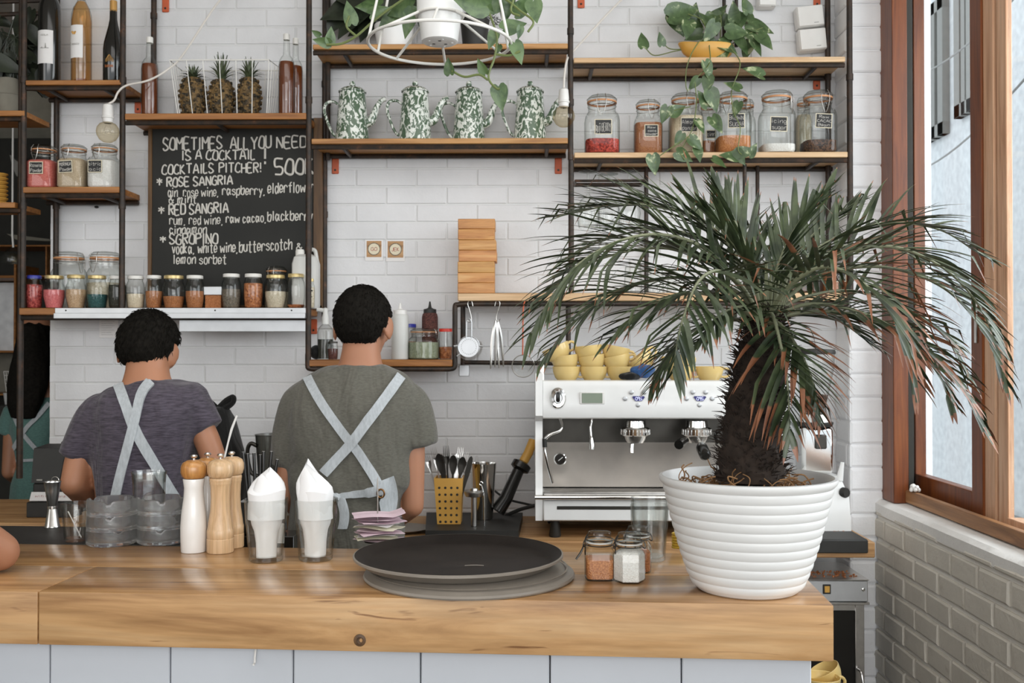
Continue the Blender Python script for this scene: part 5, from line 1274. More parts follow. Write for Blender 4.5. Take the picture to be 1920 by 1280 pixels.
# spice jars on the bar
def cruet(label, px, pyb, w, pytop, mat, fill, n=4, rot=.3, tail=True):
    s = MPP(PZ(px, pyb, ZBAR).y + .02); r = w / 2 * s * 1.02; c = onbar(px, pyb, r * .95); H = ZZ(pytop, c.y, px) - ZBAR
    t = thing('clip_top_jar', label, 'jar', c, 'spice jars on the bar')
    c = c + Vector((0, 0, .0006))
    m = MB(); sq = 6.0 if n == 4 else None; ns = 32 if n == 4 else 6
    if n == 4: m.lathe([(0, 0), (r * .84, 0), (r * .92, .003), (r * .93, H * .56), (r * .85, H * .64), (r * .72, H * .68)], 32, c, sq)
    else: m.lathe([(0, 0), (r * .95, 0), (r * 1.05, .003), (r * 1.05, H * .55), (r * .95, H * .63), (r * .75, H * .69)], 6, c)
    m.lathe([(r * .72, H * .68), (r * .72, H * .74), (r * .80, H * .745), (r * .80, H * .765)], 28, c); m.build('jar_body', M['glass'], t)
    m = MB()
    if n == 4: m.lathe([(0, .003), (r * .8, .003), (r * .86, .006), (r * .86, H * fill), (r * .4, H * fill + .002), (0, H * fill + .003)], 32, c, sq)
    else: m.lathe([(0, .003), (r * .95, .003), (r * 1.0, .006), (r * 1.0, H * .54), (r * .9, H * .61), (r * .7, H * .65), (0, H * .655)], 6, c)
    m.build('contents', mat, t)
    MB().lathe([(r * .70, H * .766), (r * .86, H * .766), (r * .86, H * .79), (r * .70, H * .79)], 28, c).build('gasket', M['frosted'], t)
    MB().lathe([(r * .84, H * .792), (r * .86, H * .83), (r * .80, H * .85), (r * .72, H * .87), (r * .74, H * .96), (r * .7, H * .99), (r * .5, H), (0, H)], 28, c).build('lid', M['glass'], t)
    m = MB(); wire_clasp(m, c, r * .82, c.z + .72 * H, c.z + .5 * H, PI * .98, r * .3)
    m.tube([(c.x + r * .88 * math.cos(a), c.y + r * .88 * math.sin(a), c.z + .83 * H) for a in [2 * PI * k / 20 for k in range(20)]], .001, 5, True)
    for sg in (-1, 1): m.tube(catmull([(c.x + sg * r * .9, c.y, c.z + .83 * H), (c.x + sg * r * 1.02, c.y - .003, c.z + .76 * H), (c.x + sg * r * 1.02, c.y - .004, c.z + .68 * H), (c.x + sg * r * .84, c.y, c.z + .7 * H)], 4), .0011, 5)
    if tail: m.tube(catmull([(c.x - r * .98, c.y, c.z + .72 * H), (c.x - r * 1.15, c.y - .004, c.z + .58 * H), (c.x - r * 1.5, c.y - .008, c.z + .42 * H)], 4), [.0012, .0022, .0018], 6)
    m.build('wire_clasp', M['darkmetal'], t)
cruet('small square clip jar of brown sugar on the bar, left of the white sugar', 1124, 1091, 58, 996, M['brownsugar'], .44)
cruet('small hexagonal clip jar of white sugar in front of the stacked tumblers', 1180, 1096, 57, 998, M['sugar'], .6, 6, 0, False)
cruet('small clip jar of brown sugar hidden behind the white sugar', 1196, 1076, 50, 986, M['brownraw'], .44, 4, 0, False)
t, c, H, rt, rb = facet_glass('lower of two nested tumblers beside the palm pot', 1218, 1055, 72, 58, 948, 'nested tumblers', rim=.40)
facet_glass('upper tumbler nested in another beside the palm pot', 1218, 1048, 70, 52, 934, 'nested tumblers', rim=.40, z=ZBAR + .016)
cy_ = onbar(1275, 1033, .012)
m = MB(); m.tube([(cy_.x + .016 * math.cos(a * .6), cy_.y + .016 * math.sin(a * .6), ZBAR + .004 + a * .00055) for a in range(60)], .0028, 6)
tag(m.build('coiled_cord', plain('yellow cord', srgb(206, 172, 60), .5), None, loc=(cy_.x, cy_.y, ZBAR)), 'small coil of yellow cord behind the white pot', 'cord')
# ------------------------------------------------------------------ work counter behind
wc = thing('work_counter', 'long wooden work counter along the white brick wall', 'counter', (.1, 3.4, 0))
XR = P(1641, 1010, 3.17).x
m = MB(); fbox(m, -1.0, XR, 3.17, YPIER - .01, ZCTR - .05, ZCTR, .003); m.build('top', M['counterwood'], wc)
m = MB(); fbox(m, -1.0, .985, YPIER - .009, YW - .004, ZCTR - .05, ZCTR, .002); m.build('top_rear', M['counterwood'], wc)
for x in (-.95, -.2, .38): fbox(MB(), x, x + .04, 3.2, 3.6, 0, ZCTR - .051).build('leg_panel', M['darkwall'], wc)
fbox(MB(), -1.0, .38, 3.52, 3.54, .05, ZCTR - .051).build('back_panel', M['darkwall'], wc)
# under-counter machine
um = thing('undercounter_fridge', 'steel under-counter appliance with an orange rocker switch and black door', 'appliance', (.86, 3.2, 0))
yu = 3.22; ux0, ux1 = .46, XX(1626, yu)
zt, zb_ = ZZ(1086, yu, 1560), ZZ(1128, yu, 1560)
fbox(MB(), ux0, ux1, yu, yu + .26, zb_, zt - .003, .003).build('control_panel', M['alu'], um)
fbox(MB(), ux0, ux1 + .002, yu - .004, yu + .27, zt - .003, zt, .001).build('top_plate', M['steel'], um)
fbox(MB(), ux0, ux1 + .003, yu - .006, yu + .1, zb_ - .008, zb_ - .0005, .001).build('lip', M['steel'], um)
fbox(MB(), ux0 + .01, XX(1603, yu), yu + .012, yu + .03, .04, zb_ - .03).build('door_glass', M['blackgloss'], um)
fbox(MB(), XX(1603, yu), XX(1620, yu), yu + .006, yu + .03, .04, zb_ - .01).build('door_frame', M['steel'], um)
fbox(MB(), ux0, XX(1603, yu), yu + .006, yu + .03, zb_ - .03, zb_ - .01).build('door_frame', M['steel'], um)
fbox(MB(), ux0, ux1 - .004, yu + .03, yu + .27, 0.0, zb_ - .012).build('cabinet', M['darkmetal'], um)
sw = fbox(MB(), XX(1541, yu), XX(1556, yu), yu - .003, yu, ZZ(1113, yu, 1548), ZZ(1095, yu, 1548), .001).build('switch', M['black'], um)
fbox(MB(), XX(1544, yu), XX(1553.5, yu), yu - .0055, yu - .002, ZZ(1110, yu, 1548), ZZ(1098, yu, 1548), .001).build('rocker', M['mustard'], sw)
MB().ball((XX(1617, yu), yu, ZZ(1105, yu, 1617)), (.006, .002, .006), 10, 6).build('screw', M['chrome'], um)
MB().tube(catmull([(XX(1607, yu), yu + .004, ZZ(1255, yu, 1607)), (XX(1609, yu), yu - .02, ZZ(1258, yu, 1609)), (XX(1612, yu), yu - .03, ZZ(1290, yu, 1609))], 4), .004, 8).build('door_handle', M['steel'], um)
m = MB(); random.seed(4)
for q in range(170):
    m.ball((random.uniform(.72, ux1 - .02), random.uniform(yu + .03, yu + .12), zt + .001), random.uniform(.0015, .004), 6, 4)
tag(m.build('coffee_grounds', M['brownraw'], None, loc=(.85, yu + .06, zt)), 'spilled coffee grounds on top of the under-counter appliance', 'coffee grounds', kind='stuff')
# lower shelf with two cups beyond the end of the bar
ls = thing('low_shelf', 'dark low shelf behind the right end of the bar with two yellow cups', 'shelf', (.62, 2.6, 0))
zl = .585
fbox(MB(), .3, .86, 2.42, 2.78, zl - .02, zl).build('board', M['darkwall'], ls)
for x, y in ((.32, 2.45), (.84, 2.45), (.32, 2.75), (.84, 2.75)): fbox(MB(), x - .012, x + .012, y - .012, y + .012, 0, zl - .0205).build('leg', M['darkwall'], ls)
# ------------------------------------------------------------------ cups
def cup(label, c, r, h, tilt=0.0, tdir=0.0, hang=0.0, group='yellow cups on the espresso machine', flip=False):
    Mx = Matrix.Translation(c) @ Matrix.Rotation(tdir, 4, 'Z') @ Matrix.Rotation(tilt, 4, 'Y') @ Matrix.Rotation(-tdir + hang, 4, 'Z')
    if flip: Mx = Mx @ Matrix.Translation((0, 0, h)) @ Matrix.Rotation(PI, 4, 'X')
    t = thing('cup', label, 'cup', c, group)
    MB(Mx).lathe([(0, .0015), (r * .48, .0015), (r * .50, 0), (r * .56, 0), (r * .6, .004), (r * .82, h * .3), (r * .96, h * .65), (r, h * .985), (r * .985, h), (r * .955, h * .985), (r * .91, h * .65), (r * .77, h * .3), (r * .5, .008), (0, .007)], 32).build('bowl', M['yellowcup'], t)
    hd = catmull([(r * .9, 0, h * .82), (r * 1.2, 0, h * .86), (r * 1.42, 0, h * .7), (r * 1.38, 0, h * .46), (r * 1.1, 0, h * .33), (r * .82, 0, h * .36)], 5)
    MB(Mx).tube(hd, .0042, 8).build('handle', M['yellowcup'], t)
cup('yellow cup on the low shelf at the bottom edge, left of two', Vector((XX(1537, 2.6), 2.6, zl + .0005)), .05, .056, 0, 0, .3, 'yellow cups on the low shelf')
cup('yellow cup lying tilted at the bottom edge beside the black door', Vector((XX(1562, 2.6) + .012, 2.66, zl + .012)), .044, .05, -.5, 0, 2.4, 'yellow cups on the low shelf')
# ------------------------------------------------------------------ espresso machine
YM = 3.20
em_ = thing('espresso_machine', 'white two group espresso machine with steel backsplash, partly behind the palm', 'espresso machine', (XX(1260, YM), YM, ZCTR))
xe0, xe1 = XX(1018, YM), XX(1462, YM); xl0 = XX(1004, YM)
zT, zU, zL = ZZ(713, YM, 1100), ZZ(785, YM, 1100), ZZ(977, YM, 1100)
m = MB(); prof = [(YM, zU + .004), (YM - .004, zU + .02), (YM + .004, zT - .02), (YM + .012, zT - .003), (YM + .02, zT), (YM + .05, zT), (YM + .05, zU), (YM + .006, zU)]
rows = [[Vector((x, p[0], p[1])) for p in prof] for x in (xe0, xe1)]
m.loft([r for r in rows]); m.build('front_housing', M['whiteenamel'], em_)
fbox(MB(), xe0, xe1, YM + .05, YM + .36, zU + .015, zT - .012, .004).build('upper_body', M['whiteenamel'], em_)
fbox(MB(), xe0, xe1, YM + .02, YM + .3, zU + .0005, zU + .014).build('underside', M['darkmetal'], em_)
sd = MB(); pp = [(YM + .01, zL + .0), (YM + .004, zL + .12), (YM + .03, zL + .16), (YM + .03, zU - .01), (YM - .006, zU + .01), (YM - .002, zT), (YM + .02, zT + .022), (YM + .36, zT + .022), (YM + .36, zL)]
sd.loft([[Vector((x, p[0], p[1])) for p in pp] for x in (xl0, xe0 - .0008)]); sd.build('side_panel', M['whiteenamel'], em_)
sd = MB(); sd.loft([[Vector((x, p[0], p[1])) for p in pp] for x in (xe1 + .0008, xe1 + .024)]); sd.build('side_panel', M['whiteenamel'], em_)
# steel backsplash, slightly curved
m = MB(); rows = []
zs0, zs1 = ZZ(914, YM + .06, 1150), zU + .002
for k in range(9):
    u = k / 8; rows.append([Vector((xe0 + .001 + (xe1 - xe0 - .002) * q / 6, YM + .20 - .12 * (1 - u) ** 2, zs0 + (zs1 - zs0) * u)) for q in range(7)])
m.grid(rows, (0, .002, 0)); m.build('backsplash', M['satin'], em_)
zd = ZZ(934, YM, 1100)
fbox(MB(), xe0 - .0, xe1, YM + .0, YM + .19, zd, ZZ(918, YM + .03, 1100), .004).build('drip_tray', M['steel'], em_)
MB().tube([(xl0 - .002, YM - .008, zd + .004), (xe1 + .02, YM - .008, zd + .004)], .008, 10).build('front_bar', M['chrome'], em_)
fbox(MB(), xe0, xe1, YM + .002, YM + .18, zL, zd - .006, .004).build('lower_panel', M['whiteenamel'], em_)
sl = MB(); zq = ZZ(952, YM, 1100); sl.box(((XX(1044, YM) + xe1 - .05) / 2, YM + .0015, zq), (xe1 - .05 - XX(1044, YM), .002, .011), .0009); sl.build('slot', M['darkmetal'], em_)
for x in (xe0 + .04, xe1 - .05): 
    for y in (YM + .05, YM + .31): MB().lathe([(.018, 0), (.02, .006), (.014, .05), (.014, zL - ZCTR + .002)], 16, (x, y, ZCTR)).build('foot', M['black'], em_)
fbox(MB(), xe0, xe1, YM + .18, YM + .34, ZCTR + .03, zU, .0).build('lower_body', M['darkmetal'], em_)
# cup rails
m = MB()
for z_ in (zT + .014, zT + .034): m.tube([(xe0, YM + .03, z_), (xe0, YM + .34, z_)], .0022, 6).tube([(xe0, YM + .34, z_), (xe1, YM + .34, z_)], .0022, 6).tube([(xe1, YM + .03, z_), (xe1, YM + .34, z_)], .0022, 6)
for x in (xe0, xe1):
    for y in (YM + .03, YM + .34): m.box((x, y, zT + .026), (.008, .005, .056))
m.build('cup_rail', M['steel'], em_)
fbox(MB(), xe0 + .001, xe1 - .001, YM + .051, YM + .355, zT - .0119, zT - .010).build('cup_tray', M['steel'], em_)
# knob, display, buttons
kc = Vector((XX(1046, YM), YM - .002, ZZ(746, YM, 1046)))
kb = MB().lathe([(.026, 0), (.026, .004), (.022, .009), (.014, .008), (.012, .004), (0, .004)], 28, kc, axis=Vector((0, -1, 0)), sy=1.3).build('steam_knob', M['chrome'], em_)
MB().box(kc + Vector((0, -.011, .004)), (.013, .016, .034), .005, None, 2).build('lever', M['blackgloss'], kb)
dp = MB().box((XX(1110, YM), YM - .0025, ZZ(746, YM, 1110)), (.079, .003, .038), .001).build('display_frame', M['whiteplastic'], em_)
MB().box((XX(1110, YM), YM - .0045, ZZ(746, YM, 1110)), (.066, .002, .032), .0005).build('display', M['lcd'], dp)
for pc in (1196, 1311):
    for dx, dz in ((-24, 0), (-12, -12), (24, 0), (12, -12), (0, 12)):
        MB().lathe([(.0072, 0), (.0072, .002), (.005, .003), (0, .003)], 18, (XX(pc + dx, YM), YM - .003, ZZ(747 + dz, YM, pc))).build('button', M['alu'], em_) if False else MB().lathe([(.0072, 0), (.0072, .002), (.005, .003), (0, .003)], 18, (XX(pc + dx, YM), YM - .0015, ZZ(747 + dz, YM, pc)), axis=Vector((0, -1, 0))).build('button', M['alu'], em_)
    c0 = Vector((XX(pc + 1, YM), YM - .0015, ZZ(747, YM, pc))); m = MB()
    pg = [(-.018, .008), (.018, .008), (.02, .004), (.010, -.008), (-.010, -.008), (-.02, .004)]
    m.loft([[c0 + Vector((a, 0, e)) for a, e in pg], [c0 + Vector((a, -.002, e)) for a, e in pg]]); ds = m.build('temperature_display', M['bluelcd'], em_)
    dg = newmat('lit digits')[0]; dg.node_tree.nodes['Principled BSDF'].inputs['Emission Color'].default_value = (.5, .55, 1, 1); dg.node_tree.nodes['Principled BSDF'].inputs['Emission Strength'].default_value = .8
    write(MB(), '095', c0 + Vector((-.0105, -.0024, -.0048)), (1, 0, 0), (0, 0, 1), .021, .0095, .0008, 5).build('digits', dg, ds)
# groups
for pc, hnd in ((1191, False), (1306, True)):
    gy = YM + .06; c0 = Vector((XX(pc, gy), gy, ZZ(817, gy, pc)))
    gp = MB().lathe([(0, 0), (.040, 0), (.046, .004), (.047, .024), (.044, .028), (.036, .030), (.034, .05), (0, .05)], 32, c0).build('group_head', M['chrome'], em_)
    MB().lathe([(0, -.022), (.026, -.022), (.032, -.012), (.036, .001), (.036, .0)], 28, c0).build('portafilter', M['steel'], gp)
    m = MB()
    for q in range(24):
        a = 2 * PI * q / 24; m.box(c0 + Vector((.047 * math.cos(a), .047 * math.sin(a), .014)), (.003, .003, .018), .001)
    m.build('collar_ribs', M['chrome'], gp)
    hy = c0 + Vector((0, -.036, -.012))
    if hnd:
        MB().tube([hy, hy + Vector((0, -.05, -.014))], .008, 10).build('neck', M['chrome'], gp)
        MB().tube([hy + Vector((0, -.045, -.014)), hy + Vector((0, -.06, -.018)), hy + Vector((0, -.12, -.035)), hy + Vector((0, -.13, -.037))], [.014, .0185, .0185, .012], 16).build('handle', M['blackgloss'], gp)
        MB().tube(catmull([c0 + Vector((.01, 0, -.022)), c0 + Vector((.014, -.01, -.04)), c0 + Vector((.024, -.02, -.055)), c0 + Vector((.026, -.022, -.062))], 4), .006, 8).build('spout', M['chrome'], gp)
        MB().tube([c0 + Vector((-.036, -.02, -.012)), c0 + Vector((-.06, -.05, -.018)), c0 + Vector((-.07, -.075, -.022))], [.009, .015, .015], 14).build('second_handle', M['blackgloss'], gp)
    else:
        MB().tube(catmull([c0 + Vector((-.01, 0, -.022)), c0 + Vector((-.012, -.004, -.045)), c0 + Vector((-.012, -.006, -.055))], 4), .006, 8).build('spout', M['chrome'], gp)
# wands
V = lambda px, py, dy=0: P(px, py, YM + .05 + dy)
w1 = MB().tube(catmull([V(1050, 783), V(1054, 797, -.01), V(1049, 807, -.02), V(1032, 814, -.03), V(1022, 824, -.03), V(1021, 840, -.03), V(1025, 862, -.03), V(1036, 905, -.02)], 6), .0052, 10).build('steam_wand', M['chrome'], em_)
MB().tube([V(1021, 822, -.03), V(1021.5, 838, -.03)], .0078, 10).build('rubber_grip', M['black'], w1)
w2 = MB().tube(catmull([V(1110, 783), V(1109, 790), V(1107, 800, -.005), V(1108, 815, -.008), V(1109, 822, -.008)], 5), .0045, 10).build('water_spout', M['chrome'], em_)
MB().tube([V(1109, 820, -.008), V(1110, 833, -.008), V(1110, 842, -.008)], [.0055, .0095, .0098], 12).build('nozzle', M['chrome'], w2)
gc = P(1050, 860, YM + .095)
ga = MB().lathe([(.021, 0), (.021, .010), (.018, .012), (.0175, .009), (0, .009)], 28, gc, axis=Vector((0, -1, 0))).build('gauge_rim', M['chrome'], em_)
MB().lathe([(.0172, .0095), (0, .0097)], 24, gc, axis=Vector((0, -1, 0))).build('gauge_dial', M['blackgloss'], ga)
MB().tube([gc + Vector((-.006, -.0112, -.005)), gc + Vector((.009, -.0112, .007))], .0012, 6).build('needle', M['whiteplastic'], ga)
MB().tube(catmull([V(1345, 830), V(1341, 818, -.01), V(1347, 808, -.02), V(1360, 806, -.02)], 5) + [V(1368, 806, -.02)], .006, 10).build('steam_wand', M['blackgloss'], em_)
# cups on top
YK = YM + .14; kk = MPP(YK); zc0 = zT - .0098
def cupat(px, lev, label, r=.047, tilt=0, hang=.1, dz=0, y=YK, flip=False):
    cup(label, Vector((XX(px, y), y, zc0 + lev * .037 + dz)), r, .053, tilt, 0, hang, flip=flip)
for i, (px, nm) in enumerate(((1062, 'first'), (1113, 'second'), (1163, 'third'), (1276, 'fourth'), (1330, 'fifth'))):
    cupat(px, 0, 'yellow cup in the bottom row on the espresso machine, %s from the left' % nm, hang=-.1)
cupat(1062, 1, 'yellow cup in the middle row, leftmost on the espresso machine', tilt=-.12)
cupat(1113, 1, 'yellow cup in the middle row, second from the left', tilt=-.16)
cupat(1160, 1, 'yellow cup in the middle row, third from the left', tilt=-.2)
cupat(1052, 2, 'topmost yellow cup tilted at the left end of the stack', tilt=-.42, hang=.2, dz=-.002)
cupat(1105, 2, 'yellow cup upside down on top of the second stack', tilt=-.1, dz=-.004, hang=.5)
cupat(1150, 2, 'topmost yellow cup on the third stack', tilt=.2, dz=-.006)
cupat(1214, 2, 'yellow cup tipped on its side above the blue cloth', tilt=-.7, dz=-.028, hang=.3)
cupat(1268, 1, 'yellow cup in the middle row half covered by palm leaflets', tilt=-.1)
bc = thing('cloth', 'crumpled blue and black cloth lying on top of the espresso machine', 'cloth', P(1195, 711, YM + .05))
for nm, mt_, px, py, sx, sz, sd_ in (('blue_fold', M['bluecloth'], 1207, 694, .042, .020, 2), ('black_fold', M['blackcloth'], 1182, 705, .035, .016, 6)):
    m = MB(); c0 = P(px, py, YM + .055); c0.z = max(c0.z, zT + sz * .5)
    rings = []
    m.ball(c0, (sx, .028, sz), 24, 14)
    m.v = [tuple(Vector(v) + (Vector(v) - c0).normalized() * .009 * noise.noise(Vector(v) * 42 + Vector((sd_, 0, 0)))) for v in m.v]
    m.v = [(v[0], v[1], max(v[2], zT + .0008)) for v in m.v]
    m.build(nm, mt_, bc)
# ------------------------------------------------------------------ grinder and tamper at the right
YG = 3.335
gr = thing('coffee_grinder', 'white coffee grinder with a clear bean hopper in the corner by the pier', 'grinder', (XX(1540, YG), YG + .04, ZCTR))
kx = lambda px: XX(px, YG); kz = lambda py: ZZ(py, YG, 1540); k = MPP(YG); gc = Vector((kx(1536), YG + .06, 0))
def cone(rows): return [(r * k, kz(py)) for r, py in rows]
MB().lathe(cone([(18, 776), (22, 760), (37, 690), (38, 664)]), 28, gc).build('hopper', M['glass'], gr)
MB().lathe(cone([(0, 775), (16, 775), (20, 762), (26, 742), (0, 738)]), 24, gc).build('coffee_beans', M['cacao'], gr)
MB().lathe(cone([(39, 664), (40, 660), (38, 655), (0, 653)]), 28, gc).build('hopper_lid', M['black'], gr)
MB().lathe(cone([(30, 800), (31, 794), (26, 778), (17, 776), (0, 776)]), 28, gc).build('collar', M['steel'], gr)
MB().lathe(cone([(33, 801), (35, 796), (35, 793), (30, 792)]), 28, gc).build('black_ring', M['black'], gr)
fbox(MB(), kx(1506), kx(1566), YG + .012, YG + .11, kz(890), kz(800), .012).build('body', M['chrome'], gr)
fbox(MB(), kx(1529), kx(1551), YG + .004, YG + .013, kz(842), kz(815), .004).build('dose_window', M['darkmetal'], gr)
m = MB(); m.loft([[Vector((kx(a), b, ZCTR + .001)) for a, b in ((1486, YG - .03), (1590, YG - .03), (1590, YG + .15), (1486, YG + .15))], [Vector((kx(a), b, kz(930))) for a, b in ((1488, YG - .03), (1586, YG - .03), (1586, YG + .15), (1488, YG + .15))], [Vector((kx(a), b, kz(892))) for a, b in ((1494, YG - .0), (1574, YG - .0), (1574, YG + .14), (1494, YG + .14))]])
m.build('base', M['whiteenamel'], gr)
MB().lathe([(.017, 0), (.017, .012), (.014, .018), (0, .018)], 20, (kx(1576), YG - .02, kz(921)), axis=Vector((.5, -1, 0))).build('dial', M['black'], gr)
m = MB(); m.tube([(kx(1573), YG, kz(900)), (kx(1578), YG - .005, kz(866))], [.012, .006], 10); m.build('lever', M['whiteenamel'], gr)
YTm = 3.26
tm = thing('tamping_mat', 'black rubber tamping mat hanging over the front corner of the work counter', 'mat', (XX(1560, 3.17), 3.17, ZCTR))
m = MB(); x0_, x1_ = XX(1440, 3.165), XX(1625, 3.165)
m.box(((x0_ + x1_) / 2, 3.235, ZCTR + .0055), (x1_ - x0_, .15, .010), .003); m.build('pad', M['black'], tm)
m = MB(); m.box(((x0_ + x1_) / 2, 3.160, ZCTR - .012), (x1_ - x0_, .008, .042), .003); m.build('front_lip', M['black'], tm)
m = MB(); random.seed(11)
tp = PZ(1571, 994, ZCTR + .0105); 
for q in range(120):
    a = random.uniform(0, 6.3); rr = random.uniform(.02, .05); m.ball((tp.x + rr * math.cos(a), tp.y + .02 + rr * math.sin(a) * .8, ZCTR + .0112), random.uniform(.0008, .0018), 5, 4)
tag(m.build('coffee_grounds', M['brownraw'], None, loc=(tp.x, tp.y, ZCTR + .01)), 'ring of ground coffee around the tamper on the black mat', 'coffee grounds', kind='stuff')
tpc = Vector((tp.x, tp.y + .02, ZCTR + .0112)); k2 = MPP(tpc.y)
ta = thing('tamper', 'coffee tamper with pale wooden handle standing on the black mat', 'tamper', tpc)
MB().lathe([(0, 0), (17 * k2, 0), (17.5 * k2, 1.5 * k2), (16 * k2, 3.5 * k2), (9 * k2, 7 * k2), (6.5 * k2, 9 * k2)], 28, tpc).build('base', M['chrome'], ta)
MB().lathe([(6.5 * k2, 9 * k2), (6 * k2, 20 * k2), (7 * k2, 32 * k2), (9.5 * k2, 40 * k2), (10 * k2, 44 * k2), (8 * k2, 49 * k2), (4 * k2, 51 * k2), (0, 51.5 * k2)], 24, tpc).build('handle', M['beech'], ta)
# ------------------------------------------------------------------ things on the work counter, middle
bt = thing('counter_tray', 'flat black tray box on the work counter under the cutlery holder', 'tray', (XX(890, 3.4), 3.4, ZCTR))
m = MB(); m.prism([(XX(798, 3.19), 3.19), (XX(972, 3.19), 3.19), (XX(980, 3.55), 3.55), (XX(800, 3.55), 3.55)], ZCTR + .0008, ZCTR + .03); m.build('body', M['black'], bt)
zk = ZCTR + .0305
YH = 3.30
ch = thing('cutlery_holder', 'yellow perforated cutlery holder full of forks, spoons and knives', 'holder', (XX(841, YH), YH + .03, zk))
m = MB(); z0_, z1_ = zk + .0005, ZZ(896, YH, 841)
def hring(px0, px1, z, y0, y1): return [Vector((XX(px0, YH), y0, z)), Vector((XX(px1, YH), y0, z)), Vector((XX(px1, YH), y1, z)), Vector((XX(px0, YH), y1, z))]
m.loft([hring(820, 864, z0_, YH, YH + .07), hring(814, 868, z1_, YH - .006, YH + .08), hring(816, 866, z1_, YH - .004, YH + .078), hring(822, 862, z0_ + .004, YH + .003, YH + .068)]); m.build('tub', M['mustard'], ch)
m = MB()
for a in range(4):
    for e in range(6):
        u = (e + .5) / 6.0; zc = ZZ(914, YH, 841) + (z0_ + .008 - ZZ(914, YH, 841)) * e / 5
        px = 841 + (a - 1.5) * (11.3 - .25 * e); fy = YH - .006 + .006 * (z1_ - zc) / (z1_ - z0_)
        m.lathe([(.0042, 0), (.0042, .0008), (0, .0008)], 12, (XX(px, YH), fy + .0004, zc), axis=Vector((0, -1, -.04)))
m.build('perforations', M['black'], ch)
random.seed(33)
CL = ['left edge', 'left', 'centre left', 'centre', 'centre right', 'right', 'right edge']
forks = [(797, 845, 829, 'steel fork leaning out at the left edge of the cutlery holder'), (812, 838, 835, 'steel fork with tines up, second from the left in the holder'), (836, 835, 842, 'dark fork standing tallest at the middle of the holder'), (864, 838, 848, 'bright steel fork leaning right in the cutlery holder'), (874, 846, 852, 'steel fork at the right of the bunch, tines catching light')]
spoons = [(822, 850, 838, 'spoon bowl up between the two left forks'), (850, 853, 846, 'dark spoon standing in front at the centre right'), (868, 856, 850, 'spoon bowl up near the right edge of the holder')]
knives = [(828, 852, 838, 'steel knife blade up in the left half of the holder'), (843, 848, 843, 'steel knife standing at the centre of the holder'), (857, 850, 846, 'steel knife blade right of the dark spoon'), (884, 855, 856, 'thin knife leaning furthest right in the holder')]
def cutl(kind, tx, ty, bx, lab, i):
    dy = .012 + .045 * ((i * 37) % 10) / 10
    b0 = Vector((XX(bx, YH), YH + .034, zk + .03)); top = P(tx, ty, YH + dy)
    mats = M['steel'] if (i % 3) else M['darkmetal']
    ax = (top - b0).normalized(); L = (top - b0).length; sd = ax.cross(Vector((0, 1, 0))).normalized(); m = MB()
    sect = {'fork': ((0, .0045), (.3, .003), (.62, .0026), (.72, .004), (.78, .0085), (.84, .0095)), 'spoon': ((0, .0045), (.3, .003), (.66, .0028), (.74, .009), (.84, .0135), (.93, .0125), (.98, .007), (1, .001)), 'knife': ((0, .0045), (.45, .0042), (.55, .0055), (.7, .0085), (.9, .0085), (.97, .006), (1, .001))}[kind]
    rows = []
    for u, wd in sect:
        p = b0 + ax * (u * L); bow = .004 if kind != 'knife' and .75 < u < .97 else 0
        rows.append([p - sd * wd, p + Vector((0, bow, 0)), p + sd * wd])
    m.grid(rows, (0, .0014, 0))
    if kind == 'fork':
        for q in range(4):
            o = (q - 1.5) * .0055; p0 = b0 + ax * (.835 * L) + sd * o
            m.tube([p0, b0 + ax * (.92 * L) + sd * o * 1.05, b0 + ax * L + sd * o], [.0014, .0012, .0005], 5)
    tag(m.build(kind, mats, None, loc=b0), lab, kind, 'cutlery in the yellow holder')
for i, f in enumerate(forks): cutl('fork', f[0], f[1], f[2], f[3], i + 1)
for i, f in enumerate(spoons): cutl('spoon', f[0], f[1], f[2], f[3], i * 3)
for i, f in enumerate(knives): cutl('knife', f[0], f[1], f[2], f[3], i * 2 + 3)
sk = thing('shaker_tin', 'tall steel cocktail shaker tin behind the cutlery holder', 'shaker', (XX(906, YH + .08), YH + .11, zk))
k3 = MPP(YH + .1); zt = ZZ(868, YH + .1, 906)
MB().lathe([(0, zk + .0005), (17 * k3, zk + .0005), (18 * k3, zk + .004), (24.5 * k3, zt - .002), (25 * k3, zt), (23.5 * k3, zt - .001), (17 * k3, zk + .008), (0, zk + .008)], 32, (XX(906, YH + .1), YH + .11, 0)).build('tin', M['chrome'], sk)
mj = thing('bar_measure', 'steel measure with a wide rim standing in front of the shaker tin', 'jigger', (XX(889, YH), YH - .02, zk)); yj = YH - .03; k4 = MPP(yj)
MB().lathe([(0, zk + .0005), (5.5 * k4, zk + .0005), (5.5 * k4, ZZ(932, yj, 889)), (16 * k4, ZZ(930, yj, 889)), (18.5 * k4, ZZ(924, yj, 889)), (18.5 * k4, ZZ(921, yj, 889)), (8 * k4, ZZ(919, yj, 889)), (7 * k4, ZZ(915, yj, 889)), (0, ZZ(915, yj, 889))], 28, (XX(889, yj), yj, 0)).build('body', M['steel'], mj)
tag(MB().tube(catmull([P(908, 955, yj), P(907, 930, yj), P(905, 918, yj), P(903, 910, yj)], 4), [.003, .004, .003, .002], 8).tube([(P(902, 906, yj) + Vector((.0055 * math.cos(a), 0, .0055 * math.sin(a)))) for a in [2 * PI * q / 16 for q in range(16)]], .0014, 6, True).tube([P(908, 955, yj), Vector((P(908, 955, yj).x, yj, zk + .0008))], .003, 8).build('bar_spoon', M['chrome'], None, loc=(XX(908, yj), yj, zk)), 'short steel bar tool with a ring end leaning by the measure', 'bar tool')
hb_ = thing('hand_blender', 'long black hand blender with a yellow band leaning towards the espresso machine', 'blender', (XX(940, 3.44), 3.44, ZCTR))
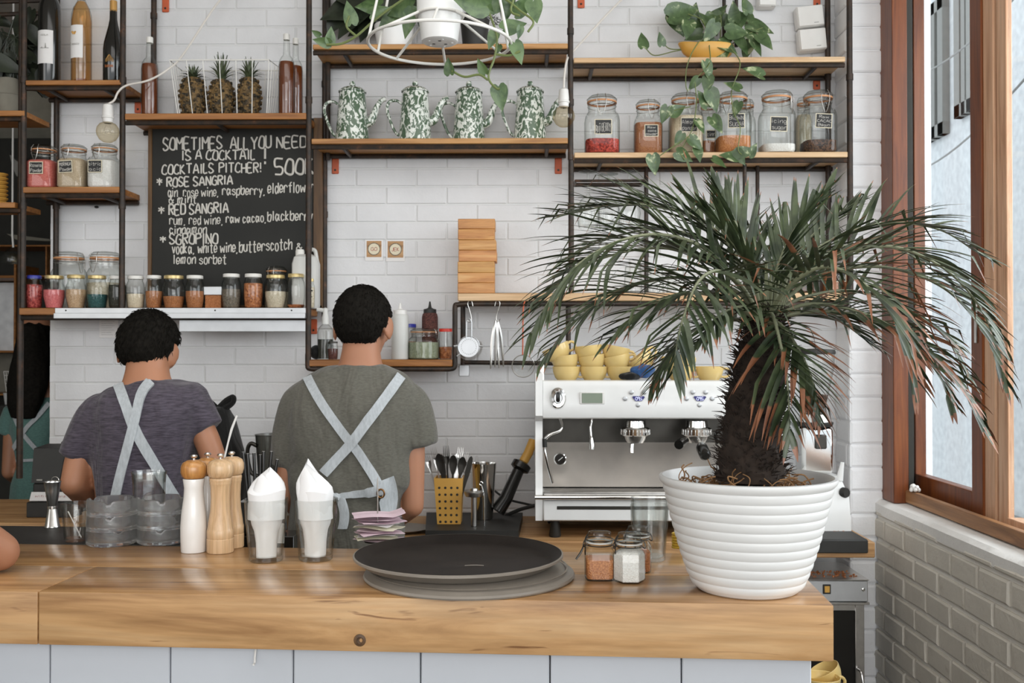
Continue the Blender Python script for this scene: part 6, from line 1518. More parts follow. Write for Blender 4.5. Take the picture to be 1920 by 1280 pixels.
q0, q1, q2, q3, q4 = P(938, 958, 3.42), P(972, 882, 3.46), P(981, 866, 3.47), P(990, 850, 3.48), P(999.5, 826, 3.5)
q0.z = max(q0.z, ZCTR + .032)
MB().tube([q0 - Vector((.01, 0, .0)), q0.lerp(q1, .3), q1], [.026, .023, .020], 16).build('shaft', M['blackgloss'], hb_)
MB().tube([q1, q1.lerp(q2, .2), q2.lerp(q1, .2), q2], [.020, .034, .034, .02], 18).build('flange', M['blackgloss'], hb_)
bd = MB().tube([q2, q3, q4], [.0165, .0165, .016], 16).build('grip', M['mustard'], hb_); bd['label'] = 'yellow grip'
tag(MB().tube(catmull([P(925, 918, 3.56), P(950, 935, 3.55), P(985, 944, 3.52), P(1012, 950, 3.5)], 5), .004, 8).tube(catmull([P(945, 968, 3.5), P(975, 955, 3.48), P(1008, 946, 3.46)], 5), .0065, 8).build('trailing_cable', M['black'], None, loc=P(960, 960, 3.5)), 'black power cord trailing to the foot of the espresso machine', 'cord')
pl = thing('plate', 'edge of a grey plate on the work counter beside the black tray', 'plate', (XX(765, 3.3), 3.34, ZCTR))
MB().lathe([(0, .001), (.05, .001), (.085, .012), (.087, .0135), (.084, .013), (.05, .004), (0, .004)], 36, (XX(758, 3.34), 3.34, ZCTR)).build('dish', M['trayrim'], pl)
# ------------------------------------------------------------------ left part of the work counter
lb_ = thing('side_counter', 'raised worn wooden counter at the far left under the black card machine', 'counter', (-1.5, 3.3, 0))
zl2 = ZZ(980, 3.1, 60)
fbox(MB(), -2.3, XX(150, 3.1), 3.1, 3.6, zl2 - .045, zl2, .003).build('top', M['counterwood'], lb_)
fbox(MB(), -2.28, XX(148, 3.1), 3.13, 3.58, 0, zl2 - .046).build('cabinet', M['darkwall'], lb_)
cm = thing('cash_register', 'black cash register with a white printed card in front at far left', 'register', (XX(100, 3.3), 3.3, zl2))
y5 = 3.28
fbox(MB(), XX(62, y5), XX(150, y5), y5, y5 + .16, zl2 + .0005, ZZ(905, y5, 90), .006).build('base', M['black'], cm)
m = MB(); m.loft([[Vector((XX(a, y5), b, c_)) for a, b, c_ in ((60, y5 - .0, ZZ(905, y5, 90)), (112, y5, ZZ(905, y5, 90)), (112, y5 + .12, ZZ(905, y5, 90)), (60, y5 + .12, ZZ(905, y5, 90)))], [Vector((XX(a, y5), b, c_)) for a, b, c_ in ((56, y5 + .03, ZZ(842, y5, 90)), (115, y5 + .03, ZZ(842, y5, 90)), (115, y5 + .13, ZZ(838, y5, 90)), (56, y5 + .13, ZZ(838, y5, 90)))]]); m.build('screen', M['black'], cm)
for a, e in ((88, 100), (103, 117)): fbox(MB(), XX(a, y5), XX(e, y5), y5 + .1, y5 + .13, ZZ(860, y5, 90), ZZ(832, y5, 90), .004).build('paper_slot', M['black'], cm)
fbox(MB(), XX(70, y5), XX(81, y5), y5 - .002, y5 - .0003, ZZ(901, y5, 75), ZZ(898, y5, 75), .0003).build('badge', M['greyplastic'], cm)
y6 = 3.2
cd = thing('card', 'white printed card lying tilted in front of the black cash register', 'card', (XX(96, y6), y6, ZZ(938, y6, 96)))
m = MB(); m.grid([[P(55, 938, y6), P(138, 938, y6)], [P(59, 922, y6 + .05), P(132, 922, y6 + .05)]], (0, .001, -.002)); cdo = m.build('sheet', M['paper'], cd)
ct = MB(); o_ = P(66, 932, y6 + .018) + Vector((0, -.002, .001)); write(ct, 'Wifi Password', o_, (1, 0, 0), (0, .62, .78), P(122, 932, y6).x - P(66, 932, y6).x, .007, .0004, 4); ct.build('lettering', M['redbits'], cdo)
fbox(MB(), XX(52, y6), XX(140, y6), y6 - .004, y6 + .06, zl2 + .0005, ZZ(940, y6, 96) - .002, .002).build('stand', M['black'], cd)
# black cloth-covered machine behind the first barista
bg = thing('trash_sack', 'black knotted sack standing on the counter between the two baristas', 'sack', (XX(410, 3.4), 3.42, ZCTR))
m = MB(); rings = []
for py, a, e, ry in ((965, 352, 462, .11), (930, 352, 462, .12), (880, 362, 460, .12), (845, 372, 456, .11), (810, 380, 444, .09), (785, 388, 438, .07), (768, 394, 430, .045), (762, 400, 424, .03)):
    L, R_ = P(a, py, 3.42), P(e, py, 3.42); c0 = (L + R_) / 2; hw = (R_.x - L.x) / 2; zz = max(c0.z, ZCTR + .001)
    rings.append([Vector((c0.x + hw * math.cos(q) * (1 + .06 * math.sin(5 * q + py)), 3.42 + ry * math.sin(q) * (1 + .06 * math.sin(4 * q)), zz)) for q in [2 * PI * j / 28 for j in range(28)]])
m.loft(rings); m.build('body', M['blackcloth'], bg)
MB().tube(catmull([P(408, 766, 3.42), P(424, 752, 3.41), P(437, 744, 3.40), P(437, 754, 3.40), P(424, 764, 3.41), P(410, 768, 3.42)], 6), [.010, .012, .009, .009, .011, .01], 8).build('ear', M['blackcloth'], bg)
MB().tube(catmull([P(406, 766, 3.42), P(395, 754, 3.42), P(384, 748, 3.43)], 5), [.012, .009, .004], 8).build('ear', M['blackcloth'], bg)
# twisted spoon and black straws standing behind the mills
ZL2 = .97
cstw = Vector((XX(430, 2.34), 2.36, ZBAR - .08))
st_ = thing('bar_caddy', 'black caddy of straws and stirrers hidden behind the mills and tumblers', 'caddy', (XX(480, 2.36), 2.37, 0))
xA, xB = XX(446, 2.36), XX(556, 2.36)
fbox(MB(), xA, xB, 2.335, 2.42, 0.0, ZBAR - .002).build('cabinet', M['blackgloss'], st_)
fbox(MB(), xA + .002, XX(530, 2.36), 2.34, 2.41, ZBAR - .0015, ZZ(942, 2.34, 480), .004).build('box', M['blackgloss'], st_)
tag(MB().tube([P(420, 862, 2.40), P(428, 828, 2.40), P(434, 805, 2.40), P(444, 779, 2.40)], [.0024, .0022, .0032, .0024], 8).tube([P(420, 862, 2.40), Vector((XX(415, 2.37), 2.37, ZBAR + .02))], .0024, 8).build('bar_spoon', M['whiteplastic'], None, loc=P(420, 870, 2.40)), 'pale twisted bar spoon sticking up behind the pepper mills', 'spoon')
random.seed(5)
for i, (tx, ty, bx, w_) in enumerate(((456, 847, 466, 'leftmost'), (464, 850, 470, 'second from the left'), (476, 849, 480, 'third from the left'), (488, 852, 488, 'fourth from the left'), (494, 846, 494, 'upright fifth'), (509, 846, 501, 'sixth, leaning right'), (520, 861, 508, 'rightmost, leaning most'))):
    p0 = Vector((XX(bx, 2.37), 2.37, ZZ(942, 2.34, 480) + .001)); p1 = P(tx, ty, 2.38); m = MB(); m.tube([p0, p1], .0038, 10, cap=False)
    sto = thing('drinking_straw', 'black drinking straw, %s of the bunch behind the napkin tumblers' % w_, 'straw', p0, 'black straws')
    m.build('tube', M['blackgloss'], sto); MB().lathe([(.0038, 0), (.003, .0004), (.0026, 0)], 12, p1, axis=(p1 - p0)).build('rim', M['whiteplastic'], sto)
jc = thing('measuring_jug', 'clear measuring jug with dark tint behind the black straws', 'jug', (XX(505, 3.3), 3.36, ZCTR)); cj = (XX(507, 3.3), 3.36, 0); k5 = MPP(3.33)
MB().lathe([(0, ZCTR + .001), (28 * k5, ZCTR + .001), (30 * k5, ZZ(900, 3.33, 500)), (36 * k5, ZZ(818, 3.33, 500)), (37 * k5, ZZ(815, 3.33, 500)), (35 * k5, ZZ(816, 3.33, 500)), (29 * k5, ZZ(900, 3.33, 500))], 28, cj).build('body', thin_glass('smoky jug', (.62, .62, .6, 1), (.3, .3, .29, 1)), jc)
MB().tube(catmull([(cj[0] - 32 * k5, 3.36, ZZ(838, 3.33, 470)), (cj[0] - 46 * k5, 3.36, ZZ(833, 3.33, 470)), (cj[0] - 52 * k5, 3.36, ZZ(850, 3.33, 470)), (cj[0] - 46 * k5, 3.36, ZZ(885, 3.33, 470)), (cj[0] - 31 * k5, 3.36, ZZ(895, 3.33, 470))], 5), .007, 8).build('handle', M['darkmetal'], jc)
# steel pipe hood edge note: small white tag behind the tumblers
tg = fbox(MB(), XX(535, 2.31), XX(548, 2.31), depth + A0.y + .0, depth + A0.y + .004, ZBAR + .001, ZZ(972, 2.3, 541), .0005)
tag(tg.build('price_tag', M['paper'], None, loc=(XX(541, 2.3), depth + A0.y, ZBAR)), 'small white tag standing between the two napkin tumblers', 'tag')
# paper note pinned under the light strip
yn = YW - .004
nt = fbox(MB(), XX(186, yn), XX(222, yn), yn - .001, yn, ZZ(633, yn, 204), ZZ(597, yn, 204), .0004)
nto = nt.build('paper_note', M['paper'], None, loc=P(204, 633, yn)); tag(nto, 'white paper note hanging under the strip light, left of the barista', 'note')
m = MB()
for q in range(7): m.tube([(XX(190, yn), yn - .0014, ZZ(602 + q * 4.2, yn, 204)), (XX(216 - (q * 5) % 9, yn), yn - .0014, ZZ(602 + q * 4.2, yn, 204))], .0004, 4)
m.build('written_lines', M['greyplastic'], nto)
# ------------------------------------------------------------------ people
def oring(L, R, ry, n=28, ex=2.3, dyc=0.0):
    c = (L + R) / 2 + Vector((0, dyc, 0)); u = (R - L) / 2; out = []
    for k in range(n):
        a = 2 * PI * k / n; ca, sa = math.cos(a), math.sin(a)
        out.append(c + u * spow(ca, 2 / ex) + Vector((0, ry * spow(sa, 2 / ex), 0)))
    return out
def limb(m, pts, rad, n=14, sub=5, caps=True):
    p = catmull(pts, sub) if len(pts) > 2 else [Vector(q) for q in pts]
    m.tube(p, rad, n)
    if caps: m.ball(p[0], rad[0] * .99, 14, 10); m.ball(p[-1], rad[-1] * .99, 14, 10)
def hand(m, wrist, d, palm_n, side, scale=1.0, curl=.6):
    # palm, four curled fingers of unequal length and a thumb from the side of the palm
    d = d.normalized(); nrm = (palm_n - d * palm_n.dot(d)).normalized(); s = d.cross(nrm) * side; k = scale
    c = wrist + d * .05 * k
    Rm = Matrix((d, s, nrm)).transposed()
    m.ball(c, (.052 * k, .040 * k, .016 * k), 16, 10, Rm)
    for i, (o, L) in enumerate(((-.028, .062), (-.0095, .074), (.0095, .080), (.028, .072))):
        p = wrist + d * (.088 * k) + s * (o * k); q = p; dirv = d.copy(); pts = [p - d * .02 * k]
        for j, f in enumerate((.45, .32, .23)):
            pts.append(q); a = curl * (.45 + .3 * j); dirv = (dirv * math.cos(a) + nrm * math.sin(a)).normalized(); q = q + dirv * (L * f * k)
        pts.append(q)
        m.tube(catmull(pts, 3), [.0095 * k, .0092 * k, .0085 * k, .0065 * k], 8); m.ball(q, .0066 * k, 8, 6)
    t0 = wrist + d * .025 * k + s * (.030 * k); t1 = t0 + (d * .55 + s * .7 + nrm * .25).normalized() * .035 * k; t2 = t1 + (d * .9 + s * .15 + nrm * .35).normalized() * .03 * k
    m.tube(catmull([t0 - s * .015 * k, t0, t1, t2], 3), [.012 * k, .0115 * k, .0105 * k, .0075 * k], 8); m.ball(t2, .0078 * k, 8, 6)
def headmesh(m, c, k, Rm):
    # skull, jaw, nose, brow, lips, ears; local x right, y face, z up
    A = lambda v: c + Rm @ (Vector(v) * k)
    def e(v, r): m.ball(A(v), tuple(x * k for x in r), 20, 14, Rm)
    e((0, -.008, .02), (.076, .096, .092)); e((0, .030, -.045), (.056, .058, .066)); e((0, .055, -.085), (.026, .024, .020))
    e((0, .02, -.03), (.066, .066, .06))
    m.tube([A((0, .084, .012)), A((0, .098, -.012)), A((0, .106, -.026))], [.008 * k, .010 * k, .013 * k], 10); e((0, .098, -.030), (.017, .012, .009))
    e((0, .084, .030), (.046, .012, .010)); e((0, .084, -.052), (.022, .010, .006)); e((0, .082, -.062), (.019, .010, .006))
    for s in (-1, 1):
        e((s * .030, .082, .010), (.012, .008, .007)); e((s * .045, .055, -.02), (.022, .026, .018))
        m.ball(A((s * .085, -.008, -.008)), (.009 * k, .024 * k, .036 * k), 14, 10, Rm @ Matrix.Rotation(-.35 * s, 3, 'Z')); m.ball(A((s * .086, -.002, -.036)), (.006 * k, .011 * k, .012 * k), 10, 8, Rm)
def hairmesh(c, k, Rm, amp=.004, grow=.013, low=-.62, seed=0):
    m = MB(); vs = []; nu, nv = 64, 40
    pts = []
    for i in range(nv + 1):
        th = PI * i / nv; row = []
        for j in range(nu):
            a = 2 * PI * j / nu
            d = Vector((math.sin(th) * math.cos(a), math.sin(th) * math.sin(a), math.cos(th)))
            y = d.y
            thr = low if y < -.25 else (low + (y + .25) / .45 * (.02 - low) if y < .2 else .02 + (y - .2) / .5 * .50)
            side = max(0, 1 - abs(y + .0) / .24) * (abs(d.x) > .55)
            thr = max(thr, thr + (.06 - thr) * min(1, side * 2.2))
            f = max(0, min(1, (d.z - thr) / .14 + .5)); f = f * f * (3 - 2 * f)
            g = -.010 + (grow + .010) * f + (amp * (noise.noise(d * 9 + Vector((seed, 0, 0))) + .6 * noise.noise(d * 24 + Vector((0, seed, 0)))) if f > .5 else 0)
            p = Vector((d.x * (.078 + g), d.y * (.098 + g) - .008, d.z * (.093 + g * 1.1) + .02))
            row.append(c + Rm @ (p * k))
        pts.append(row)
    n = nu; base = [v for r in pts for v in r]; fs = []
    for i in range(nv):
        for j in range(nu): fs.append((i * n + j, (i + 1) * n + j, (i + 1) * n + (j + 1) % n, i * n + (j + 1) % n))
    m.add(base, fs)
    rr = random.Random(int(seed * 10) + 1)
    for q in range(4200):
        i = rr.randint(1, nv - 3); j = rr.randint(0, n - 1); p = pts[i][j]; cc = c + Rm @ Vector((0, -.008 * k, .02 * k))
        o = (p - cc); nr = o.normalized(); loc = Rm.transposed() @ o / k
        inside = Vector((loc.x / .078, loc.y / .098, loc.z / .093)).length
        if inside < 1.0 + grow * 4: continue
        dn = (pts[min(i + 2, nv)][j] - p)
        if dn.length < 1e-6: continue
        dn.normalize(); sd = nr.cross(dn); L = rr.uniform(.008, .017) * (grow / .012)
        d2 = (dn + sd * rr.uniform(-.7, .7) + nr * rr.uniform(.05, .45)).normalized()
        m.tube([p - nr * .001, p + d2 * L * .5, p + d2 * L + nr * -.002], [.0013, .0011, .0003], 3, cap=False)
    return m
def seg(Y):
    return lambda px, py, dy=0.0: P(px, py, Y + dy)
def legs(m, hipL, hipR, floor=0.0, r=.085, dy=(.0, .0)):
    for i, h in enumerate((hipL, hipR)):
        kx = h.x * 1.0; k = Vector((kx, h.y + .02 + dy[i], (h.z - floor) * .52)); a = Vector((kx, h.y - .01, floor + .09))
        limb(m, [h, h.lerp(k, .5), k, k.lerp(a, .45) + Vector((0, -.012, 0)), a], [r, r * .92, r * .68, r * .62, r * .42])
def shoes(name, parent, hipL, hipR):
    for h in (hipL, hipR):
        m = MB(); a = Vector((h.x, h.y - .01, 0)); rows = []
        for y, w_, hh in ((-.075, .026, .05), (-.06, .036, .075), (-.01, .039, .095), (.05, .040, .07), (.11, .045, .05), (.16, .040, .04), (.185, .022, .025)):
            rows.append([Vector((a.x + w_ * spow(math.cos(q), .7), a.y + y, .001 + hh * .5 + hh * .5 * spow(math.sin(q), .6))) for q in [2 * PI * j / 20 for j in range(20)]])
        m.loft(rows); m.build('shoe', M['black'], parent)
def strap(bvh, pts, wpx, off=.004, thick=.003, samples=26, cross=3):
    # fabric strap laid on the shirt along a path seen from the camera
    path = catmull([Vector((p[0], p[1], 0)) for p in pts], max(2, samples // max(1, len(pts) - 1))) if len(pts) > 2 else [Vector((pts[0][0] + (pts[1][0] - pts[0][0]) * i / samples, pts[0][1] + (pts[1][1] - pts[0][1]) * i / samples, 0)) for i in range(samples + 1)]
    outer, inner = [], []; last = None
    N = len(path)
    for i, p in enumerate(path):
        t = (path[min(i + 1, N - 1)] - path[max(i - 1, 0)]).normalized(); nn = Vector((-t.y, t.x, 0))
        w_ = wpx if not isinstance(wpx, (list, tuple)) else wpx[min(int(i / N * len(wpx)), len(wpx) - 1)]
        ro, ri = [], []
        for j in range(cross + 1):
            q = p + nn * (w_ * (j / cross - .5)); d = ray(q.x, q.y).normalized()
            h = bvh.ray_cast(CAM, d)
            if h[0] is None:
                if last is None: ro = None; break
                pos = CAM + d * last; nr = -d
            else: pos, nr = h[0], h[1]; last = h[3]
            if nr.dot(d) > 0: nr = -nr
            nr = (nr * .55 - d * .45).normalized()
            ro.append(pos + nr * (off + thick)); ri.append(pos + nr * (off - .006))
        if ro: outer.append(ro); inner.append(ri)
    m = MB()
    if len(outer) < 2: return m
    k = len(outer); n = cross + 1
    vs = [v for r in outer for v in r] + [v for r in inner for v in r]; b = k * n; fs = []
    for i in range(k - 1):
        for j in range(n - 1):
            fs.append((i * n + j, i * n + j + 1, (i + 1) * n + j + 1, (i + 1) * n + j)); fs.append((b + i * n + j, b + (i + 1) * n + j, b + (i + 1) * n + j + 1, b + i * n + j + 1))
        for j in (0, n - 1): fs.append((i * n + j, (i + 1) * n + j, b + (i + 1) * n + j, b + i * n + j))
    for i in (0, k - 1): fs += [(i * n + j, i * n + j + 1, b + i * n + j + 1, b + i * n + j) for j in range(n - 1)]
    return m.add(vs, fs)
def bvh_of(o):
    off = worldloc(o)
    return BVHTree.FromPolygons([v.co + off for v in o.data.vertices], [tuple(p.vertices) for p in o.data.polygons])
def wrinkle(o, amp, sc, seed=0.0, fn=None):
    off = worldloc(o)
    for v in o.data.vertices:
        p = v.co + off; n = v.normal
        q = Vector((p.x * sc[0] + seed, p.y * sc[1], p.z * sc[2]))
        a = amp * (noise.noise(q) + .5 * noise.noise(q * 2.1 + Vector((3, 1, 7))))
        if fn: a += fn(p)
        v.co = v.co + n * a
# --- barista in grey, back turned
S = seg(2.85)
pc = thing('person', 'barista in a grey t-shirt with light blue crossed straps, back turned', 'person', (P(665, 900, 2.88).x, 2.88, 0))
m = MB()
hc = S(681, 611, .03); Rh = Matrix.Rotation(math.radians(-9), 3, 'Z') @ Matrix.Rotation(math.radians(-14), 3, 'X')
HK = .94
headmesh(m, hc, HK, Rh)
m.loft([oring(S(645, 628, .02), S(716, 628, .02), .05), oring(S(642, 655, .01), S(712, 655, .01), .053), oring(S(636, 682), S(716, 682), .056), oring(S(610, 705), S(738, 705), .062), oring(S(575, 725), S(768, 725), .06)])
m.loft([oring(S(590, 722), S(750, 722), .055), oring(S(562, 760), S(768, 760), .08), oring(S(558, 860), S(762, 860), .098), oring(S(556, 930), S(752, 930), .1), oring(S(550, 1010), S(752, 1010), .105), oring(S(556, 1060), S(745, 1060), .1)])
hipL, hipR = S(598, 1085, .0), S(706, 1085, .0)
legs(m, hipL, hipR, r=.075)
sL, eL, wL = S(556, 765), S(537, 925, -.01), S(590, 985, .15)
sR, eR, wR = S(772, 765), S(774, 948, -.01), S(718, 985, .16)
limb(m, [sL, sL.lerp(eL, .5), eL], [.036, .036, .032]); limb(m, [eL, eL.lerp(wL, .4), wL], [.032, .033, .024])
limb(m, [sR, sR.lerp(eR, .5), eR], [.037, .037, .032]); limb(m, [eR, eR.lerp(wR, .4), wR], [.032, .034, .024])
hand(m, wL, (wL - eL), Vector((0, .2, -1)), 1); hand(m, wR, (wR - eR), Vector((0, .2, -1)), -1)
body = solid(m, 'body', M['skin'], pc, .0052, 5)
hairmesh(hc, HK, Rh, .0035, .010, -.92, 1.0).build('hair', M['hair'], pc)
m = MB()
m.loft([oring(S(628, 683, -.004), S(722, 683, -.004), .058), oring(S(602, 691), S(742, 691), .064), oring(S(575, 703), S(768, 703), .078), oring(S(548, 728), S(788, 728), .098), oring(S(536, 762), S(794, 762), .112), oring(S(540, 815), S(780, 815), .120), oring(S(546, 865), S(772, 865), .122), oring(S(541, 905), S(772, 905), .128), oring(S(550, 935), S(752, 935), .122), oring(S(543, 985), S(757, 985), .130), oring(S(540, 1040), S(758, 1040), .132), oring(S(545, 1062), S(752, 1062), .128)])
m.tube(catmull([S(596, 728), S(568, 756), S(550, 800), S(538, 845), S(530, 876)], 4), [.048, .062, .056, .050, .043], 18)
m.tube(catmull([S(740, 728), S(768, 758), S(781, 795), S(787, 836)], 4), [.048, .062, .058, .054], 18)
shirt = solid(m, 'shirt', M['greytee'], pc, .0075, 13)
def folds(p):
    q = (p.z - ZZ(900, 2.85)); return .0045 * math.exp(-(q / .05) ** 2) * math.sin(p.x * 60 + p.z * 30)
wrinkle(shirt, .0065, (13, 9, 5), 2.0, folds)
bv = bvh_of(shirt)
strap(bv, [(571, 694), (584, 722), (606, 760), (640, 808), (672, 848), (702, 896), (716, 925)], 17, samples=40).build('apron_strap', M['denim'], pc)
strap(bv, [(751, 706), (728, 738), (692, 786), (658, 832), (630, 862), (607, 888)], 19, .0065, samples=40).build('apron_strap', M['denim'], pc)
strap(bv, [(628, 931), (650, 928), (690, 923), (722, 915)], [9, 11, 13, 17, 19], .006, samples=20).build('apron_tie', M['denim'], pc)
# apron wing on the right hip with its eyelet
m = MB(); rows = []
for k in range(8):
    u = k / 7; py = 896 + u * 98; xl_ = 704 + (8 if u < .3 else 0) + u * 16 - (12 if u > .15 and u < .4 else 0) * 0; xr_ = 738 + 8 * math.sin(u * 4)
    row = []
    for j in range(6):
        px = xl_ + (xr_ - xl_) * j / 5; d = ray(px, py + (6 - j * 2) * (1 - u)).normalized(); h = bv.ray_cast(CAM, d)
        pos = h[0] if h[0] is not None else CAM + d * (2.80 / d.y)
        row.append(pos - d * (.009 + .004 * math.sin(j * 1.4 + u * 3)))
    rows.append(row)
wing = m.grid(rows, (0, .004, 0)).build('apron_panel', M['denim'], pc)
d = ray(714, 925).normalized(); h = bv.ray_cast(CAM, d); e0 = (h[0] if h[0] is not None else CAM + d * 2.75) - d * .0185
MB().tube([e0 + Vector((.0095 * math.cos(a), 0, .0115 * math.sin(a))) for a in [2 * PI * q / 20 for q in range(20)]], .0026, 8, True).build('eyelet', M['copper'], wing)
d = ray(630, 932).normalized(); h = bv.ray_cast(CAM, d); k0 = h[0] - d * .012
MB().ball(k0, (.012, .010, .012), 12, 8).tube([k0 + Vector((-.008, -.004, .008)), k0 + Vector((.01, -.006, -.006))], .006, 8).build('knot', M['denim'], wing)
m = MB(); rows = []
for k in range(9):
    u = k / 8; p = k0 + Vector((.012 + .012 * math.sin(u * 2.6), -.006, -.085 * u)); rows.append([p + Vector((-.013, 0, 0)), p + Vector((0, -.004, 0)), p + Vector((.013, 0, 0))])
m.grid(rows, (0, .003, 0)); m.build('tie_end', M['denim'], wing)
m = MB()
m.loft([oring(S(548, 1035), S(750, 1035), .126), oring(S(548, 1085), S(750, 1085), .124), oring(S(560, 1120), S(742, 1120), .115)])
legs(m, hipL, hipR, r=.092)
solid(m, 'trousers', M['darktrousers'], pc, .010, 5)
shoes('shoe', pc, hipL, hipR)
# --- barista in plum grey, leaning to the left
S = seg(2.75)
pb = thing('person', 'barista in a dark plum t-shirt with crossed straps, back turned, elbow bent', 'person', (P(268, 900, 2.8).x, 2.80, 0))
m = MB(); hc = S(278, 658, .05); Rh = Matrix.Rotation(math.radians(3), 3, 'Y') @ Matrix.Rotation(math.radians(-18), 3, 'X')
HK = .90
headmesh(m, hc, HK, Rh)
m.loft([oring(S(240, 668, .02), S(316, 662, .02), .048), oring(S(238, 694, .01), S(314, 688, .01), .052), oring(S(232, 716), S(318, 710), .056), oring(S(206, 738), S(340, 728), .06)])
m.loft([oring(S(206, 745), S(346, 734), .055), oring(S(186, 790), S(358, 775), .085), oring(S(178, 870), S(355, 870), .1), oring(S(190, 960), S(348, 960), .105), oring(S(186, 1060), S(352, 1060), .1)])
hipL, hipR = S(218, 1090, .02), S(322, 1090, .02); legs(m, hipL, hipR, r=.075)
sL, eL, wL = S(182, 785), S(138, 906, -.06), S(224, 905, .20)
sR, eR, wR = S(362, 765), S(408, 880, .0), S(392, 925, .18)
limb(m, [sL, S(152, 850, -.03), eL], [.036, .038, .035]); limb(m, [eL, S(172, 928, .06), wL], [.036, .038, .025])
limb(m, [sR, S(388, 825), eR], [.034, .036, .033]); limb(m, [eR, eR.lerp(wR, .4), wR], [.034, .036, .025])
hand(m, wL, (wL - eL), Vector((0, .2, -1)), 1); hand(m, wR, (wR - eR), Vector((0, .2, -1)), -1)
solid(m, 'body', M['skin2'], pb, .0052, 5)
hairmesh(hc, HK, Rh, .005, .014, -.80, 4.0).build('hair', M['hair'], pb)
m = MB()
m.loft([oring(S(238, 717, -.004), S(316, 709, -.004), .058), oring(S(222, 723), S(336, 713), .062), oring(S(192, 735), S(372, 716), .075), oring(S(168, 752), S(388, 728), .095), oring(S(158, 780), S(392, 758), .112), oring(S(168, 830), S(372, 815), .120), oring(S(178, 880), S(358, 875), .122), oring(S(186, 930), S(350, 930), .122), oring(S(182, 1000), S(354, 1000), .128), oring(S(180, 1062), S(356, 1062), .13)])
m.tube(catmull([S(208, 755), S(182, 785, -.01), S(160, 825, -.02), S(140, 862, -.032)], 4), [.046, .056, .053, .049], 18)
m.tube(catmull([S(345, 742), S(365, 764), S(380, 785), S(393, 806)], 4), [.046, .054, .050, .047], 18)
shirt = solid(m, 'shirt', M['purpletee'], pb, .0075, 13)
wrinkle(shirt, .0085, (14, 9, 3.2), 9.0)
bv = bvh_of(shirt)
strap(bv, [(222, 722), (232, 748), (243, 778), (258, 815), (285, 862), (310, 905), (330, 940)], 20, samples=40).build('apron_strap', M['denim'], pb)
strap(bv, [(283, 716), (271, 730), (262, 750), (254, 785), (242, 830), (226, 890), (214, 945)], 17, .0065, samples=40).build('apron_strap', M['denim'], pb)
m = MB(); m.loft([oring(S(186, 1040), S(350, 1040), .126), oring(S(182, 1085), S(356, 1085), .124), oring(S(194, 1120), S(346, 1120), .115)]); legs(m, hipL, hipR, r=.092)
solid(m, 'trousers', M['darktrousers'], pb, .010, 5)
shoes('shoe', pb, hipL, hipR)
# --- woman in teal in the next room
S = seg(4.7)
pw = thing('person', 'person with long black hair in a teal top, in the dim room', 'person', (P(62, 900, 4.7).x, 4.72, 0))
m = MB(); hc = S(72, 628, .02); Rh = Matrix.Rotation(math.radians(-4), 3, 'X'); headmesh(m, hc, .98, Rh)
m.loft([oring(S(58, 650, .01), S(88, 650, .01), .05), oring(S(56, 700), S(92, 700), .055), oring(S(36, 742), S(112, 742), .06)])
m.loft([oring(S(38, 742), S(112, 742), .06), oring(S(28, 785), S(120, 785), .09), oring(S(36, 860), S(112, 860), .09), oring(S(26, 940), S(122, 940), .11), oring(S(24, 1000), S(124, 1000), .11)])
hipL, hipR = S(48, 1010), S(100, 1010); legs(m, hipL, hipR, r=.075)
sL, eL, wL = S(27, 775), S(16, 885, -.02), S(40, 905, .22); sR, eR, wR = S(122, 775), S(132, 885, -.02), S(110, 905, .22)
for a, e_, w_, sd_ in ((sL, eL, wL, 1), (sR, eR, wR, -1)):
    limb(m, [a, a.lerp(e_, .5), e_], [.045, .038, .031]); limb(m, [e_, e_.lerp(w_, .4), w_], [.031, .031, .022]); hand(m, w_, w_ - e_, Vector((0, .2, -1)), sd_, .9)
solid(m, 'body', M['skin'], pw, .006, 5)
m = MB()
m.loft([oring(S(58, 598), S(84, 598), .04, dyc=-.0), oring(S(47, 612), S(96, 612), .10), oring(S(42, 640), S(100, 640), .108, dyc=-.02), oring(S(38, 680), S(104, 680), .08, dyc=-.06), oring(S(34, 720), S(104, 720), .055, dyc=-.09), oring(S(36, 755), S(98, 755), .045, dyc=-.105), oring(S(42, 782), S(88, 782), .025, dyc=-.105)])
hr = solid(m, 'hair', M['hair'], pw, .008, 4); wrinkle(hr, .006, (30, 30, 4), 3.0)
m = MB()
m.loft([oring(S(38, 742), S(112, 742), .066), oring(S(24, 762), S(126, 762), .09), oring(S(24, 800), S(124, 800), .11), oring(S(34, 850), S(112, 850), .105), oring(S(36, 872), S(110, 872), .10), oring(S(26, 905), S(122, 905), .12), oring(S(22, 960), S(126, 960), .13)])
m.tube(catmull([S(32, 770), S(22, 792), S(16, 815)], 4), [.062, .056, .05], 16); m.tube(catmull([S(116, 770), S(128, 792), S(133, 815)], 4), [.062, .056, .05], 16)
shirt = solid(m, 'top', M['tealtee'], pw, .009, 6); wrinkle(shirt, .007, (9, 9, 5), 6.0); bv = bvh_of(shirt)
strap(bv, [(22, 762), (32, 790), (45, 815), (75, 850)], 8, samples=24).build('apron_strap', M['denim'], pw)
strap(bv, [(92, 756), (70, 782), (48, 805), (26, 842)], 8, .0065, samples=24).build('apron_strap', M['denim'], pw)
strap(bv, [(28, 864), (60, 862), (90, 862)], 5, .006, samples=16).build('apron_tie', M['denim'], pw)
m = MB(); m.loft([oring(S(24, 950), S(124, 950), .125), oring(S(22, 1000), S(126, 1000), .125), oring(S(28, 1030), S(120, 1030), .11)]); legs(m, hipL, hipR, r=.09)
solid(m, 'trousers', M['darktrousers'], pw, .012, 4); shoes('shoe', pw, hipL, hipR)
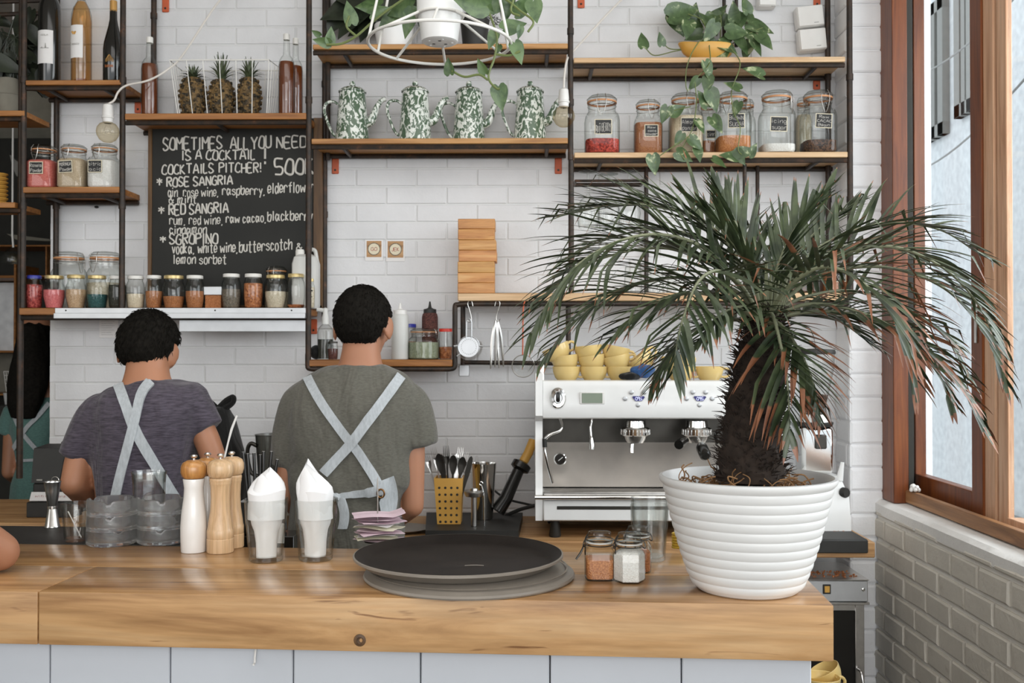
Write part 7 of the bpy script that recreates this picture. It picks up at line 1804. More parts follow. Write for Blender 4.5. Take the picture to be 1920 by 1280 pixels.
# --- customer leaning an elbow on the left end of the bar
pe = thing('person', 'person at the left edge with a bare elbow resting on the bar', 'person', (-1.35, 1.62, 0))
m = MB(); hc = Vector((-1.42, 1.60, 1.60)); Rh = Matrix.Rotation(math.radians(-60), 3, 'Z'); headmesh(m, hc, .98, Rh)
G = lambda x0, x1, z, y=1.62: (Vector((x0, y, z)), Vector((x1, y, z)))
m.loft([oring(*G(-1.47, -1.37, 1.58), .05), oring(*G(-1.48, -1.36, 1.48), .056), oring(*G(-1.56, -1.28, 1.43), .06)])
m.loft([oring(*G(-1.58, -1.26, 1.43), .06), oring(*G(-1.60, -1.24, 1.34), .09), oring(*G(-1.57, -1.27, 1.1), .1), oring(*G(-1.58, -1.26, .9), .11)])
hipL, hipR = Vector((-1.49, 1.62, .88)), Vector((-1.35, 1.62, .88)); legs(m, hipL, hipR, r=.08)
eR = PZ(-19, 1080, ZBAR); eR = Vector((eR.x, eR.y + .035, ZBAR + .0395)); sR = Vector((-1.25, 1.62, 1.37)); wR = Vector((-1.22, 2.02, ZBAR + .06))
limb(m, [sR, sR.lerp(eR, .5) + Vector((0, 0, .015)), eR], [.052, .046, .038]); limb(m, [eR, eR.lerp(wR, .4), wR], [.038, .040, .027]); hand(m, wR, wR - eR, Vector((0, 0, -1)), -1, 1, .2)
sL, eL, wL = Vector((-1.60, 1.62, 1.37)), Vector((-1.64, 1.60, 1.08)), Vector((-1.56, 1.80, .98)); limb(m, [sL, sL.lerp(eL, .5), eL], [.052, .046, .036]); limb(m, [eL, eL.lerp(wL, .4), wL], [.036, .036, .025]); hand(m, wL, wL - eL, Vector((0, 0, -1)), 1)
solid(m, 'body', M['skin'], pe, .006, 5)
hairmesh(hc, .98, Rh, .004, .014, -.45, 7.0).build('hair', M['hair'], pe)
m = MB(); m.loft([oring(*G(-1.5, -1.34, 1.465), .062), oring(*G(-1.58, -1.26, 1.43), .08), oring(*G(-1.62, -1.22, 1.34), .11), oring(*G(-1.59, -1.25, 1.1), .118), oring(*G(-1.60, -1.24, .86), .128)])
m.tube([sR, sR.lerp(eR, .3), sR.lerp(eR, .42)], [.068, .062, .058], 16); m.tube([sL, sL.lerp(eL, .5)], [.068, .058], 16)
solid(m, 'shirt', M['darktrousers'], pe, .009, 5)
m = MB(); m.loft([oring(*G(-1.59, -1.25, .9), .122), oring(*G(-1.59, -1.25, .82), .12), oring(*G(-1.57, -1.27, .76), .1)]); legs(m, hipL, hipR, r=.094); solid(m, 'trousers', M['darktrousers'], pe, .012, 4); shoes('shoe', pe, hipL, hipR)
# ------------------------------------------------------------------ potted palm on the bar
random.seed(12)
YP = PZ(1400, 1127, ZBAR).y + .093
pcx = XX(1400, YP); kp = MPP(YP)
pot0 = Vector((pcx, YP, ZBAR))
palm = thing('potted_palm', 'palm with brown leaf tips in a ribbed white pot on the bar', 'palm', pot0)
Hp = .205; prof = [(0, .001), (.088, .001), (.092, .004)]
NR = 11
for i in range(NR * 6 + 1):
    u = i / (NR * 6); z = .006 + (Hp - .022) * u
    r = .0935 + .0575 * (u ** .72) + .0021 * abs(math.sin(PI * u * NR)) ** .6
    prof.append((r, z))
prof += [(.153, Hp - .014), (.157, Hp - .010), (.159, Hp - .004), (.158, Hp), (.153, Hp + .001), (.148, Hp - .004), (.142, Hp - .05), (.10, Hp - .06)]
MB().lathe(prof, 72, pot0).build('pot', M['potwhite'], palm)
zs = ZBAR + Hp - .03
m = MB(); rows = []
for i in range(8):
    r = .143 * (1 - i / 7); rows.append((r if i < 7 else 0, zs - ZBAR + .016 * math.sin(i / 7 * PI / 2) + (.004 * random.uniform(-1, 1) if 0 < i < 7 else 0)))
m.lathe(rows, 30, pot0); m.build('soil', M['soil'], palm)
m = MB()
for i in range(150):
    a = random.uniform(0, 2 * PI); r = random.uniform(.05, .125); p = pot0 + Vector((r * math.cos(a), r * math.sin(a), zs - ZBAR + .012)); pts = [p]; dr = Vector((random.uniform(-1, 1), random.uniform(-1, 1), random.uniform(.1, 1.0))).normalized()
    for k in range(4): dr = (dr + Vector((random.uniform(-.9, .9), random.uniform(-.9, .9), random.uniform(-.9, .35)))).normalized(); pts.append(pts[-1] + dr * random.uniform(.008, .016))
    for q in pts:
        rr = math.hypot(q.x - pot0.x, q.y - pot0.y)
        if rr > .138: q.x = pot0.x + (q.x - pot0.x) * .138 / rr; q.y = pot0.y + (q.y - pot0.y) * .138 / rr
        q.z = max(q.z, zs + .002)
    m.tube(catmull(pts, 3), random.uniform(.0008, .0016), 5)
ro = m.build('dry_roots', M['root'], palm); ro['kind'] = 'stuff'
# trunk
tr = [(1408, 900, 62), (1408, 860, 58), (1410, 810, 53), (1414, 760, 50), (1422, 700, 47), (1430, 650, 42), (1436, 610, 34), (1440, 575, 24)]
tc = [P(a, b, YP + .005) for a, b, r in tr]; trr = [r * kp * 1.0 for a, b, r in tr]
m = MB(); path = catmull(tc, 6); N = len(path); rings = []
for i, p in enumerate(path):
    u = i / (N - 1) * (len(trr) - 1); k = min(int(u), len(trr) - 2); r = trr[k] + (trr[k + 1] - trr[k]) * (u - k)
    rings.append([p + Vector((math.cos(a), math.sin(a), 0)) * r * (1 + .16 * noise.noise(Vector((math.cos(a) * 3, math.sin(a) * 3, i * .5)))) for a in [2 * PI * j / 40 for j in range(40)]])
m.loft(rings); m.build('trunk', M['fibre'], palm)
m = MB()
for i in range(1500):
    u = random.uniform(0, .97) * (N - 1); k = int(u); p = path[k].lerp(path[min(k + 1, N - 1)], u - k); v = u / (N - 1) * (len(trr) - 1); kk = min(int(v), len(trr) - 2); r = trr[kk] + (trr[kk + 1] - trr[kk]) * (v - kk)
    a = random.uniform(0, 2 * PI); d = Vector((math.cos(a), math.sin(a), 0)); q = p + d * r * .92; L = random.uniform(.012, .034)
    dr = (d * random.uniform(.3, 1.1) + Vector((random.uniform(-.6, .6), random.uniform(-.6, .6), random.uniform(.1, 1.2)))).normalized(); q1 = q + dr * L * .5; q2 = q1 + (dr + Vector((random.uniform(-.5, .5), random.uniform(-.5, .5), random.uniform(-.6, .2)))).normalized() * L * .5
    m.tube([q, q1, q2], [.0016, .0011, .0003], 4)
fb = m.build('trunk_fibre', M['fibre'], palm); fb['kind'] = 'stuff'
m = MB()
for i in range(46):
    a = random.uniform(0, 2 * PI); t = random.uniform(.62, 1.0); k = int(t * (N - 1)); p = path[k]; d = Vector((math.cos(a), math.sin(a), 0)); L = random.uniform(.05, .11)
    m.tube([p + d * .018, p + d * .03 + Vector((0, 0, L * .5)), p + d * (.028 + .02 * random.random()) + Vector((0, 0, L))], [.006, .0035, .001], 6)
m.build('leaf_bases', M['rachis'], palm)
def frond(pts, Lmax=.2, n=26, roll=0.0, brown=.15, t0=.16, droop=.5, spread=62, wid=.0047, seed=0, up=None, tipL=.5, lift=.22):
    rnd = random.Random(seed * 7 + 3)
    w3 = [P(a, b, YP + dy) for a, b, dy in pts]; path = catmull(w3, 10); M_ = len(path)
    ls = [0]
    for a, b in zip(path, path[1:]): ls.append(ls[-1] + (b - a).length)
    T = ls[-1]
    def at(s):
        s = max(0, min(T, s))
        for i in range(M_ - 1):
            if ls[i + 1] >= s:
                f = (s - ls[i]) / max(1e-9, ls[i + 1] - ls[i]); return path[i].lerp(path[i + 1], f), (path[i + 1] - path[i]).normalized()
        return path[-1], (path[-1] - path[-2]).normalized()
    vs, fs, br = [], [], []
    # rachis
    mt = MB(); mt.tube(path, [.0042, .0032, .0022, .0010], 7); vs += [Vector(v) for v in mt.v]; fs += mt.f; br += [0.0] * len(mt.v); nra = len(mt.f)
    for i in range(n):
        u = i / (n - 1); s = T * (t0 + (1 - t0) * u)
        for sg in (-1, 1):
            p, tg = at(s + rnd.uniform(-.004, .004))
            ref = Vector((0, -.35, 1)) if up is None else Vector(up)
            side = tg.cross(ref)
            if side.length < .05: side = tg.cross(Vector((1, 0, 0)))
            side.normalize(); nrm = side.cross(tg).normalized()
            q = roll + rnd.uniform(-.12, .12); s2 = side * math.cos(q) + nrm * math.sin(q); n2 = nrm * math.cos(q) - side * math.sin(q)
            ang = math.radians(spread * (1 - .62 * u) + rnd.uniform(-7, 7))
            d = (tg * math.cos(ang) + s2 * (sg * math.sin(ang)) + n2 * (lift + rnd.uniform(-.08, .14))).normalized()
            prof_ = (.62 + .38 * math.sin(PI * min(1, u * 1.25))) * (1 - (1 - tipL) * u ** 2)
            L = Lmax * prof_ * rnd.uniform(.86, 1.1); W = wid * rnd.uniform(.82, 1.12)
            dr = droop * rnd.uniform(.6, 1.3)
            pb_ = brown * rnd.uniform(.4, 1.5); kink = rnd.random() < .16; kk = rnd.uniform(.55, .8)
            b0 = len(vs); pos = p.copy(); dv = d.copy(); S_ = 7
            sd = d.cross(Vector((0, 0, 1)) if abs(d.z) < .9 else Vector((0, 1, 0))); sd.normalize()
            sd = (sd * .8 + Vector((rnd.uniform(-.5, .5), rnd.uniform(-.5, .5), rnd.uniform(-.5, .5))) * .5).normalized()
            for k in range(S_ + 1):
                v = k / S_; wv = W * (min(1, .45 + v * 4) * (1 - v ** 3.2) + .02); wv = max(wv, .0003)
                sx = (sd - dv * sd.dot(dv)).normalized(); mid = dv.cross(sx) * wv * .32
                vs += [pos - sx * wv, pos + mid, pos + sx * wv]
                bb = 1.0 if v > 1 - pb_ else (.55 if v > 1 - pb_ - .08 else 0.0); br += [bb] * 3
                dv = (dv + Vector((0, 0, -1)) * (dr * .16 * (.4 + v)) + (Vector((0, 0, -1)) * 1.4 if kink and abs(v - kk) < .08 else Vector((0, 0, 0)))).normalized()
                pos = pos + dv * (L / S_)
            for k in range(S_):
                a = b0 + k * 3; fs += [(a, a + 1, a + 4, a + 3), (a + 1, a + 2, a + 5, a + 4)]
    me = bpy.data.meshes.new('frond'); off = pot0
    me.from_pydata([tuple(v - off) for v in vs], [], fs); me.materials.append(M['rachis']); me.materials.append(M['palm'])
    me.polygons.foreach_set('material_index', [0] * nra + [1] * (len(fs) - nra)); me.polygons.foreach_set('use_smooth', [True] * len(fs))
    at_ = me.attributes.new('brown', 'FLOAT', 'POINT'); at_.data.foreach_set('value', br); me.update()
    o = bpy.data.objects.new('frond', me); COL.objects.link(o); o.parent = palm; return o
C = (1432, 590, .0)
FR = [
 # left sweep
 (dict(Lmax=.23, n=30, brown=.05, seed=1, droop=.3), [(1425, 585, 0), (1395, 510, .02), (1340, 430, .05), (1250, 390, .07), (1150, 385, .08), (1050, 405, .08)]),
 (dict(Lmax=.21, n=30, brown=.04, seed=2, roll=.3), [(1422, 585, -.02), (1385, 530, -.03), (1320, 465, -.06), (1240, 440, -.09), (1160, 452, -.10), (1085, 495, -.11), (1035, 555, -.11), (995, 625, -.11)]),
 (dict(Lmax=.23, n=28, brown=.05, seed=3, roll=-.25, droop=.4), [(1420, 590, .0), (1370, 520, .05), (1280, 470, .10), (1180, 470, .13), (1085, 505, .14), (1015, 565, .14)]),
 (dict(Lmax=.20, n=26, brown=.06, seed=4, roll=.1, spread=66), [(1425, 590, -.05), (1385, 530, -.12), (1345, 508, -.17), (1312, 525, -.21), (1290, 570, -.24), (1272, 630, -.25), (1262, 700, -.25)]),
 (dict(Lmax=.19, n=24, brown=.08, seed=5), [(1420, 600, -.02), (1360, 560, -.06), (1290, 550, -.1), (1215, 575, -.12), (1150, 630, -.12)]),
 (dict(Lmax=.21, n=26, brown=.05, seed=6, droop=.35), [(1424, 590, .04), (1380, 500, .10), (1310, 445, .16), (1220, 430, .2), (1120, 455, .22), (1060, 490, .22)]),
 (dict(Lmax=.20, n=26, brown=.06, seed=24, droop=.6), [(1424, 590, .0), (1370, 540, .02), (1270, 520, .03), (1160, 545, .03), (1080, 600, .03), (1030, 660, .03)]),
 # upright
 (dict(Lmax=.14, n=22, brown=.02, seed=7, droop=.25, spread=42, lift=.1), [(1428, 585, .0), (1412, 500, .0), (1378, 415, .01), (1340, 345, .02)]),
 (dict(Lmax=.14, n=22, brown=.02, seed=8, droop=.2, spread=40, lift=.1), [(1428, 585, -.02), (1402, 500, -.05), (1350, 425, -.08), (1285, 365, -.1)]),
 (dict(Lmax=.14, n=22, brown=.02, seed=10, droop=.2, spread=40, lift=.1), [(1438, 585, .0), (1462, 490, -.02), (1500, 415, -.03), (1552, 355, -.03)]),
 (dict(Lmax=.15, n=24, brown=.04, seed=11, droop=.3, spread=42), [(1440, 585, .04), (1478, 500, .08), (1535, 430, .12), (1610, 380, .14)]),
 # right sweep
 (dict(Lmax=.19, n=28, brown=.06, seed=12, droop=.35), [(1442, 590, .0), (1485, 510, .0), (1560, 450, .0), (1660, 418, .01), (1760, 430, .02), (1835, 475, .02)]),
 (dict(Lmax=.18, n=28, brown=.10, seed=13, roll=.2), [(1442, 590, -.04), (1490, 530, -.08), (1570, 480, -.12), (1670, 462, -.15), (1765, 500, -.16), (1830, 565, -.16), (1868, 640, -.16)]),
 (dict(Lmax=.20, n=28, brown=.36, seed=14, roll=.15, spread=66), [(1440, 595, -.06), (1480, 535, -.13), (1545, 500, -.19), (1610, 525, -.23), (1665, 580, -.25), (1700, 650, -.26), (1712, 705, -.26)]),
 (dict(Lmax=.17, n=26, brown=.15, seed=15, roll=-.2), [(1440, 595, .02), (1500, 560, .06), (1590, 545, .1), (1690, 570, .12), (1770, 630, .13), (1815, 700, .13)]),
 (dict(Lmax=.16, n=24, brown=.3, seed=16), [(1440, 600, .0), (1510, 585, -.01), (1600, 590, -.02), (1690, 630, -.03), (1755, 695, -.03), (1780, 750, -.03)]),
 (dict(Lmax=.16, n=24, brown=.06, seed=17, droop=.35), [(1440, 590, .06), (1500, 510, .12), (1590, 460, .18), (1690, 470, .22), (1780, 530, .24)]),
 (dict(Lmax=.15, n=22, brown=.2, seed=18), [(1440, 600, .05), (1500, 590, .10), (1570, 600, .14), (1640, 650, .16)]),
 (dict(Lmax=.18, n=26, brown=.2, seed=26, roll=.1), [(1442, 590, .0), (1530, 520, .02), (1650, 500, .0), (1770, 540, -.02), (1850, 630, -.04), (1882, 715, -.05)]),
 # hanging in front
 (dict(Lmax=.165, n=24, brown=.36, seed=19, spread=58, droop=.7, up=(0, -1, .3)), [(1436, 600, -.05), (1448, 590, -.10), (1462, 640, -.135), (1474, 700, -.15), (1479, 760, -.155), (1480, 818, -.152)]),
 (dict(Lmax=.16, n=24, brown=.35, seed=25, droop=.6), [(1442, 595, .0), (1520, 570, -.02), (1620, 588, -.06), (1720, 645, -.09), (1800, 725, -.1), (1842, 800, -.1)]),
 (dict(Lmax=.13, n=20, brown=.42, seed=21, spread=52, droop=.7, up=(.2, -1, .3)), [(1442, 605, -.04), (1465, 610, -.09), (1500, 660, -.12), (1525, 720, -.13), (1535, 775, -.13)]),
 (dict(Lmax=.15, n=20, brown=.16, seed=22, droop=.6), [(1426, 605, .03), (1370, 600, .08), (1300, 620, .11), (1250, 670, .12), (1225, 720, .12)]),
 (dict(Lmax=.14, n=20, brown=.08, seed=23, droop=.5), [(1430, 600, -.03), (1400, 575, -.10), (1350, 590, -.15), (1310, 640, -.17)]),
]
for kw, pts in FR: frond(pts, **kw)
# ------------------------------------------------------------------ heart leaves and vines
def heart(m, base, d, nrm, L, fold=.18, W=.82):
    d = d.normalized(); nrm = (nrm - d * nrm.dot(d)).normalized(); s = d.cross(nrm)
    rows = []
    for k in range(9):
        u = k / 8; w_ = L * W * .5 * (math.sin(PI * (.12 + .88 * u) ** .62)) * (1 if u > .02 else .8)
        if u == 1: w_ = .0004
        x = L * (u - .10 * (1 - u)); row = []
        for j in (-1, -.5, 0, .5, 1):
            bk = -.13 * L * (1 - u) ** 3 * (abs(j) > .3) 
            row.append(base + d * (x + bk) + s * (w_ * j) + nrm * (fold * abs(j) * w_ - .12 * L * u * u))
        rows.append(row)
    m.grid(rows)
def vine_plant(parent, stems, leaves, mat, Y, rnd, face=Vector((0, -1, .3)), stemr=.0019):
    m = MB()
    for st in stems: m.tube(catmull([P(a, b, Y + (c[0] if c else 0)) for a, b, *c in st], 5), stemr, 6)
    m.build('vines', M['stem'], parent)
    m = MB()
    for lf in leaves:
        px, py, sz, ang = lf[:4]; dy = lf[4] if len(lf) > 4 else rnd.uniform(-.04, .04)
        Lm = sz * MPP(Y + dy); a = math.radians(ang); d = Vector((math.cos(a), rnd.uniform(-.35, .2), math.sin(a))).normalized()
        n_ = (face + Vector((rnd.uniform(-.5, .5), 0, rnd.uniform(-.4, .5)))).normalized()
        heart(m, P(px, py, Y + dy) - d * Lm * .45, d, n_, Lm, rnd.uniform(.1, .3), rnd.uniform(.68, .86))
    m.build('leaves', mat, parent)
rnd = random.Random(5)
# trailing plant in a yellow boat shaped pot
YT2 = YS + .075
tp2 = thing('trailing_plant', 'variegated trailing plant in a yellow boat shaped pot on the upper right shelf', 'plant', (XX(1330, YT2), YT2, zD1))
c0 = Vector((XX(1330, YT2), YT2, zD1)); m = MB()
m.lathe([(0, .0008), (.026, .0008), (.03, .004), (.048, .028), (.055, .058), (.054, .062), (.05, .058), (.043, .03), (0, .012)], 32, (0, 0, 0))
m.v = [(c0.x + v[0] * 1.65 - (.018 * max(0, -v[0] - .03) / .025 if v[0] < -.03 else 0) * (v[2] > .02), c0.y + v[1], c0.z + v[2] + (.012 * max(0, -v[0] - .03) / .025 if v[2] > .02 else 0)) for v in m.v]
m.build('boat_pot', M['mustard'], tp2)
MB().lathe([(.047, .05), (.03, .056), (0, .058)], 20, c0).build('soil', M['soil'], tp2)
LV = [(1283, 22, 50, 20), (1272, 47, 38, -60), (1306, 44, 32, -30), (1300, 26, 34, 80), (1346, 26, 38, 50), (1362, 40, 38, -20), (1330, 62, 34, -120), (1388, 34, 36, 40), (1404, 46, 38, -70), (1428, 52, 40, -20), (1372, 62, 34, -100), (1350, 104, 42, 40), (1338, 84, 34, -30), (1392, 84, 36, -60), (1304, 116, 24, -80), (1416, 66, 30, -20), (1436, 78, 32, -50), (1205, 74, 26, 95), (1239, 72, 20, 100), (1328, 134, 30, -70), (1326, 160, 28, -100), (1300, 158, 22, -130), (1412, 134, 34, 160), (1372, 160, 26, 150), (1318, 184, 28, 120), (1338, 190, 34, -70), (1345, 234, 30, -60), (1246, 216, 26, -110), (1272, 205, 26, 30), (1272, 262, 22, -120), (1314, 238, 24, -60), (1306, 270, 26, -40), (1226, 310, 30, -80), (1284, 294, 28, -30), (1366, 292, 28, 170), (1400, 284, 30, 10), (1388, 296, 26, -60), (1380, 206, 24, -110), (1412, 280, 22, 60), (1310, 290, 24, -80), (1350, 305, 24, -30), (1356, 80, 32, 70), (1320, 34, 30, 120), (1376, 20, 30, 100), (1300, 68, 28, 200), (1366, 90, 32, -30), (1400, 96, 30, -110), (1420, 90, 28, -60), (1290, 56, 30, -100), (1340, 46, 34, -80), (1384, 60, 34, 0), (1398, 8, 26, 110)]
ST = [[(1300, 90), (1265, 96), (1228, 104), (1212, 92), (1205, 82)], [(1290, 92), (1258, 92), (1244, 82)], [(1310, 78, -.05), (1296, 102, -.09), (1287, 130, -.09), (1286, 160, -.09), (1290, 172, -.09)], [(1330, 84, -.05), (1330, 120, -.10), (1305, 150, -.10), (1306, 190, -.10), (1300, 235, -.10), (1288, 262, -.1), (1276, 285, -.1), (1284, 300, -.1)], [(1370, 90, -.05), (1388, 120, -.1), (1372, 170, -.1), (1376, 210, -.1), (1388, 240, -.1), (1384, 280, -.1), (1394, 292, -.1)], [(1295, 200, -.1), (1262, 208, -.1), (1250, 222, -.1)], [(1300, 250, -.1), (1240, 290, -.1), (1228, 306, -.1)], [(1330, 84, -.05), (1318, 40), (1290, 26)], [(1350, 84), (1352, 40), (1350, 28)], [(1370, 84), (1410, 60), (1430, 52)]]
vine_plant(tp2, ST, [(a, b, s * 1.16, g, (-.10 if b > 118 else rnd.uniform(-.05, .04))) for a, b, s, g in LV], M['pothos'], YT2, rnd)
# hanging planter
YHp = 2.6
hp_ = thing('hanging_planter', 'white wire hanging planter with a white pot and trailing green leaves', 'planter', P(824, 85, YHp))
zr_ = ZZ(82, YHp, 824); cH = Vector((XX(824, YHp), YHp, 0)); RR = .187
m = MB(); m.tube([(cH.x + RR * math.cos(a), cH.y + RR * math.sin(a), zr_) for a in [2 * PI * q / 64 for q in range(64)]], .0042, 8, True)
zc_ = ZZ(30, YHp, 824); rc = .0615
m.tube([(cH.x + rc * math.cos(a), cH.y + rc * math.sin(a), zc_) for a in [2 * PI * q / 40 for q in range(40)]], .0036, 8, True)
apex = Vector((cH.x, cH.y, 3.0))
for a in (.55, 2.35, 3.75, 5.55): m.tube([(cH.x + RR * math.cos(a), cH.y + RR * math.sin(a), zr_), (cH.x + rc * math.cos(a), cH.y + rc * math.sin(a), zc_)], .0036, 8)
for a in (-PI / 2, PI / 2): m.tube([(cH.x + RR * math.cos(a) * .98, cH.y + RR * math.sin(a), zr_), (cH.x + rc * math.cos(a), cH.y + rc * math.sin(a), zc_ if a < 0 else zr_ + .028)], .0036, 8)
for a in (.28, 2.75, 3.25, 6.0): m.tube([(cH.x + RR * math.cos(a), cH.y + RR * math.sin(a), zr_), (cH.x + RR * .62 * math.cos(a), cH.y + RR * .62 * math.sin(a), 2.62), apex], .0036, 8)
m.tube([apex, (cH.x, cH.y, 3.2)], .003, 6)
m.build('wire_frame', M['whitelid'], hp_)
m = MB(); zb0 = zr_ + .002
m.lathe([(0, zb0 - .0), (.042, zb0), (.0475, zb0 + .003), (.056, zc_ - .004), (.0595, zc_ - .003), (.060, zc_ + .004), (.0605, zc_ + .052), (.058, zc_ + .052), (.05, zc_ + .03), (0, zc_ + .028)], 40, cH)
for a in range(5): m.lathe([(.0035, 0), (.003, .002), (0, .002)], 10, cH + Vector((.032 * math.cos(a * 1.257), .032 * math.sin(a * 1.257), zb0 + .0004)), axis=Vector((0, 0, -1)))
m.build('pot', M['potwhite'], hp_)
m = MB()
for a in range(3): m.lathe([(.0045, 0), (.0045, .0006), (0, .0006)], 10, cH + Vector((.018 * math.cos(a * 2.1 + .6), .018 * math.sin(a * 2.1 + .6), zb0 + .0003)), axis=Vector((0, 0, -1)))
m.build('drain_holes', M['black'], hp_)
SH = [[(800, -30), (740, 10), (700, 40), (668, 68), (640, 82), (612, 84)], [(870, -30), (905, 0), (930, 60), (931, 85), (926, 112), (917, 136), (918, 152), (931, 166), (937, 166)], [(915, 150), (898, 140), (871, 144), (847, 133)], [(930, 102), (955, 104), (975, 96)], [(900, -30), (950, 0), (975, 20), (1000, 40), (990, 60)], [(880, -30), (960, -20), (958, 20), (975, 30)], [(668, 68), (650, 50), (655, 30)]]
LH = [(602, 78, 30, 170, 0), (620, 65, 28, 80, 0), (592, 62, 18, 150, .01), (841, 123, 28, 100, 0), (902, 124, 30, 120, 0), (938, 185, 52, -82, 0), (922, 76, 32, -110, 0), (934, 92, 18, -100, .02), (972, 100, 48, -70, 0), (966, 48, 44, 20, 0), (974, 62, 22, -100, 0), (1003, 22, 50, -80, 0), (985, 8, 56, 40, .02), (880, 4, 74, 170, -.08), (940, 2, 60, 20, .03), (765, 46, 60, 250, .02), (750, 20, 60, 200, .04), (712, 20, 34, 20, .02), (690, 12, 44, 190, .03), (950, 20, 50, -100, .03), (730, 38, 60, 220, .05), (655, 22, 40, 100, .02), (910, 12, 50, -40, .02)]
vine_plant(hp_, SH, [(q[0], q[1], q[2] * (.82 if q[2] > 45 else 1.0)) + tuple(q[3:]) for q in LH], M['pothos2'], YHp, random.Random(8), Vector((0, -1, -.25)), .0032)
# pots on the top centre shelf
YU = YS + .09
d1 = thing('potted_plant', 'white pot with big dark drooping leaves on the top centre shelf, left', 'plant', (XX(735, YU), YU, zC1))
kU = MPP(YU); c1 = Vector((XX(738, YU), YU, zC1))
MB().lathe([(0, .001), (30 * kU, .001), (37 * kU, 42 * kU), (37 * kU, 48 * kU), (34 * kU, 48 * kU), (32 * kU, 40 * kU), (0, 38 * kU)], 32, c1).build('pot', M['potwhite'], d1)
m = MB(); r8 = random.Random(3)
for a, b, s, g in ((640, 20, 90, 200), (655, 40, 80, 230), (690, 45, 85, 245), (672, 15, 80, 190), (710, 10, 80, 150), (730, 25, 70, 230), (625, 45, 50, 240), (760, 10, 70, 60), (790, 25, 60, -40), (700, -20, 80, 120), (820, 0, 60, 0), (650, -10, 80, 170), (800, 50, 50, -90), (668, 58, 40, 210), (720, 40, 60, 260)):
    d = Vector((math.cos(math.radians(g)), r8.uniform(-.4, .1), math.sin(math.radians(g)))); heart(m, P(a, b, YU + r8.uniform(-.05, .04)) - d * s * kU * .5, d, Vector((r8.uniform(-.4, .4), -1, .3)), s * kU, .2, .8)
m.build('leaves', M['darkleaf'], d1)
m = MB()
for a, b in ((650, 20), (690, 20), (760, 5), (800, 30), (720, 10)): m.tube(catmull([c1 + Vector((0, 0, 38 * kU)), P((a + 738) / 2, 0, YU), P(a, b, YU)], 5), .003, 6)
m.build('stems', M['darkleaf'], d1)
d2 = thing('potted_plant', 'black pot with fine herb sprigs on the top centre shelf, behind the hanging planter', 'plant', (XX(890, YU), YU, zC1)); c2 = Vector((XX(890, YU), YU, zC1))
MB().lathe([(0, .001), (22 * kU, .001), (27 * kU, 52 * kU), (28 * kU, 58 * kU), (25 * kU, 58 * kU), (24 * kU, 50 * kU), (0, 48 * kU)], 28, c2).build('pot', M['black'], d2)
m = MB(); r9 = random.Random(4)
for i in range(26):
    b = c2 + Vector((r9.uniform(-.03, .03), r9.uniform(-.03, .03), 50 * kU)); t = P(r9.uniform(865, 950), r9.uniform(-20, 50), YU + r9.uniform(-.04, .04)); pts = catmull([b, b.lerp(t, .5) + Vector((0, 0, .03)), t], 6); m.tube(pts, .0011, 5)
    for q in pts[3:]:
        for k in range(3): m.tube([q, q + Vector((r9.uniform(-1, 1), r9.uniform(-1, 1), r9.uniform(-.3, 1))).normalized() * .014], [.0012, .0004], 4)
m.build('sprigs', M['darkleaf'], d2)
# ------------------------------------------------------------------ the dim room at far left
YR = 3.9
sl_ = thing('pipe_shelf', 'dim pipe shelf continuing out of view at the left edge', 'shelf', (XX(0, YS), YS, ZZ(400, YS)))
for py in (207, 379):
    z = ZZ(py, YS, 20); fbox(MB(), XX(-150, YS), XX(43 if py < 300 else 26, YS), YS, YB, z - .019, z).build('board', M['shelfwood2'], sl_)
    MB().tube([(XX(-150, YS), YS + .012, z - .028), (XX(43, YS), YS + .012, z - .028)], PR, 8).build('front_rail', M['pipe'], sl_)
MB().tube([(XX(38, YS + .03), YS + .03, ZZ(-60, YS)), (XX(38, YS + .03), YS + .03, ZZ(900, YS))], .011, 10).build('post', M['pipe'], sl_)
# far shelving with pale edges
fs_ = thing('shelving_unit', 'dark shelving with thin orange wooden edges in the room at far left', 'shelving', (P(40, 700, 5.9).x, 5.9, 0)); yF = 5.9
def strip(a, b, c, d, nm='edge'): fbox(MB(), XX(a, yF), XX(b, yF), yF, yF + .3, ZZ(d, yF, 40), ZZ(c, yF, 40)).build(nm, M['shelfwood2'], fs_)
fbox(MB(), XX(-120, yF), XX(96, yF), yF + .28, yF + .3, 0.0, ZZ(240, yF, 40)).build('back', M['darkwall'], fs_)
for a, b, c, d in ((-60, 95, 459, 462), (84, 87, 462, 515), (-60, 26, 516, 521), (36, 85, 516, 519), (25, 29, 495, 660), (-60, 44, 657, 661), (82, 85, 600, 655), (-60, 22, 738, 741)): strip(a, b, c, d, 'shelf_edge')
fbox(MB(), XX(-60, yF), XX(25, yF), yF + .26, yF + .275, ZZ(657, yF, 10), ZZ(524, yF, 10)).build('pale_panel', M['plaster'], fs_)
fbox(MB(), XX(-60, yF), XX(44, yF), yF + .26, yF + .275, ZZ(738, yF, 10), ZZ(662, yF, 10)).build('pale_panel', M['greywall'], fs_)
MB().grid([[P(12, 438, yF - .02), P(92, 448, yF - .02)], [P(30, 449, yF - .02), P(95, 452, yF - .02)]], (0, .02, 0)).build('folded_paper', M['greywall'], fs_)
MB().grid([[P(18, 290, yF), P(36, 306, yF)], [P(24, 315, yF), P(35, 320, yF)], [P(31, 330, yF), P(34, 331, yF)]], (0, .02, 0)).build('paper_cone', M['greyplastic'], fs_)
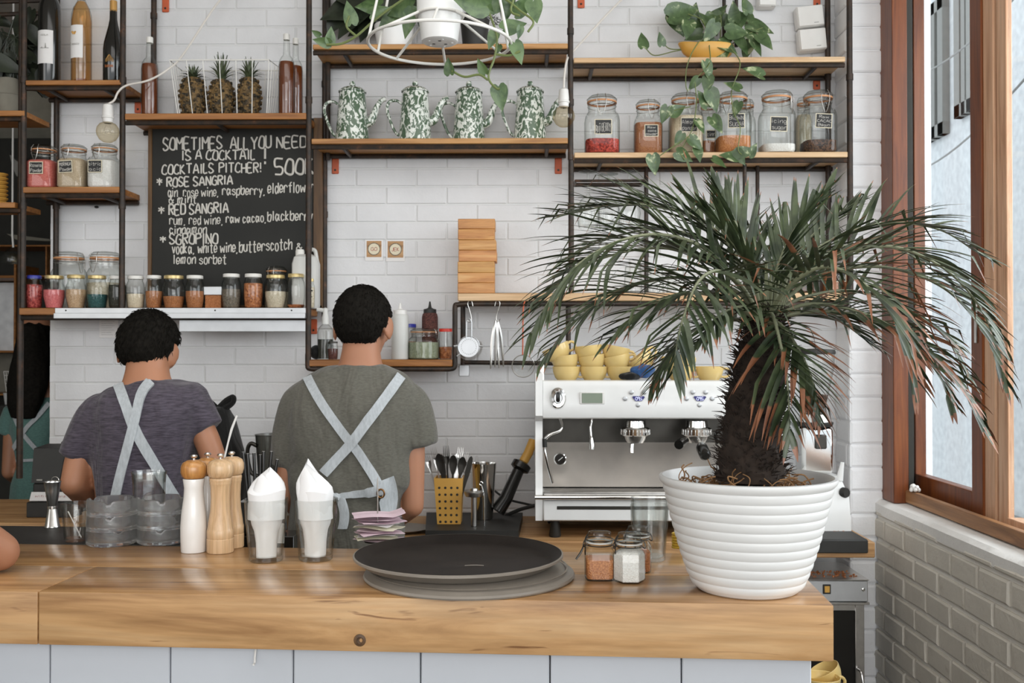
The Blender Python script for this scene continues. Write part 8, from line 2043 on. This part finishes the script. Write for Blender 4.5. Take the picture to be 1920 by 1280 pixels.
# glass pendant shade
YL = 4.4
gl = thing('glass_pendant', 'clear glass pendant lamp shade hanging at far left', 'lamp', P(25, 485, YL)); kL = MPP(YL); cL = Vector((XX(24, YL), YL, 0))
MB().lathe([(4 * kL, ZZ(462, YL, 24)), (7 * kL, ZZ(466, YL, 24)), (12 * kL, ZZ(470, YL, 24)), (22 * kL, ZZ(476, YL, 24)), (26 * kL, ZZ(484, YL, 24)), (24 * kL, ZZ(494, YL, 24))], 28, cL).build('shade', M['glassclear'], gl)
MB().tube([(cL.x, YL, ZZ(464, YL, 24)), (cL.x - 2 * kL, YL, ZZ(440, YL, 24)), (cL.x - 2 * kL, YL, 3.2)], .0045, 6).build('cord', M['whiteplastic'], gl)
MB().ball((cL.x, YL, ZZ(483, YL, 24)), .02, 14, 10).build('bulb', M['bulb'], gl)
# basket of yellow stacked bowls on the left shelf
yb_ = YS + .08
sb = thing('bowl_stack', 'stack of mustard bowls on the dim shelf at the left edge', 'bowls', (XX(-2, yb_), yb_, ZZ(379, YS, 20)))
m = MB(); z0 = ZZ(379, YS, 20); kB = MPP(yb_)
for i in range(8): m.lathe([(11 * kB, .001 + i * .0145), (16 * kB, .010 + i * .0145), (15 * kB, .013 + i * .0145), (10 * kB, .006 + i * .0145)], 24, (XX(-3, yb_), yb_, z0))
m.build('bowls', M['mustard'], sb)
# big dark plant in the dim room, upper left
dp_ = thing('potted_plant', 'big dark leaved plant in a pale round pot on the left edge shelf', 'plant', (XX(15, YS + .1), YS + .1, ZZ(207, YS, 20)))
ypl = YS + .10; kP = MPP(ypl); z0 = ZZ(207, YS, 20)
MB().lathe([(0, .001), (15 * kP, .001), (24 * kP, 18 * kP), (27 * kP, 45 * kP), (17 * kP, 72 * kP), (14 * kP, 72 * kP), (0, 66 * kP)], 28, (XX(14, ypl), ypl, z0)).tube([(XX(14, ypl) + 26.6 * kP * math.cos(a), ypl + 26.6 * kP * math.sin(a), z0 + 40 * kP) for a in [2 * PI * q / 28 for q in range(28)]], .002, 6, True).build('pot', M['greywall'], dp_)
m = MB(); rp = random.Random(2)
for i in range(46):
    a, b = rp.uniform(-30, 82), rp.uniform(38, 165); s = rp.uniform(30, 62); g = rp.choice((200, 240, 270, 300, 330, 120)) + rp.uniform(-20, 20)
    d = Vector((math.cos(math.radians(g)), rp.uniform(-.3, .3), math.sin(math.radians(g)))); heart(m, P(a, b, ypl + rp.uniform(-.03, .15)) - d * s * kP * .5, d, Vector((rp.uniform(-.5, .5), -1, .2)), s * kP, .2, .6)
for i in range(14): m.tube(catmull([Vector((XX(14, ypl), ypl, z0 + 66 * kP)), P(rp.uniform(0, 40), rp.uniform(60, 120), ypl), P(rp.uniform(-30, 80), rp.uniform(20, 150), ypl)], 5), .0032, 6)
m.build('leaves', M['darkleaf'], dp_)
ws = thing('wall_panel', 'pale panelled partition behind the left wine shelf', 'panel', P(70, 240, 4.2))
fbox(MB(), XX(40, 4.2), XX(95, 4.2), 4.2, 4.22, ZZ(232, 4.2, 70), ZZ(120, 4.2, 70)).build('panel', M['greywall'], ws)
# white pot and wire basket near the woman
wp = thing('flower_pot', 'white pot with a small wire trellis beside the woman in teal', 'pot', (XX(22, 5.6), 5.6, ZZ(758, 5.6, 22)))
kW = MPP(5.6); MB().lathe([(0, 0), (13 * kW, 0), (16 * kW, 22 * kW), (14 * kW, 22 * kW), (0, 20 * kW)], 24, (XX(24, 5.6), 5.6, ZZ(758, 5.6, 22))).build('pot', M['potwhite'], wp)
m = MB()
for q in range(8): m.tube([P(7 + q * 4.2, 696, 5.6), P(12 + q * 3.4, 734, 5.6)], .0022, 5)
for q in range(6): m.tube([P(7 + q, 696 + q * 7.6, 5.6), P(38 - q * .5, 696 + q * 7.6, 5.6)], .0022, 5)
m.build('trellis', M['whitelid'], wp)
sdk = thing('side_cabinet', 'dark cabinet in the dim room carrying a white pot', 'cabinet', (XX(10, 5.6), 5.6, 0))
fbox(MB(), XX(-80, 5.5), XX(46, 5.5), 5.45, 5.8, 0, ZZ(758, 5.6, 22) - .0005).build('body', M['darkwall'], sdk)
